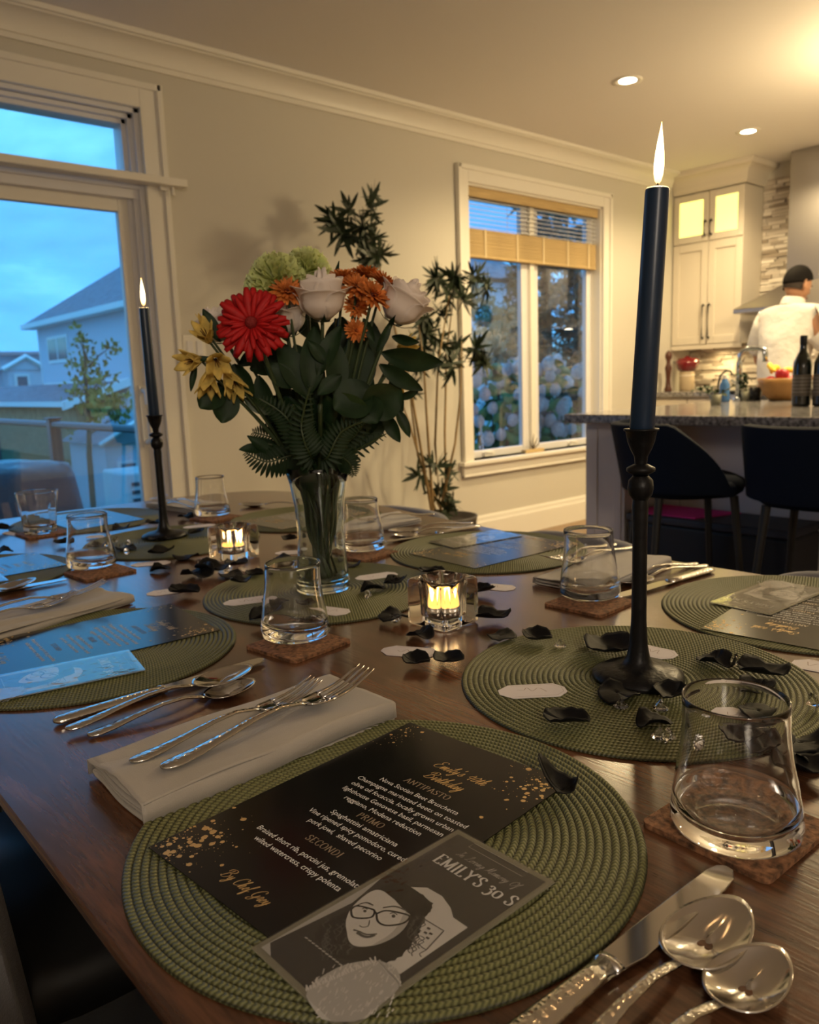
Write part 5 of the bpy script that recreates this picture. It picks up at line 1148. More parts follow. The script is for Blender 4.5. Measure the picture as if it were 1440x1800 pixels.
def make_spoon(L, bl_, bw):
    t = thing('spoon', 'x', 'spoon', (0, 0, 0), 0, 'spoons'); nx = L - bl_
    f = [0, .02, .08, .2, .4, .62, .82, .95, 1.0]; w = [.003, .0066, .0088, .0078, .0054, .0038, .0032, .0034, .0036]; z = [.0035, .0032, .0032, .0045, .0085, .0120, .0118, .0078, .0060]
    MB().tube([(a * nx, 0, c) for a, c in zip(f, z)], w, 12, flat=[.45, .28, .24, .26, .34, .45, .55, .5, .3]).obj('handle', K['hammer'], t, smooth=True)
    m = MB(); n1, n2 = 12, 40; vs = []; fs = []
    def P(rho, th, dz=0):
        x = math.cos(th); y = math.sin(th); ww = bw / 2 * (1 - .16 * (x)) ; X = nx + bl_ / 2 + rho * x * bl_ / 2; Y = rho * y * ww
        rim = .0088 + .0015 * x - .001 * abs(y); return (X, Y, rim - (1 - rho ** 2) * .0078 - dz)
    for s, d in ((0, 0), (1, .0011)):
        o = len(vs); vs.append(P(0, 0, d))
        for i in range(1, n1 + 1):
            for j in range(n2): vs.append(P(i / n1, 2 * math.pi * j / n2, d))
        for j in range(n2):
            q = (o, o + 1 + j, o + 1 + (j + 1) % n2); fs.append(q if not s else q[::-1])
        for i in range(n1 - 1):
            for j in range(n2):
                a = o + 1 + i * n2 + j; b = o + 1 + i * n2 + (j + 1) % n2; q = (a, a + n2, b + n2, b); fs.append(q if not s else q[::-1])
    o2 = len(vs) // 2; a0 = 1 + (n1 - 1) * n2
    for j in range(n2): fs.append((a0 + j, o2 + a0 + j, o2 + a0 + (j + 1) % n2, a0 + (j + 1) % n2))
    m.add(vs, fs); m.obj('bowl', K['steel'], t, smooth=True)
    return t, L
def make_knife():
    t = thing('knife', 'x', 'knife', (0, 0, 0), 0, 'knives'); L = .25
    MB().tube([(x, 0, .0045) for x in (0, .004, .015, .04, .07, .10, .116)], [.004, .0078, .0098, .0098, .0086, .0074, .0080], 14, flat=[.4, .45, .42, .42, .48, .55, .5]).obj('handle', K['hammer'], t, smooth=True)
    MB().tube([(.1135, 0, .0045), (.120, 0, .0045)], [.0086, .0092], 14, flat=.45).obj('collar', K['steel'], t, smooth=True)
    pl = [(.119, -.0085), (.135, -.0115), (.18, -.0120), (.225, -.0118), (.240, -.0100), (.249, -.0050), (.250, .0010), (.246, .0055), (.236, .0078), (.18, .0085), (.119, .0085)]
    MB().prism(pl, .0035, .0052).obj('blade', K['steel'], t, bevel=.0006)
    return t, L
fk, FL = make_fork(); spn, SL = make_spoon(.215, .074, .046); tsp, TL = make_spoon(.185, .060, .040); kn, KL = make_knife()
for o, l in ((fk, 'g'),): pass
used_ = set()
def lay(proto, L, A, B, lab, z, tilt=0, grp=None, roll=0, sc=1):
    th = ang(A, B); fn = proto.name not in used_; used_.add(proto.name)
    o = proto if fn else dup(proto); o.location = (A[0], A[1], z); o.rotation_euler = Euler((roll, -tilt, th)); o.scale = (sc, sc, sc); o['label'] = lab
    return o
TB = TZ + .0003
def A_(tip, end, L): # anchor handle end so that the tip lands
    th = ang(end, tip); return (tip[0] - L * math.cos(th), tip[1] - L * math.sin(th))
# nearest set
tip = (.478, .236); e_ = (.30, .2385); lay(kn, KL, A_(tip, e_, KL), tip, 'table knife beside the nearest placemat, its blade tip towards the cork coaster', TB)
tip = (.4455, .2115); e_ = (.318, .2105); lay(spn, SL, A_(tip, e_, SL), tip, 'large spoon between the nearest knife and the smaller spoon', TB)
tip = (.4200, .1750); e_ = (.353, .181); lay(tsp, TL, A_(tip, e_, TL), tip, 'smaller spoon at the bottom corner beside the large spoon', TB)
# two forks on the near napkin
ZN = TZ + .0215
a, b = T(230, 1345, ZN), T(533, 1213, ZN + .010); lay(fk, FL, a, b, 'shorter fork lying on the near linen napkin, nearer the table knife group', ZN, .01, sc=.96)
a, b = T(285, 1357, ZN), T(630, 1194, ZN + .013); lay(fk, FL, a, b, 'longer fork lying on the near linen napkin beside the menu', ZN, .02, sc=1.12)
# second place setting: knife and two spoons
a = T(95, 1276); tip = T(465, 1164); lay(kn, KL, a, tip, 'knife lying under the big spoon between the blue-lit placemat and the near napkin', TB)
a = T(116, 1284, TZ + .006); tip = T(424, 1176, TZ + .012); lay(spn, SL, a, tip, 'big spoon resting over the knife beside the blue-lit placemat', TB + .004, 0)
a = T(155, 1298); tip = T(424, 1203, TZ + .008); lay(tsp, TL, a, tip, 'small spoon nearest the linen napkin in the left cutlery group', TB)
# left napkin forks, spoon and knife of third setting
ZN2 = TZ + .0145
b = T(128, 1046, ZN2 + .014); a = (b.x - .2, b.y - .02); lay(fk, FL, a, b, 'fork lying lower on the blue-lit napkin at the left edge', ZN2, .02)
b = T(182, 1030, ZN2 + .016); a = (b.x - .225, b.y + .025); lay(fk, FL, a, b, 'fork pointing past the tip of the blue-lit napkin at the left edge', ZN2, .03, sc=1.1)
b = T(70, 1018, TZ + .01); a = (b.x - .215, b.y - .06); lay(spn, SL, a, b, 'spoon with dark bowl at the left edge before the left tumbler', TB + .0045, .0)
b = T(118, 1022); a = (b.x - .25, b.y + .01); lay(kn, KL, a, b, 'knife reflecting cyan light under the dark spoon at the left edge', TB)
# far right setting (E): knife and two spoons
b = T(1085, 1055); a = T(1238, 1009); lay(kn, KL, A_(b, a, KL), b, 'knife behind the near candlestick beside the right placemat', TB)
b = T(1087, 1024, TZ + .008); a = T(1213, 1003); lay(spn, SL, A_(b, a, SL), b, 'large spoon behind the near candlestick, closer to the knife', TB)
b = T(1086, 1013, TZ + .008); a = T(1196, 999); lay(tsp, TL, A_(b, a, TL), b, 'smaller spoon behind the near candlestick, beside the napkin', TB)
# napkin F forks
b = T(975, 990, ZN2 + .008); a = T(1095, 968, ZN2); lay(fk, FL, A_(b, a, FL), b, 'fork on the napkin seen through the tumbler by the near candlestick', ZN2)
b = T(955, 985, ZN2 + .008); a = T(1070, 962, ZN2); lay(fk, FL, A_(b, a, FL), b, 'upper fork on the napkin behind the tumbler by the near candlestick', ZN2)
# F knives and spoons
b = T(683, 934, TZ + .008); a = T(795, 926); lay(spn, SL, A_(b, a, SL), b, 'spoon nearest the far napkin behind the vase', TB)
b = T(690, 942, TZ + .008); a = T(800, 932); lay(tsp, TL, A_(b, a, TL), b, 'spoon between the knife and far spoon beyond the vase', TB)
b = T(680, 956); a = T(822, 932); lay(kn, KL, A_(b, a, KL), b, 'knife along the placemat with the blue glare', TB)
b = T(615, 916, ZN2 + .006); a = T(700, 912, ZN2); lay(fk, FL, A_(b, a, FL), b, 'fork on the napkin behind the vase', ZN2)
# far end
b = T(421, 886, TZ + .008); a = T(500, 890); lay(spn, SL, A_(b, a, SL), b, 'spoon beyond the far tumbler, its bowl catching blue light', TB)
for k_, (p, q) in enumerate((((288, 880), (350, 888)), ((270, 885), (335, 893)))):
    b = T(*p, ZN2); a = T(*q, ZN2); lay(fk, FL, A_(b, a, FL), b, ('upper' if not k_ else 'lower') + ' fork on the far napkin beside the farther candlestick', ZN2)

# ------------------------------------------------------------------ napkins
def napkin(c, L, W, th, label, m, seed=0, hh=.0145):
    """cloth folded in thirds across its width and once along: end shows the folded layers"""
    t = thing('napkin', label, 'napkin', (c[0], c[1], TB), th, 'folded linen napkins'); ns = seed * 7.1
    def path(s):   # s 0..1 along a serpentine of 4 layers
        lay_ = 4; p = s * lay_; k = min(int(p), lay_ - 1); f = p - k; d = hh / lay_; e = .05
        y = (-.5 + f) * W if k % 2 == 0 else (.5 - f) * W
        z = d * (k + .5)
        if f > 1 - e and k < lay_ - 1: g = (f - 1 + e) / e; z += d * .5 * g * g
        if f < e and k > 0: g = 1 - f / e; z -= d * .5 * g * g
        y *= 1 - .012 * ((lay_ - 1 - k) % 2)
        return y, z
    def fn(u, v):
        x = (u - .5) * L; y, z = path(v)
        n_ = noise.noise(Vector((x * 9 + ns, y * 14, ns))); n2_ = noise.noise(Vector((x * 22 + ns, y * 30, 3 + ns)))
        return (x + .006 * noise.noise(Vector((y * 12, ns, 1))) , y + .005 * noise.noise(Vector((x * 8 + ns, 5, z * 50))), max(.0012, z * (1 + .22 * n_ + .10 * n2_) + .0010 + .0005 * n_))
    m_ = MB(); m_.grid(fn, 56, 132, thick=.0016); m_.obj('cloth', m, t, smooth=True)
    # outer wrap with the softly rounded long edge
    def wr(u, v):
        x = (u - .5) * (L + .002); a = (v - .5) * 2
        n_ = noise.noise(Vector((x * 10 + ns, v * 3, ns + 2))); y = a * (W / 2 + .002) + .0045 * noise.noise(Vector((x * 9, 3 + ns, a))); x += .004 * noise.noise(Vector((a * 3, ns, 8)));
        z = hh + .0018 + .0042 * n_ + .0018 * math.sin(v * 7 + x * 16)
        if abs(a) > .93: k = (abs(a) - .93) / .07; z -= k * k * hh * .86; y = y * (1 + .03 * math.sin(k * math.pi))
        return (x, y, max(z, .0015))
    m_ = MB(); m_.grid(wr, 56, 40, thick=.0013); m_.obj('top_fold', m, t, smooth=True)
    return t
def centre(*p, z=TZ + .012):
    v = [T(*q, z) for q in p]; return sum(v, Vector((0, 0, 0))) / len(v)
napkin((.3455, .634), .262, .110, math.radians(1.5), 'beige linen napkin with two forks between the nearest placemat and left cutlery', K['linen'], 1, .0185)
napkin((.338, 1.243), .25, .112, math.radians(14), 'folded napkin with two forks at the left edge in blue light', K['linen'], 2, .012)
napkin((1.105, .775), .25, .115, math.radians(4), 'pale folded napkin with forks behind the tumbler by the near candlestick', K['linen_white'], 3, .012)
napkin((1.125, 1.435), .22, .105, math.radians(-4), 'white folded napkin behind the vase at the far table edge', K['linen_white'], 4, .012)
napkin((.985, 2.085), .11, .235, math.radians(8), 'white folded napkin with forks beside the farther candlestick', K['linen_white'], 5, .012)

# ------------------------------------------------------------------ coasters and glasses
def rsq(w, r, n=6):
    p = []
    for sx, sy, a0 in ((1, 1, 0), (-1, 1, 90), (-1, -1, 180), (1, -1, 270)):
        for k in range(n + 1): a = math.radians(a0 + 90 * k / n); p.append((sx * (w / 2 - r) + r * math.cos(a), sy * (w / 2 - r) + r * math.sin(a)))
    return p
co_me = MB().prism(rsq(.098, .006), 0, .0042).mesh('coaster', K['cork'])
def tumbler():
    t = thing('tumbler', 'x', 'glass', (0, 0, 0), 0, 'curved drinking glasses')
    H = .100; out = []; 
    for i in range(17):
        f = i / 16; r = .0465 - .0025 * f - .0075 * (1 - (1 - f) ** 2) + .0010 * math.sin(f * math.pi * 2); 
        if i == 0: out += [(.0005, .0), (.030, .0), (.040, .0008), (.0445, .0040)]
        else: out.append((r, .004 + (H - .004) * f))
    inn = [(r - .0017, z) for r, z in out[::-1] if z > .020]; rim = [(out[-1][0] - .0003, H + .0010), (out[-1][0] - .0013, H + .0010)]
    prof = out + rim + inn + [(.038, .0165), (.030, .0125), (.015, .0108), (.0005, .0104)]
    def off(x, y, z): k = min(1, z / H); return (.0032 * math.sin(k * math.pi) * 0 + .0035 * k * (1 - k) * 2, .003 * k, .0050 * (x / .045) * math.exp(-((z - .014) / .010) ** 2) if .009 < z < .03 else 0)
    MB().lathe(prof, 72, off=off).obj('body', K['glass'], t, smooth=True)
    return t
tb = tumbler(); first_ = [True]
def glass(px, lab, rz, cpx=None, crz=0, clab='', z=TZ):
    p = T(*px, TZ + .004)
    o = tb if first_[0] else dup(tb); first_[0] = False
    o.location = (p.x, p.y, TZ + .0048); o.rotation_euler = (0, 0, rz); o['label'] = lab
    c = (Vector((*cpx, 0)) if cpx[0] < 5 else T(*cpx, TZ + .004)) if cpx else p
    q = bpy.data.objects.new('coaster', co_me); COL.objects.link(q); q.location = (c.x, c.y, TZ + .0003); q.rotation_euler = (0, 0, crz); tag(q, clab, 'coaster', 'square cork coasters')
glass((1293, 1458), 'large clear tumbler nearest the camera beside the near placemats', .4, (.5335, .2575), math.radians(-2), 'cork coaster under the tumbler nearest the camera')
glass((522, 1118), 'clear tumbler in front of the flower vase', 2.6, (.540, .850), math.radians(8), 'cork coaster under the tumbler in front of the vase')
glass((1037, 1047), 'clear tumbler beside the near candlestick in front of a napkin', .2, (.942, .686), math.radians(3), 'cork coaster under the tumbler beside the near candlestick')
glass((163, 995), 'clear tumbler lit blue at the left, before the farther candlestick', 2.4, (176, 1004), math.radians(5), 'cork coaster under the blue-lit tumbler at the left')
glass((375, 905), 'clear tumbler farthest away beside the farther candlestick', 2.0, (380, 909), math.radians(10), 'cork coaster under the farthest tumbler')
glass((638, 965), 'clear tumbler just behind the flower vase', .5, (640, 972), math.radians(8), 'cork coaster under the tumbler behind the vase')
p = T(72, 936, TZ + .004); rk = thing('rocks_glass', 'flared heavy-based faceted glass at the far left of the table', 'glass', (p.x, p.y, TZ + .0048))
def oct_(a, z): 
    k = math.pi / 5; b = (a % k) - k / 2; f = max(0, min(1, (.085 - z) / .02)); return 1 + f * (math.cos(k / 2) / math.cos(b) - 1)
MB().lathe([(.0005, 0), (.034, 0), (.0375, .003), (.038, .012), (.042, .05), (.0455, .08), (.0475, .098), (.0470, .0995), (.0460, .0990), (.0440, .08), (.0400, .05), (.0355, .022), (.030, .0165), (.0005, .0155)], 80, fac=oct_).obj('body', K['glass'], rk, smooth=True, angle=25)
q = bpy.data.objects.new('coaster', co_me); COL.objects.link(q); q.location = (p.x + .002, p.y - .006, TZ + .0003); q.rotation_euler = (0, 0, .05); tag(q, 'cork coaster under the flared faceted glass at the far left', 'coaster', 'square cork coasters')

# ------------------------------------------------------------------ candle flames and holders
def flame_mat(name):
    m = bpy.data.materials.new(name); m.use_nodes = True; nt = m.node_tree; nt.nodes.clear()
    tc = N(nt, 'ShaderNodeTexCoord'); sp = N(nt, 'ShaderNodeSeparateXYZ'); r = N(nt, 'ShaderNodeValToRGB'); e = N(nt, 'ShaderNodeEmission'); o = N(nt, 'ShaderNodeOutputMaterial')
    el = r.color_ramp.elements; el[0].position = 0; el[0].color = (.55, .22, .06, 1); el[1].position = 1; el[1].color = (1, .42, .10, 1)
    for p, c in ((.18, (1, .55, .18, 1)), (.35, (1, .80, .45, 1)), (.75, (1, .78, .40, 1))): q = el.new(p); q.color = c
    e.inputs[1].default_value = 5; L = nt.links.new
    L(tc.outputs['Generated'], sp.inputs[0]); L(sp.outputs[2], r.inputs[0]); L(r.outputs[0], e.inputs[0]); L(e.outputs[0], o.inputs[0]); return m
K['flame'] = flame_mat('candle_flame')
def V_(px, py, P, dd=0):
    r = ray(px, py); h = math.hypot(P[0], P[1]) + dd; return r * (h / math.hypot(r.x, r.y)) + Vector((0, 0, CAMZ))
def holder(P, lab):
    t = thing('candlestick', lab, 'candlestick', P, 0, 'black iron candlesticks')
    m = MB(); m.lathe([(.0005, 0), (.046, 0), (.0495, .002), (.0485, .0065), (.040, .0110), (.026, .0135), (.017, .0165), (.0125, .024), (.0100, .038), (.0082, .065), (.0078, .12), (.0078, .165), (.0085, .190), (.0080, .199)], 36, fac=lambda a, z: 1 + .012 * math.sin(3 * a + z * 40) + .010 * math.sin(7 * a))
    m.obj('base', K['iron'], t, smooth=True)
    MB().lathe([(.0078, .198), (.0120, .204), (.0136, .211), (.0125, .219), (.0080, .224)], 28).obj('knop', K['iron'], t, smooth=True)
    MB().lathe([(.0070, .2245), (.0145, .2285), (.0150, .2305), (.0145, .2325), (.0065, .2365)], 28).obj('collar_ring', K['iron'], t, smooth=True)
    MB().lathe([(.0062, .236), (.0070, .244), (.0110, .252), (.0140, .260), (.0160, .2705), (.0180, .2715), (.0180, .2735), (.0128, .2735), (.0112, .262), (.0005, .262)], 32).obj('cup', K['iron'], t, smooth=True)
    return t
def taper(P, Q, r0, r1, lab, fh=.058, name='taper_candle'):
    d = (Vector(Q) - Vector(P)); L = d.length; t = thing(name, lab, 'candle', P); t.rotation_euler = d.to_track_quat('Z', 'Y').to_euler()
    MB().lathe([(.0005, 0), (r0 * .9, 0), (r0, .004), ((r0 + r1) / 2, L / 2), (r1, L - .004), (r1 * .97, L - .001)], 32).obj('wax', K['candle'], t, smooth=True)
    MB().lathe([(r1 * .97, L - .0012), (r1 * .90, L + .0004), (r1 * .75, L - .0005), (r1 * .3, L - .003), (.0004, L - .003)], 28).obj('melted_top', K['candletop'], t, smooth=True)
    MB().tube([(0, 0, L - .003), (.0005, 0, L + .003), (.0020, 0, L + .007), (.0035, .0005, L + .009)], [.0008, .0008, .0008, .0006], 6).obj('wick', K['blackwood'], t)
    m = MB(); m.lathe([(.0003, 0), (.0030, .003), (.0046, .010), (.0050, .018), (.0042, .030), (.0026, .042), (.0010, .052), (.0003, fh)], 20, off=lambda x, y, z: (.002 + .0015 * math.sin(z * 60), 0, L + .004)); m.obj('flame', K['flame'], t, smooth=True)
    lamp('flame_light', 'POINT', (0, 0, L + .028), .55, (1, .55, .22), .008, par=t).location = (.002, 0, L + .030)
    return t
B0 = T(1122, 1192, ZM); holder((B0.x, B0.y, ZM + .0002), 'near black iron candlestick standing on the middle placemat')
c0 = Vector((B0.x, B0.y, ZM + .2625)); c1 = V_(1156, 331, B0); d_ = c1 - c0
taper(c0, c1, .0126, .0118, 'tall navy taper candle burning in the near candlestick')
B1 = T(290, 944, ZM); holder((B1.x, B1.y, ZM + .0002), 'farther black iron candlestick in front of the patio door')
c0 = Vector((B1.x, B1.y, ZM + .2625)); c1 = V_(253, 541, B1)
taper(c0, c1, .0116, .0105, 'navy taper candle burning in the farther candlestick')

def ice_cube(P, rz, lab, s=.072, H=.066):
    t = thing('tealight_holder', lab, 'candle holder', P, rz, 'glass cube candle holders')
    m = MB(); n = 96; rings = [(.0005, 0, 2), (s * .40, 0, 9), (s * .475, .0012, 11), (s * .50, .004, 14), (s * .502, H * .5, 16), (s * .50, H - .004, 14), (s * .475, H - .0010, 10), (s * .42, H, 6), (.0320, H - .0012, 2), (.0300, H - .005, 2), (.0255, H - .016, 2), (.0232, .030, 2), (.0228, .018, 2), (.0215, .0148, 2), (.0005, .0145, 2)]
    vs = []; fs = []
    for i, (r, z, p) in enumerate(rings):
        for k in range(n):
            a = 2 * math.pi * (k + .5) / n; c, s_ = math.cos(a), math.sin(a); q = r * (abs(c) ** p + abs(s_) ** p) ** (-1 / p)
            if i >= 9 and i < 14: q *= 1 + .075 * math.cos(8 * a)
            vs.append((q * c, q * s_, z))
    for i in range(len(rings) - 1):
        for k in range(n): k2 = (k + 1) % n; fs.append((i * n + k, i * n + k2, (i + 1) * n + k2, (i + 1) * n + k))
    m.add(vs, fs); m.obj('glass_block', K['cube'], t, smooth=True, angle=50)
    tl = thing('tealight', 'lit tealight inside the ' + lab.replace('thick ', '').replace('holding a tealight ', ''), 'candle', (P[0], P[1], P[2] + .0150), 0, 'tealights in the glass cubes')
    MB().lathe([(.0005, 0), (.0180, 0), (.0188, .001), (.0190, .0120), (.0183, .0120), (.0181, .001)], 32).obj('cup', K['steel'], tl, smooth=True)
    MB().lathe([(.0179, .0095), (.012, .0098), (.0005, .0096)], 28).obj('wax', mat('glowing_wax', (.9, .62, .25), .4, emit=.55, ecol=(1, .50, .12)), tl)
    MB().tube([(0, 0, .0095), (0, 0, .0135)], .0006, 5).obj('wick', K['blackwood'], tl)
    MB().lathe([(.0003, .0115), (.0026, .0150), (.0036, .0190), (.0026, .0255), (.0003, .034)], 16).obj('flame', K['flame'], tl, smooth=True)
    lamp('flame_light', 'POINT', (0, 0, .02), .25, (1, .55, .2), .006, par=tl).location = (0, 0, .024)
ice_cube((.735, .782, TZ + .0003), math.radians(4), 'thick glass cube holding a tealight on bare wood by the near candlestick')
p = T(414, 985); ice_cube((p.x + .01, p.y + .02, TZ + .0003), math.radians(12), 'thick glass cube holding a tealight between the farther candlestick and vase')

# ------------------------------------------------------------------ name tags
def tagcard(a, b, lab, w=.036, clip=.35, z=TZ + .0004, ink=True):
    A, B = T(*a, z), T(*b, z); L = math.hypot(B.x - A.x, B.y - A.y); th = ang(A, B)
    if L > .085: L = .085
    if L < .05: L = .06
    t = thing('place_tag', lab, 'paper tag', ((A.x + B.x) / 2, (A.y + B.y) / 2, z), th, 'white paper tags')
    k = clip * w; MB().prism([(-L / 2, -w / 2 + k), (-L / 2 + k, -w / 2), (L / 2 - k * .8, -w / 2), (L / 2, -w / 2 + k * .9), (L / 2, w / 2 - k * .9), (L / 2 - k * .8, w / 2), (-L / 2 + k, w / 2), (-L / 2, w / 2 - k)], 0, .0005).obj('card', K['tag'], t)
    if ink:
        m = MB(); i = .0035; ribbon(m, [(-L / 2 + k + .002, -w / 2 + i), (L / 2 - k, -w / 2 + i), (L / 2 - i, -w / 2 + k), (L / 2 - i, w / 2 - k), (L / 2 - k, w / 2 - i), (-L / 2 + k + .002, w / 2 - i)], .0003, .00062)
        rgx = random.Random(int(a[0])); x = -.016; pts = []
        for j in range(9): pts.append((x, rgx.uniform(-.004, .004) + (.006 if j % 3 == 0 else 0))); x += .0038
        ribbon(m, [tuple(p) for p in cat(pts, 4)], .0007, .00062, .0003); m.obj('ink_lines', K['ink'], t)
    return t
tagcard((877, 1218), (995, 1212), 'white tag with handwriting on the candlestick placemat, left of its base', z=ZM + .0003)
tagcard((1100, 1135), (1188, 1155), 'white tag lying behind the near candlestick stem', z=ZM + .0003)
tagcard((1262, 1250), (1345, 1275), 'white tag seen through the nearest tumbler rim', z=ZM + .0003)
tagcard((1418, 1168), (1470, 1178), 'white tag at the right edge between two placemats')
tagcard((672, 1142), (768, 1150), 'white tag with petals on bare wood in front of the near glass cube')
tagcard((626, 1018), (697, 1008), 'white tag on the vase placemat, right of the vase', z=ZM + .0003)
tagcard((393, 1062), (482, 1050), 'white tag on the vase placemat, left of the near tumbler', z=ZM + .0003)
tagcard((548, 1070), (612, 1078), 'white tag on the vase placemat, seen partly through the near tumbler', z=ZM + .0003)
tagcard((848, 1030), (905, 1035), 'white tag on bare wood right of the near glass cube')
tagcard((258, 1045), (328, 1036), 'pale tag on bare wood in front of the left tumbler coaster')
tagcard((230, 994), (300, 988), 'pinkish tag beside the left coaster at the edge of the far placemat')
tagcard((484, 973), (530, 970), 'white tag just left of the vase behind the petals')
tagcard((322, 928), (378, 922), 'white tag on the farther placemat right of its candlestick', z=ZM + .0003)
tagcard((150, 945), (195, 940), 'white tag on the farther placemat seen through the left tumbler', z=ZM + .0003)
tagcard((225, 924), (290, 914), 'white tag beyond the farther placemat at its far edge')
tagcard((12, 935), (40, 940), 'blue-lit tag beside the flared faceted glass')

# ------------------------------------------------------------------ petals
pet = []
for s in range(6):
    rg = random.Random(40 + s)
    def pf_(u, v, s=s):
        a = 2 * math.pi * u; r = v; x = r * math.cos(a) * .0185; y = r * math.sin(a) * .0150 * (1 + .25 * math.cos(a))
        b = (x / .0185); z = .0035 + .010 * (.35 + .1 * s) * b * b * (1 if s % 2 else .7) + .006 * (y / .015) ** 2 * (1 if s % 3 else -.4) + .0022 * math.sin(3 * a + s) * v * v + .0008 * math.sin(9 * a + 2 * s) * v ** 3
        if s == 5: z += .022 * max(0, b) ** 2
        return (x * (1 - .25 * abs(b) * (s % 2)), y, max(z, .0006 * (1 + v)))
    pet.append(MB().grid(pf_, 22, 7, thick=.0007).mesh('petal', K['petal'], True))
PETALS = [(880, 1124, 1, 'petal at the left rim of the candlestick placemat'), (944, 1130, 1, 'petal just inside the left rim of the candlestick placemat'), (1070, 1152, 1, 'big petal touching the near candlestick base from behind'), (1254, 1170, 1, 'petal on the far right of the candlestick placemat'), (1343, 1192, 1, 'petal beside the crystal right of the near candlestick'),
 (1085, 1226, 1, 'petal in front of the near candlestick base, left part'), (1182, 1232, 1, 'petal in front of the near candlestick base, right part'), (997, 1276, 1, 'dark petal lying alone towards the menu on the candlestick placemat'), (1147, 1275, 1, 'petal between crystals in front of the near candlestick'), (1328, 1222, 1, 'petal above the tag seen through the nearest tumbler'), (1338, 1258, 1, 'petal over the tag seen through the nearest tumbler'),
 (1300, 1308, 1, 'left petal low behind the nearest tumbler'), (1350, 1322, 1, 'middle petal low behind the nearest tumbler'), (1408, 1310, 0, 'petal at the right edge beyond the nearest tumbler'), (1405, 1352, 0, 'lowest petal at the right edge by the nearest tumbler'), (1432, 1332, 0, 'cut-off petal at the very right edge'),
 (732, 1166, 0, 'petal on the tag in front of the near glass cube'), (787, 1163, 0, 'curled petal in front of the near glass cube'), (737, 1118, 0, 'petal against the lower corner of the near glass cube'), (868, 1088, 0, 'curled petal right of the near glass cube'), (690, 1088, 1, 'petal with crystal at the rim of the vase placemat'), (845, 1042, 0, 'petal behind the right side of the near glass cube'), (760, 1008, 0, 'petal behind the top of the near glass cube'),
 (655, 1040, 1, 'petal beside the tag right of the vase'), (695, 1030, 1, 'petal with crystal on the vase placemat rim'), (485, 1062, 1, 'petal behind the left wall of the near tumbler'), (540, 1068, 1, 'petal seen inside the near tumbler'), (468, 1090, 1, 'petal at the front rim of the vase placemat'), (618, 995, 0, 'petal behind the foot of the vase'),
 (424, 1028, 1, 'curled petal at the left rim of the vase placemat'), (404, 1012, 0, 'petal under the crystals near the far glass cube'), (448, 1012, 0, 'petal in front of the far glass cube, towards the vase'), (415, 995, 0, 'petal against the front of the far glass cube'), (346, 1012, 0, 'broad petal between the far cube and left tags'), (375, 1005, 0, 'flat petal joining the broad petal by the far cube'), (500, 985, 0, 'upright petal left of the vase'), (508, 950, 0, 'petal behind the far glass cube near the vase'),
 (325, 1043, 0, 'petal at the end of the pale tag on bare wood'), (281, 1001, 0, 'curled petal left of the pinkish tag'), (283, 978, 1, 'petal at the front rim of the farther placemat'), (328, 980, 0, 'petal on bare wood before the farther placemat'), (277, 955, 1, 'petal in front of the farther candlestick base'), (345, 940, 1, 'petal right of the farther candlestick base'), (214, 932, 1, 'petal at the left rim of the farther placemat'), (175, 968, 1, 'petal behind the left tumbler'), (220, 968, 1, 'petal between the left tumbler and farther candlestick'), (110, 956, 0, 'petal in front of the flared glass'), (272, 925, 1, 'petal behind the farther candlestick stem'), (325, 910, 0, 'petal beside the far napkin'), (8, 932, 0, 'petal cut off at the left edge'), (4, 970, 0, 'lower petal cut off at the left edge')]
for i, (x, y, onmat, lb) in enumerate(PETALS):
    p = T(x, y, TZ + .004); o = bpy.data.objects.new('petal', pet[i % 5]); COL.objects.link(o); o.location = (p.x, p.y, (ZM if onmat else TZ) + .0010); o.rotation_euler = (random.uniform(-.06, .06), random.uniform(-.06, .06), i * 2.1)
    s = random.uniform(1.1, 1.5) * (1.35 if 'big' in lb or 'broad' in lb else 1); o.scale = (s, s, s * 1.05); tag(o, 'black fabric ' + lb if not lb.startswith(('big', 'dark', 'curled', 'broad', 'flat', 'upright')) else 'black ' + lb, 'petal', 'scattered black petals')
p = T(990, 1398, TZ + .006); o = bpy.data.objects.new('petal', pet[5]); COL.objects.link(o); o.location = (p.x, p.y, ZM + .0028); o.rotation_euler = (0, .15, 2.2); o.scale = (1.05, 1.05, 1.1); tag(o, 'black curled petal standing on the corner of the nearest menu', 'petal', 'scattered black petals')

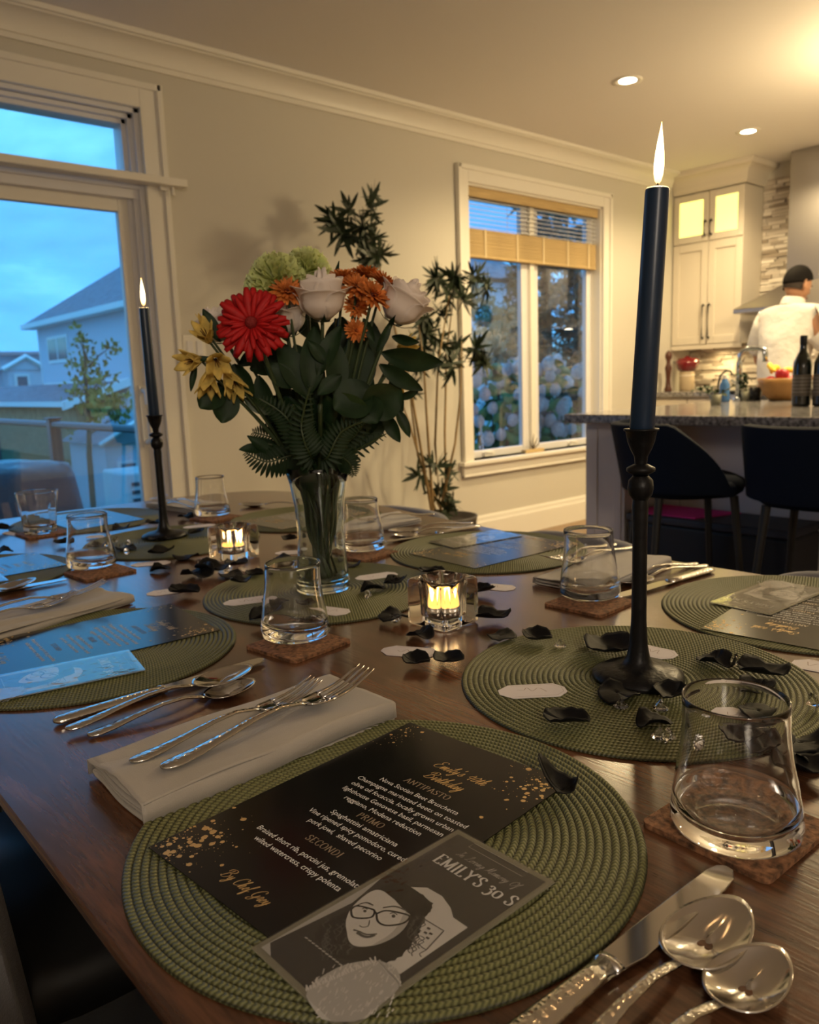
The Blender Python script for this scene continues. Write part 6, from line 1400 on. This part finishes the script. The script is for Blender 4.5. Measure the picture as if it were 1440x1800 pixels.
# ------------------------------------------------------------------ crystals
cm = MB(); n = 10; rr_ = .0075; h = .0120
top = [(rr_ * .55 * math.cos(2 * math.pi * (k + .5) / n), rr_ * .55 * math.sin(2 * math.pi * (k + .5) / n), h) for k in range(n)]; gir = [(rr_ * math.cos(2 * math.pi * k / n), rr_ * math.sin(2 * math.pi * k / n), h * .76) for k in range(n)]
cm.add(top + gir + [(0, 0, 0)], [tuple(range(n))] + [(k, n + k, n + (k + 1) % n) for k in range(n)] + [(k, n + (k + 1) % n, (k + 1) % n) for k in range(n)] + [(n + (k + 1) % n, n + k, 2 * n) for k in range(n)])
cr_me = cm.mesh('crystal', K['crystal'])
for i, (x, y, onm, lb) in enumerate([(985, 1137, 1, 'left one of the pair behind the near candlestick'), (1028, 1137, 1, 'right one of the pair behind the near candlestick'), (1305, 1174, 1, 'between two petals right of the candlestick'), (1092, 1244, 1, 'in front of the near candlestick base, left'), (1162, 1248, 1, 'in front of the near candlestick base, right'), (1160, 1298, 1, 'lowest before the near candlestick'),
    (1190, 1306, 1, 'just outside the left wall of the nearest tumbler'), (1211, 1308, 1, 'just inside the left wall of the nearest tumbler'), (1416, 1246, 1, 'right of the nearest tumbler rim'), (700, 1095, 0, 'in front of a petal left of the near glass cube'), (655, 1052, 1, 'at the foot of the vase'), (691, 1024, 1, 'on the petal right of the vase'), (188, 962, 1, 'left one behind the left tumbler'), (208, 955, 1, 'middle one behind the left tumbler'), (232, 960, 1, 'between the left tumbler and farther candlestick'), (218, 975, 1, 'at the front rim of the farther placemat'),
    (348, 995, 0, 'left one of a pair by the far glass cube'), (358, 999, 0, 'right one of a pair by the far glass cube'), (403, 1000, 0, 'on the petals before the far glass cube'), (512, 998, 0, 'left of the vase foot')]):
    p = T(x, y, TZ + .005); o = bpy.data.objects.new('crystal', cr_me); COL.objects.link(o); s = random.uniform(.95, 1.1)
    up = i in (0, 3, 4, 5); o.location = (p.x, p.y, (ZM if onm else TZ) + (.0122 * s if up else .0062)); o.rotation_euler = (math.pi, 0, i) if up else (1.25, 0, i * 1.7); o.scale = (s, s, s); tag(o, 'clear diamond-cut crystal ' + lb, 'crystal', 'scattered clear crystals')
# ================================================================== VASE AND BOUQUET
VP = Vector((.7218, 1.050, ZM + .0006))
vs_ = thing('flower_vase', 'clear waisted glass vase holding the mixed bouquet in the table middle', 'vase', VP)
vo = [(.0005, 0), (.036, 0), (.0425, .002), (.0435, .008), (.0415, .030), (.0385, .070), (.0378, .100), (.0400, .140), (.0455, .175), (.0525, .200)]
vi = [(.0515, .2008), (.0500, .200), (.0432, .175), (.0377, .140), (.0355, .100), (.0362, .070), (.0385, .030), (.0375, .016), (.0005, .0145)]
MB().lathe(vo + vi, 64).obj('body', K['glass_vase'], vs_, smooth=True)
VT = VP + Vector((0, 0, .2))
def B_(px, py, dd=0): return V_(px, py, VP, dd)
rb5 = random.Random(21)
def stem_path(head, i):
    a = i * 2.4; fr_ = .014 + .018 * ((i * .618) % 1); foot = VP + Vector((fr_ * math.cos(a), fr_ * math.sin(a), .018)); n_ = (head - VT); waist = VP + Vector((-.6 * fr_ * math.cos(a + .6), -.6 * fr_ * math.sin(a + .6), .095 + .03 * math.sin(i))); lip = VT + Vector((max(-.032, min(.032, n_.x * .30)), max(-.032, min(.032, n_.y * .30)), 0))
    return [tuple(p) for p in cat3([foot, waist, lip, lip.lerp(head, .5) + Vector((0, 0, .01)), head], 5)]
def cat3(P, k):
    out = []
    for i in range(len(P) - 1):
        a, b, c, d = P[max(i - 1, 0)], P[i], P[i + 1], P[min(i + 2, len(P) - 1)]
        for j in range(k):
            t = j / k; out.append(.5 * ((2 * b) + (c - a) * t + (2 * a - 5 * b + 4 * c - d) * t * t + (3 * b - a - 3 * c + d) * t ** 3))
    return out + [P[-1]]
si = [0]
def flower(name, label, px, py, dd, group=None, r=.0026, cat_='flower'):
    h = B_(px, py, dd); t = thing(name, label, cat_, h, 0, group); si[0] += 1
    m = MB(); m.mx = Matrix.Translation(-h); m.tube(stem_path(h, si[0]), r, 7); m.obj('stem', K['stem'], t, smooth=True); return t, h
TOCAM = Vector((-.57, -.82, .10))
# --- rose petals
def rose(px, py, dd, lab, sc, tilt=(0, 0, 1), sd=0):
    t, h = flower('white_rose', lab, px, py + 26 * sc, dd, 'ivory roses in the bouquet', .003)
    rg = random.Random(sd); M = align((0, 0, 0), tilt, sd, sc)
    k = 0
    for ring, (n_, rad, hh, open_) in enumerate(((3, .005, .054, -.25), (3, .010, .054, -.12), (4, .0155, .052, .02), (5, .0215, .048, .10), (5, .0265, .042, .26))):
        for j in range(n_):
            a0 = 2 * math.pi * (j + .5 * (ring % 2)) / n_ + rg.uniform(-.2, .2); sp = 2.5 / n_ * 1.5 + .35; op = open_ + rg.uniform(-.03, .04); h2_ = hh * rg.uniform(.94, 1.05)
            def fn(u, v):
                w = math.sin(math.pi * min(1, .18 + v * .64)) ** .6; a = a0 + (u - .5) * 2 * sp * w; z = h2_ * (v - .10 * (abs(u - .5) * 2) ** 2.2 * v)
                rr = rad * (.30 + .70 * math.sin(min(1, v * 1.9 + .05) * math.pi / 2)) ; rr += op * .020 * max(0, v - .55) * 4 * v; 
                rr += .0015 * math.sin(u * 9 + j * 2 + ring) * v * v; z -= op * .016 * max(0, v - .80) * 5
                return (rr * math.cos(a), rr * math.sin(a), z)
            m = MB(); m.mx = M; m.grid(fn, 10, 9, thick=.0005); m.obj('petal', K['rose'], t, smooth=True)
    m = MB(); m.mx = M
    for j in range(5):
        a = j * 1.257; m.grid(lambda u, v, a=a: ((.004 + .024 * v) * math.cos(a) - (u - .5) * .012 * math.sin(a) * (1 - v), (.004 + .024 * v) * math.sin(a) + (u - .5) * .012 * math.cos(a) * (1 - v), .001 + .012 * v * v - .004), 2, 5)
    m.obj('sepals', K['leaf'], t, smooth=True)
rose(567, 528, -.045, 'big ivory rose standing highest in the middle of the bouquet', 1.28, (-.10, -.15, 1), 1)
rose(690, 532, -.02, 'ivory rose leaning out on the right side of the bouquet', 1.25, (.42, -.45, .9), 2)
rose(505, 560, -.01, 'ivory rose behind the red gerbera', 1.1, (-.1, -.1, 1), 3)
rose(396, 572, .03, 'ivory rose mostly hidden at the left behind the gerbera', .95, (-.4, .2, .8), 4)
# --- gerbera
t, h = flower('red_gerbera', 'large red gerbera facing the camera on the left of the bouquet', 442, 568, -.085, None, .0035)
axis = Vector((-.62, -.72, .26)).normalized(); MG = align((0, 0, 0), axis, 0)
def gp(L_, w_, lift): return MB().grid(lambda u, v: ((v - .5) * w_ * math.sin(math.pi * min(.93, .16 + u * .74)) ** .7, .008 + u * L_, lift * u - .010 * u * u + .0016 * math.cos((v - .5) * 6)), 9, 4, thick=.0004).mesh('petal', K['gerbera'], True)
for me1, n_, ph_ in ((gp(.046, .0150, .002), 17, 0), (gp(.043, .0135, .010), 15, .16), (gp(.034, .0090, .015), 16, .08), (gp(.022, .0060, .016), 20, .0)):
    for k in range(n_): inst('petal', me1, t, MG @ Matrix.Rotation(2 * math.pi * k / n_ + ph_ + rb5.uniform(-.09, .09), 4, 'Z') @ Matrix.Rotation(rb5.uniform(-.16, .16), 4, 'X') @ Matrix.Rotation(rb5.uniform(-.35, .35), 4, 'Y'))
m = MB(); m.mx = MG; m.lathe([(.0005, .0100), (.004, .0105), (.007, .0085), (.009, .003), (.011, -.004), (.0005, -.008)], 28); m.obj('disc', K['gerb_core'], t, smooth=True)
# --- chrysanthemums
mp_ = MB().grid(lambda u, v: ((v - .5) * .0062 * math.sin(math.pi * min(.9, .2 + u * .7)), .003 + u * .020, .010 * u - .006 * u * u + .0008 * math.cos((v - .5) * 5)), 5, 2).mesh('petals_unit', K['mum'], True)
def mum(px, py, dd, lab, sc, ax, sd):
    t, h = flower('orange_chrysanthemum', lab, px, py, dd, 'orange chrysanthemums in the bouquet', .0022)
    M = align((0, 0, 0), ax, sd, sc); m = MB(); P = [tuple(v.co) for v in mp_.vertices]; F = [tuple(p.vertices) for p in mp_.polygons]; rg = random.Random(sd)
    for n_, el, l_ in ((20, -.05, 1.05), (18, .30, .95), (15, .65, .8), (11, 1.0, .6), (7, 1.3, .45)):
        for k in range(n_):
            m.mx = M @ Matrix.Rotation(2 * math.pi * k / n_ + rg.uniform(-.1, .1) + el, 4, 'Z') @ Matrix.Rotation(el + rg.uniform(-.12, .12), 4, 'X') @ Matrix.Scale(l_, 4); m.add(P, F)
    m.obj('bloom', K['mum'], t, smooth=True); c = MB(); c.mx = M; c.lathe([(.0005, .009), (.004, .008), (.006, .003), (.004, -.004), (.0005, -.008)], 14); c.obj('core', K['mumcore'], t)
for i, (x, y, dd, s, ax, l) in enumerate(((505, 515, -.045, 1.15, (-.4, -.7, .6), 'between the green carnations and the red gerbera'), (604, 492, .0, 1.1, (-.1, -.2, 1), 'just right of the highest rose'), (643, 487, .01, 1.15, (.1, -.1, 1), 'at the top of the orange cluster'), (672, 500, -.01, 1.1, (.5, -.3, .8), 'at the right end of the orange cluster, above the leaning rose'),
    (628, 508, -.03, 1.15, (-.2, -.7, .7), 'in the middle of the orange cluster'), (655, 522, -.045, 1.2, (.1, -.8, .6), 'lowest facing the camera in the orange cluster'), (627, 540, -.02, .9, (-.4, -.7, .5), 'in shade under the orange cluster'), (625, 582, -.03, .8, (-.2, -.9, .2), 'dark red-orange one low between the two big roses'))):
    mum(x, y, dd, 'orange chrysanthemum ' + l, s, ax, i)
# --- green carnations
def carn(px, py, dd, lab, sc, sd):
    t, h = flower('green_carnation', lab, px, py, dd, 'pale green carnations in the bouquet', .0024)
    M = align((0, 0, 0), (-.15, -.2, 1), sd, sc); m = MB(); m.mx = M; rg = random.Random(sd)
    for k in range(130):
        z = rg.uniform(-.4, 1); a = k * 2.4; el = math.acos(z); d = Vector((math.sin(el) * math.cos(a), math.sin(el) * math.sin(a), z)); q = d.to_track_quat('Z', 'Y').to_matrix(); f0 = rg.uniform(0, 6); d = (d + Vector((rg.uniform(-.3, .3), rg.uniform(-.3, .3), rg.uniform(-.3, .3)))).normalized(); q = (q.to_4x4() @ Matrix.Rotation(rg.uniform(0, 6.28), 4, 'Z')).to_3x3(); w_c = rg.uniform(.012, .020)
        m.grid(lambda u, v: Vector((0, 0, -.004)) + d * (.006 + .026 * v) + q @ Vector(((u - .5) * w_c * v ** .7, .004 * math.sin(u * 14 + f0) * v, .0015 * math.sin(u * 17 + f0))), 8, 3)
    m.lathe([(.0005, -.03), (.006, -.026), (.008, -.008), (.004, 0)], 12); m.obj('bloom', K['carn'], t, smooth=True)
carn(487, 490, -.005, 'pale green carnation above the red gerbera, lower of the pair', 1.35, 1); carn(538, 474, .02, 'pale green carnation at the very top of the bouquet', 1.15, 2); carn(470, 503, .02, 'pale green carnation deepest at the left above the gerbera', 1.1, 3)
# --- alstroemeria
def lily(px, py, dd, lab, ax, sc, sd):
    t, h = flower('yellow_alstroemeria', lab, px, py, dd, 'yellow alstroemeria in the bouquet', .0020)
    for k in range(6):
        w = .017 if k % 2 else .021
        m = MB(); m.mx = align((0, 0, 0), ax, 0, sc) @ Matrix.Rotation(k * math.pi / 3, 4, 'Z'); m.grid(lambda u, v: ((v - .5) * w * math.sin(math.pi * min(.93, .12 + u * .8)), .003 + .016 * u ** 1.5, .036 * u + .002 * math.cos((v - .5) * 5)), 7, 4, thick=.0004); m.obj('petal', K['alst'], t, smooth=True)
    m = MB(); m.mx = align((0, 0, 0), ax, 0, sc)
    for k in range(5): a = k * 1.257; m.tube([(0, 0, 0), (.004 * math.cos(a), .004 * math.sin(a), .028)], .0005, 4)
    m.obj('stamens', K['mumcore'], t)
for i, (x, y, dd, ax, s, l) in enumerate(((368, 600, -.03, (-.5, -.4, .5), .95, 'highest at the left edge of the bouquet'), (352, 632, -.03, (-.8, -.2, -.1), 1.0, 'pointing out to the left'), (378, 630, -.05, (-.3, -.8, -.3), 1.05, 'facing the camera below the gerbera'), (368, 655, -.04, (-.3, -.3, -.9), 1.0, 'hanging at the left'), (398, 652, -.04, (.1, -.5, -.8), 1.0, 'hanging nearest the middle, below the gerbera'), (412, 668, -.03, (.2, -.3, -.9), .9, 'lowest of the hanging ones'), (358, 576, -.02, (0, 0, 1), .55, 'closed bud at the top left'), (700, 612, .0, (.6, -.3, .2), .8, 'small one at the right under the leaning rose'), (695, 668, .02, (.7, 0, -.3), .7, 'small one low on the right side'))):
    lily(x, y, dd, 'yellow alstroemeria ' + l, ax, s, i)
# --- foliage
def leafmesh(L_, W_, curl, m_, pw=.8, fold=.15): return MB().grid(lambda u, v: ((v - .5) * W_ * max(.03, math.sin(math.pi * min(.985, .02 + u * .96))) ** pw, u * L_, -curl * L_ * u * u + fold * W_ * (abs(v - .5) * 2) ** 1.5 + .02 * W_ * math.sin(u * 12)), 10, 4).mesh('leaf', m_, True)
LF = [leafmesh(.075, .034, .25, K['leaf']), leafmesh(.095, .030, .35, K['leaf']), leafmesh(.060, .048, .15, K['leaf'], .6), leafmesh(.075, .034, .3, K['leaf2'])]
def leaf_at(t, h, a, b, kind, roll=0, wid=1):
    A, Bq = B_(*a), B_(*b); d = Bq - A; L_ = d.length; Y = d.normalized(); Zc = (Vector((0, 0, CAMZ)) - A).normalized(); X = Y.cross(Zc).normalized(); Zc = X.cross(Y)
    M = Matrix((X, Y, Zc)).transposed().to_4x4(); base = {0: .075, 1: .095, 2: .060, 3: .075}[kind]; s = L_ / base
    inst('leaf', LF[kind], t, Matrix.Translation(A - h) @ M @ Matrix.Rotation(roll, 4, 'Y') @ Matrix.Diagonal((s * wid, s, s, 1)))
def sprig(label, px, py, dd, leaves, name='leafy_sprig'):
    t, h = flower(name, label, px, py, dd, 'leafy stems in the bouquet', .0022, 'foliage stem')
    for a, b, kind, roll, wd in leaves: leaf_at(t, h, (*a, dd), (*b, dd - .015), kind, roll, wd)
sprig('dark broad leaves hanging low at the left of the bouquet', 405, 690, -.03, [((392, 680), (352, 715), 2, .2, 1.1), ((400, 682), (392, 742), 2, -.2, 1.0), ((412, 640), (440, 700), 0, .3, 1.2), ((385, 600), (362, 546), 1, .2, 1.3), ((392, 640), (340, 622), 1, .5, .7), ((345, 640), (334, 682), 1, .2, .8)])
sprig('green leaves spread just under the red gerbera', 440, 640, -.02, [((420, 640), (470, 612), 0, .4, 1.1), ((440, 650), (500, 640), 0, -.3, 1.1), ((430, 700), (478, 728), 3, .2, 1.0), ((455, 660), (470, 740), 1, .3, 1.4)])
sprig('long pointed leaves reaching right over the bamboo', 690, 640, -.02, [((672, 618), (770, 652), 1, .5, 1.4), ((668, 640), (735, 690), 1, .3, 1.2), ((662, 618), (690, 570), 1, .3, .9), ((690, 590), (732, 606), 0, .6, 1.0), ((640, 560), (655, 600), 0, .2, .8)])
sprig('large dull olive leaves at the centre right of the bouquet', 640, 700, -.06, [((655, 690), (588, 715), 2, .35, 1.3), ((650, 740), (592, 700), 3, -.4, 1.5), ((640, 720), (705, 690), 2, .3, 1.2), ((640, 700), (662, 742), 2, .1, 1.3), ((600, 660), (560, 690), 0, .2, 1.2)])
sprig('drooping dark leaves at the lower right of the bouquet', 690, 720, .0, [((676, 726), (700, 776), 0, .2, 1.0), ((696, 718), (722, 765), 0, -.3, .8), ((690, 660), (700, 720), 1, .4, 1.3), ((665, 700), (648, 760), 0, .1, 1.2), ((700, 700), (735, 690), 0, .5, .9)])
sprig('upright dark leaves between the gerbera and the middle rose', 540, 640, -.05, [((540, 700), (500, 600), 1, .3, 1.5), ((545, 690), (556, 578), 1, .1, 1.3), ((560, 660), (590, 572), 1, -.3, 1.2), ((520, 680), (470, 640), 0, .3, 1.4), ((590, 700), (600, 600), 1, .4, 1.4), ((505, 600), (480, 550), 0, .2, .9), ((575, 640), (545, 600), 0, .2, 1.0)])
sprig('dark filler leaves filling the shaded middle of the bouquet', 590, 700, .0, [((590, 760), (545, 660), 1, .3, 2.0), ((600, 760), (640, 650), 1, -.2, 2.0), ((560, 780), (500, 680), 1, .3, 2.0), ((580, 790), (585, 690), 1, .1, 2.0), ((610, 790), (680, 700), 1, .3, 2.0), ((545, 760), (470, 690), 1, .5, 1.8), ((560, 700), (520, 610), 1, .0, 2.0), ((620, 700), (640, 590), 1, .3, 2.0)])
sprig('small dark leaves behind the top of the bouquet', 590, 560, .05, [((580, 520), (597, 462), 1, .1, .5), ((520, 560), (440, 510), 1, .3, .4), ((560, 600), (520, 540), 1, .3, 1.8), ((640, 640), (660, 570), 1, .3, 2.2), ((600, 640), (600, 560), 1, .0, 2.4), ((480, 640), (470, 580), 1, .0, 2.2)])
sprig('glossy leaf poking out low at the left above the vase', 470, 780, -.01, [((466, 790), (424, 786), 0, .5, 1.0), ((480, 800), (440, 766), 0, .3, .8)])
# --- fern fronds
def fern(label, pts, dd, w, m_=None):
    P = [B_(*p, dd) for p in pts]; h = P[-1]; t = thing('fern_frond', label, 'foliage stem', h, 0, 'fern fronds in the bouquet'); m = MB(); m.mx = Matrix.Translation(-h); path = cat3([VT + Vector((0, 0, -.10)), VT] + P, 8)
    m.tube(path, [.0014] * (len(path) - 1) + [.0004], 5); m.obj('stem', K['stem'], t)
    n_ = len(path); lm_ = LFERN; st = 10
    for i in range(st, n_):
        f = (i - st) / max(1, n_ - 1 - st); ww = w * math.sin(math.pi * min(.93, .22 + f * .74)); tg = (path[min(i + 1, n_ - 1)] - path[i - 1]).normalized(); cam_d = (Vector((0, 0, CAMZ)) - path[i]).normalized(); sd = tg.cross(cam_d).normalized()
        for s in (-1, 1):
            Y = (sd * s + tg * .45).normalized(); X = Y.cross(cam_d).normalized(); Z_ = X.cross(Y); inst('leaf', lm_, t, Matrix.Translation(path[i] - h) @ Matrix((X, Y, Z_)).transposed().to_4x4() @ Matrix.Diagonal((ww / .03, ww / .03, ww / .03, 1)))
LFERN = leafmesh(.03, .0075, .3, K['leaf'], .7)
fern('fern frond reaching left just above the vase rim', [(520, 800), (470, 812), (432, 796)], -.02, .030)
fern('fern frond in the left middle of the bouquet', [(530, 780), (500, 730), (455, 700)], -.07, .025)
fern('fern frond pointing right at the vase rim', [(585, 810), (610, 800), (680, 762)], -.03, .026)
fern('fern frond drooping over the right side of the vase rim', [(585, 800), (612, 812), (622, 836)], -.04, .024)
fern('fern frond in front, left of the middle one', [(545, 800), (530, 750), (545, 680)], -.085, .026)
fern('fern frond leaning left over the vase, higher one', [(520, 790), (480, 770), (445, 760)], .0, .030)
fern('fern frond low in front, spreading right of the middle', [(575, 805), (600, 760), (640, 740)], -.07, .024)
fern('fern frond in the shade, right of the centre', [(580, 800), (620, 770), (655, 720)], -.03, .026)
# --- bare stems and leaf stubs standing in the vase
for k, (dx, dy) in enumerate(((-.9, .2), (.8, .3), (.2, -.9), (-.4, -.8), (.5, .8), (-.7, .7), (.9, -.5), (0, .5), (-.2, 0), (.4, -.3), (-.8, -.4), (.1, .9))):
    t = thing('greenery_stem', 'thick dark green stem standing in the vase under the blooms', 'foliage stem', VP, 0, 'stems filling the vase'); a = k * 2.1
    m = MB(); P = [(.028 * dx * -.7, .028 * dy * -.7, .018), (.020 * dx * math.cos(a), .020 * dy, .09), (.030 * dx, .030 * dy, .19), (.075 * dx, .075 * dy, .30)]
    m.tube([tuple(p) for p in cat3([Vector(p) for p in P], 5)], .0036, 7); m.obj('stem', K['stem'], t, smooth=True)
    for j in range(3):
        z = .15 + .05 * j; inst('leaf', LF[j % 2], t, Matrix.Translation((.026 * dx * z / .17, .026 * dy * z / .17, z)) @ Matrix.Rotation(a + j * 2.2, 4, 'Z') @ Matrix.Rotation(1.15 + .1 * j, 4, 'X') @ Matrix.Scale(.9, 4))
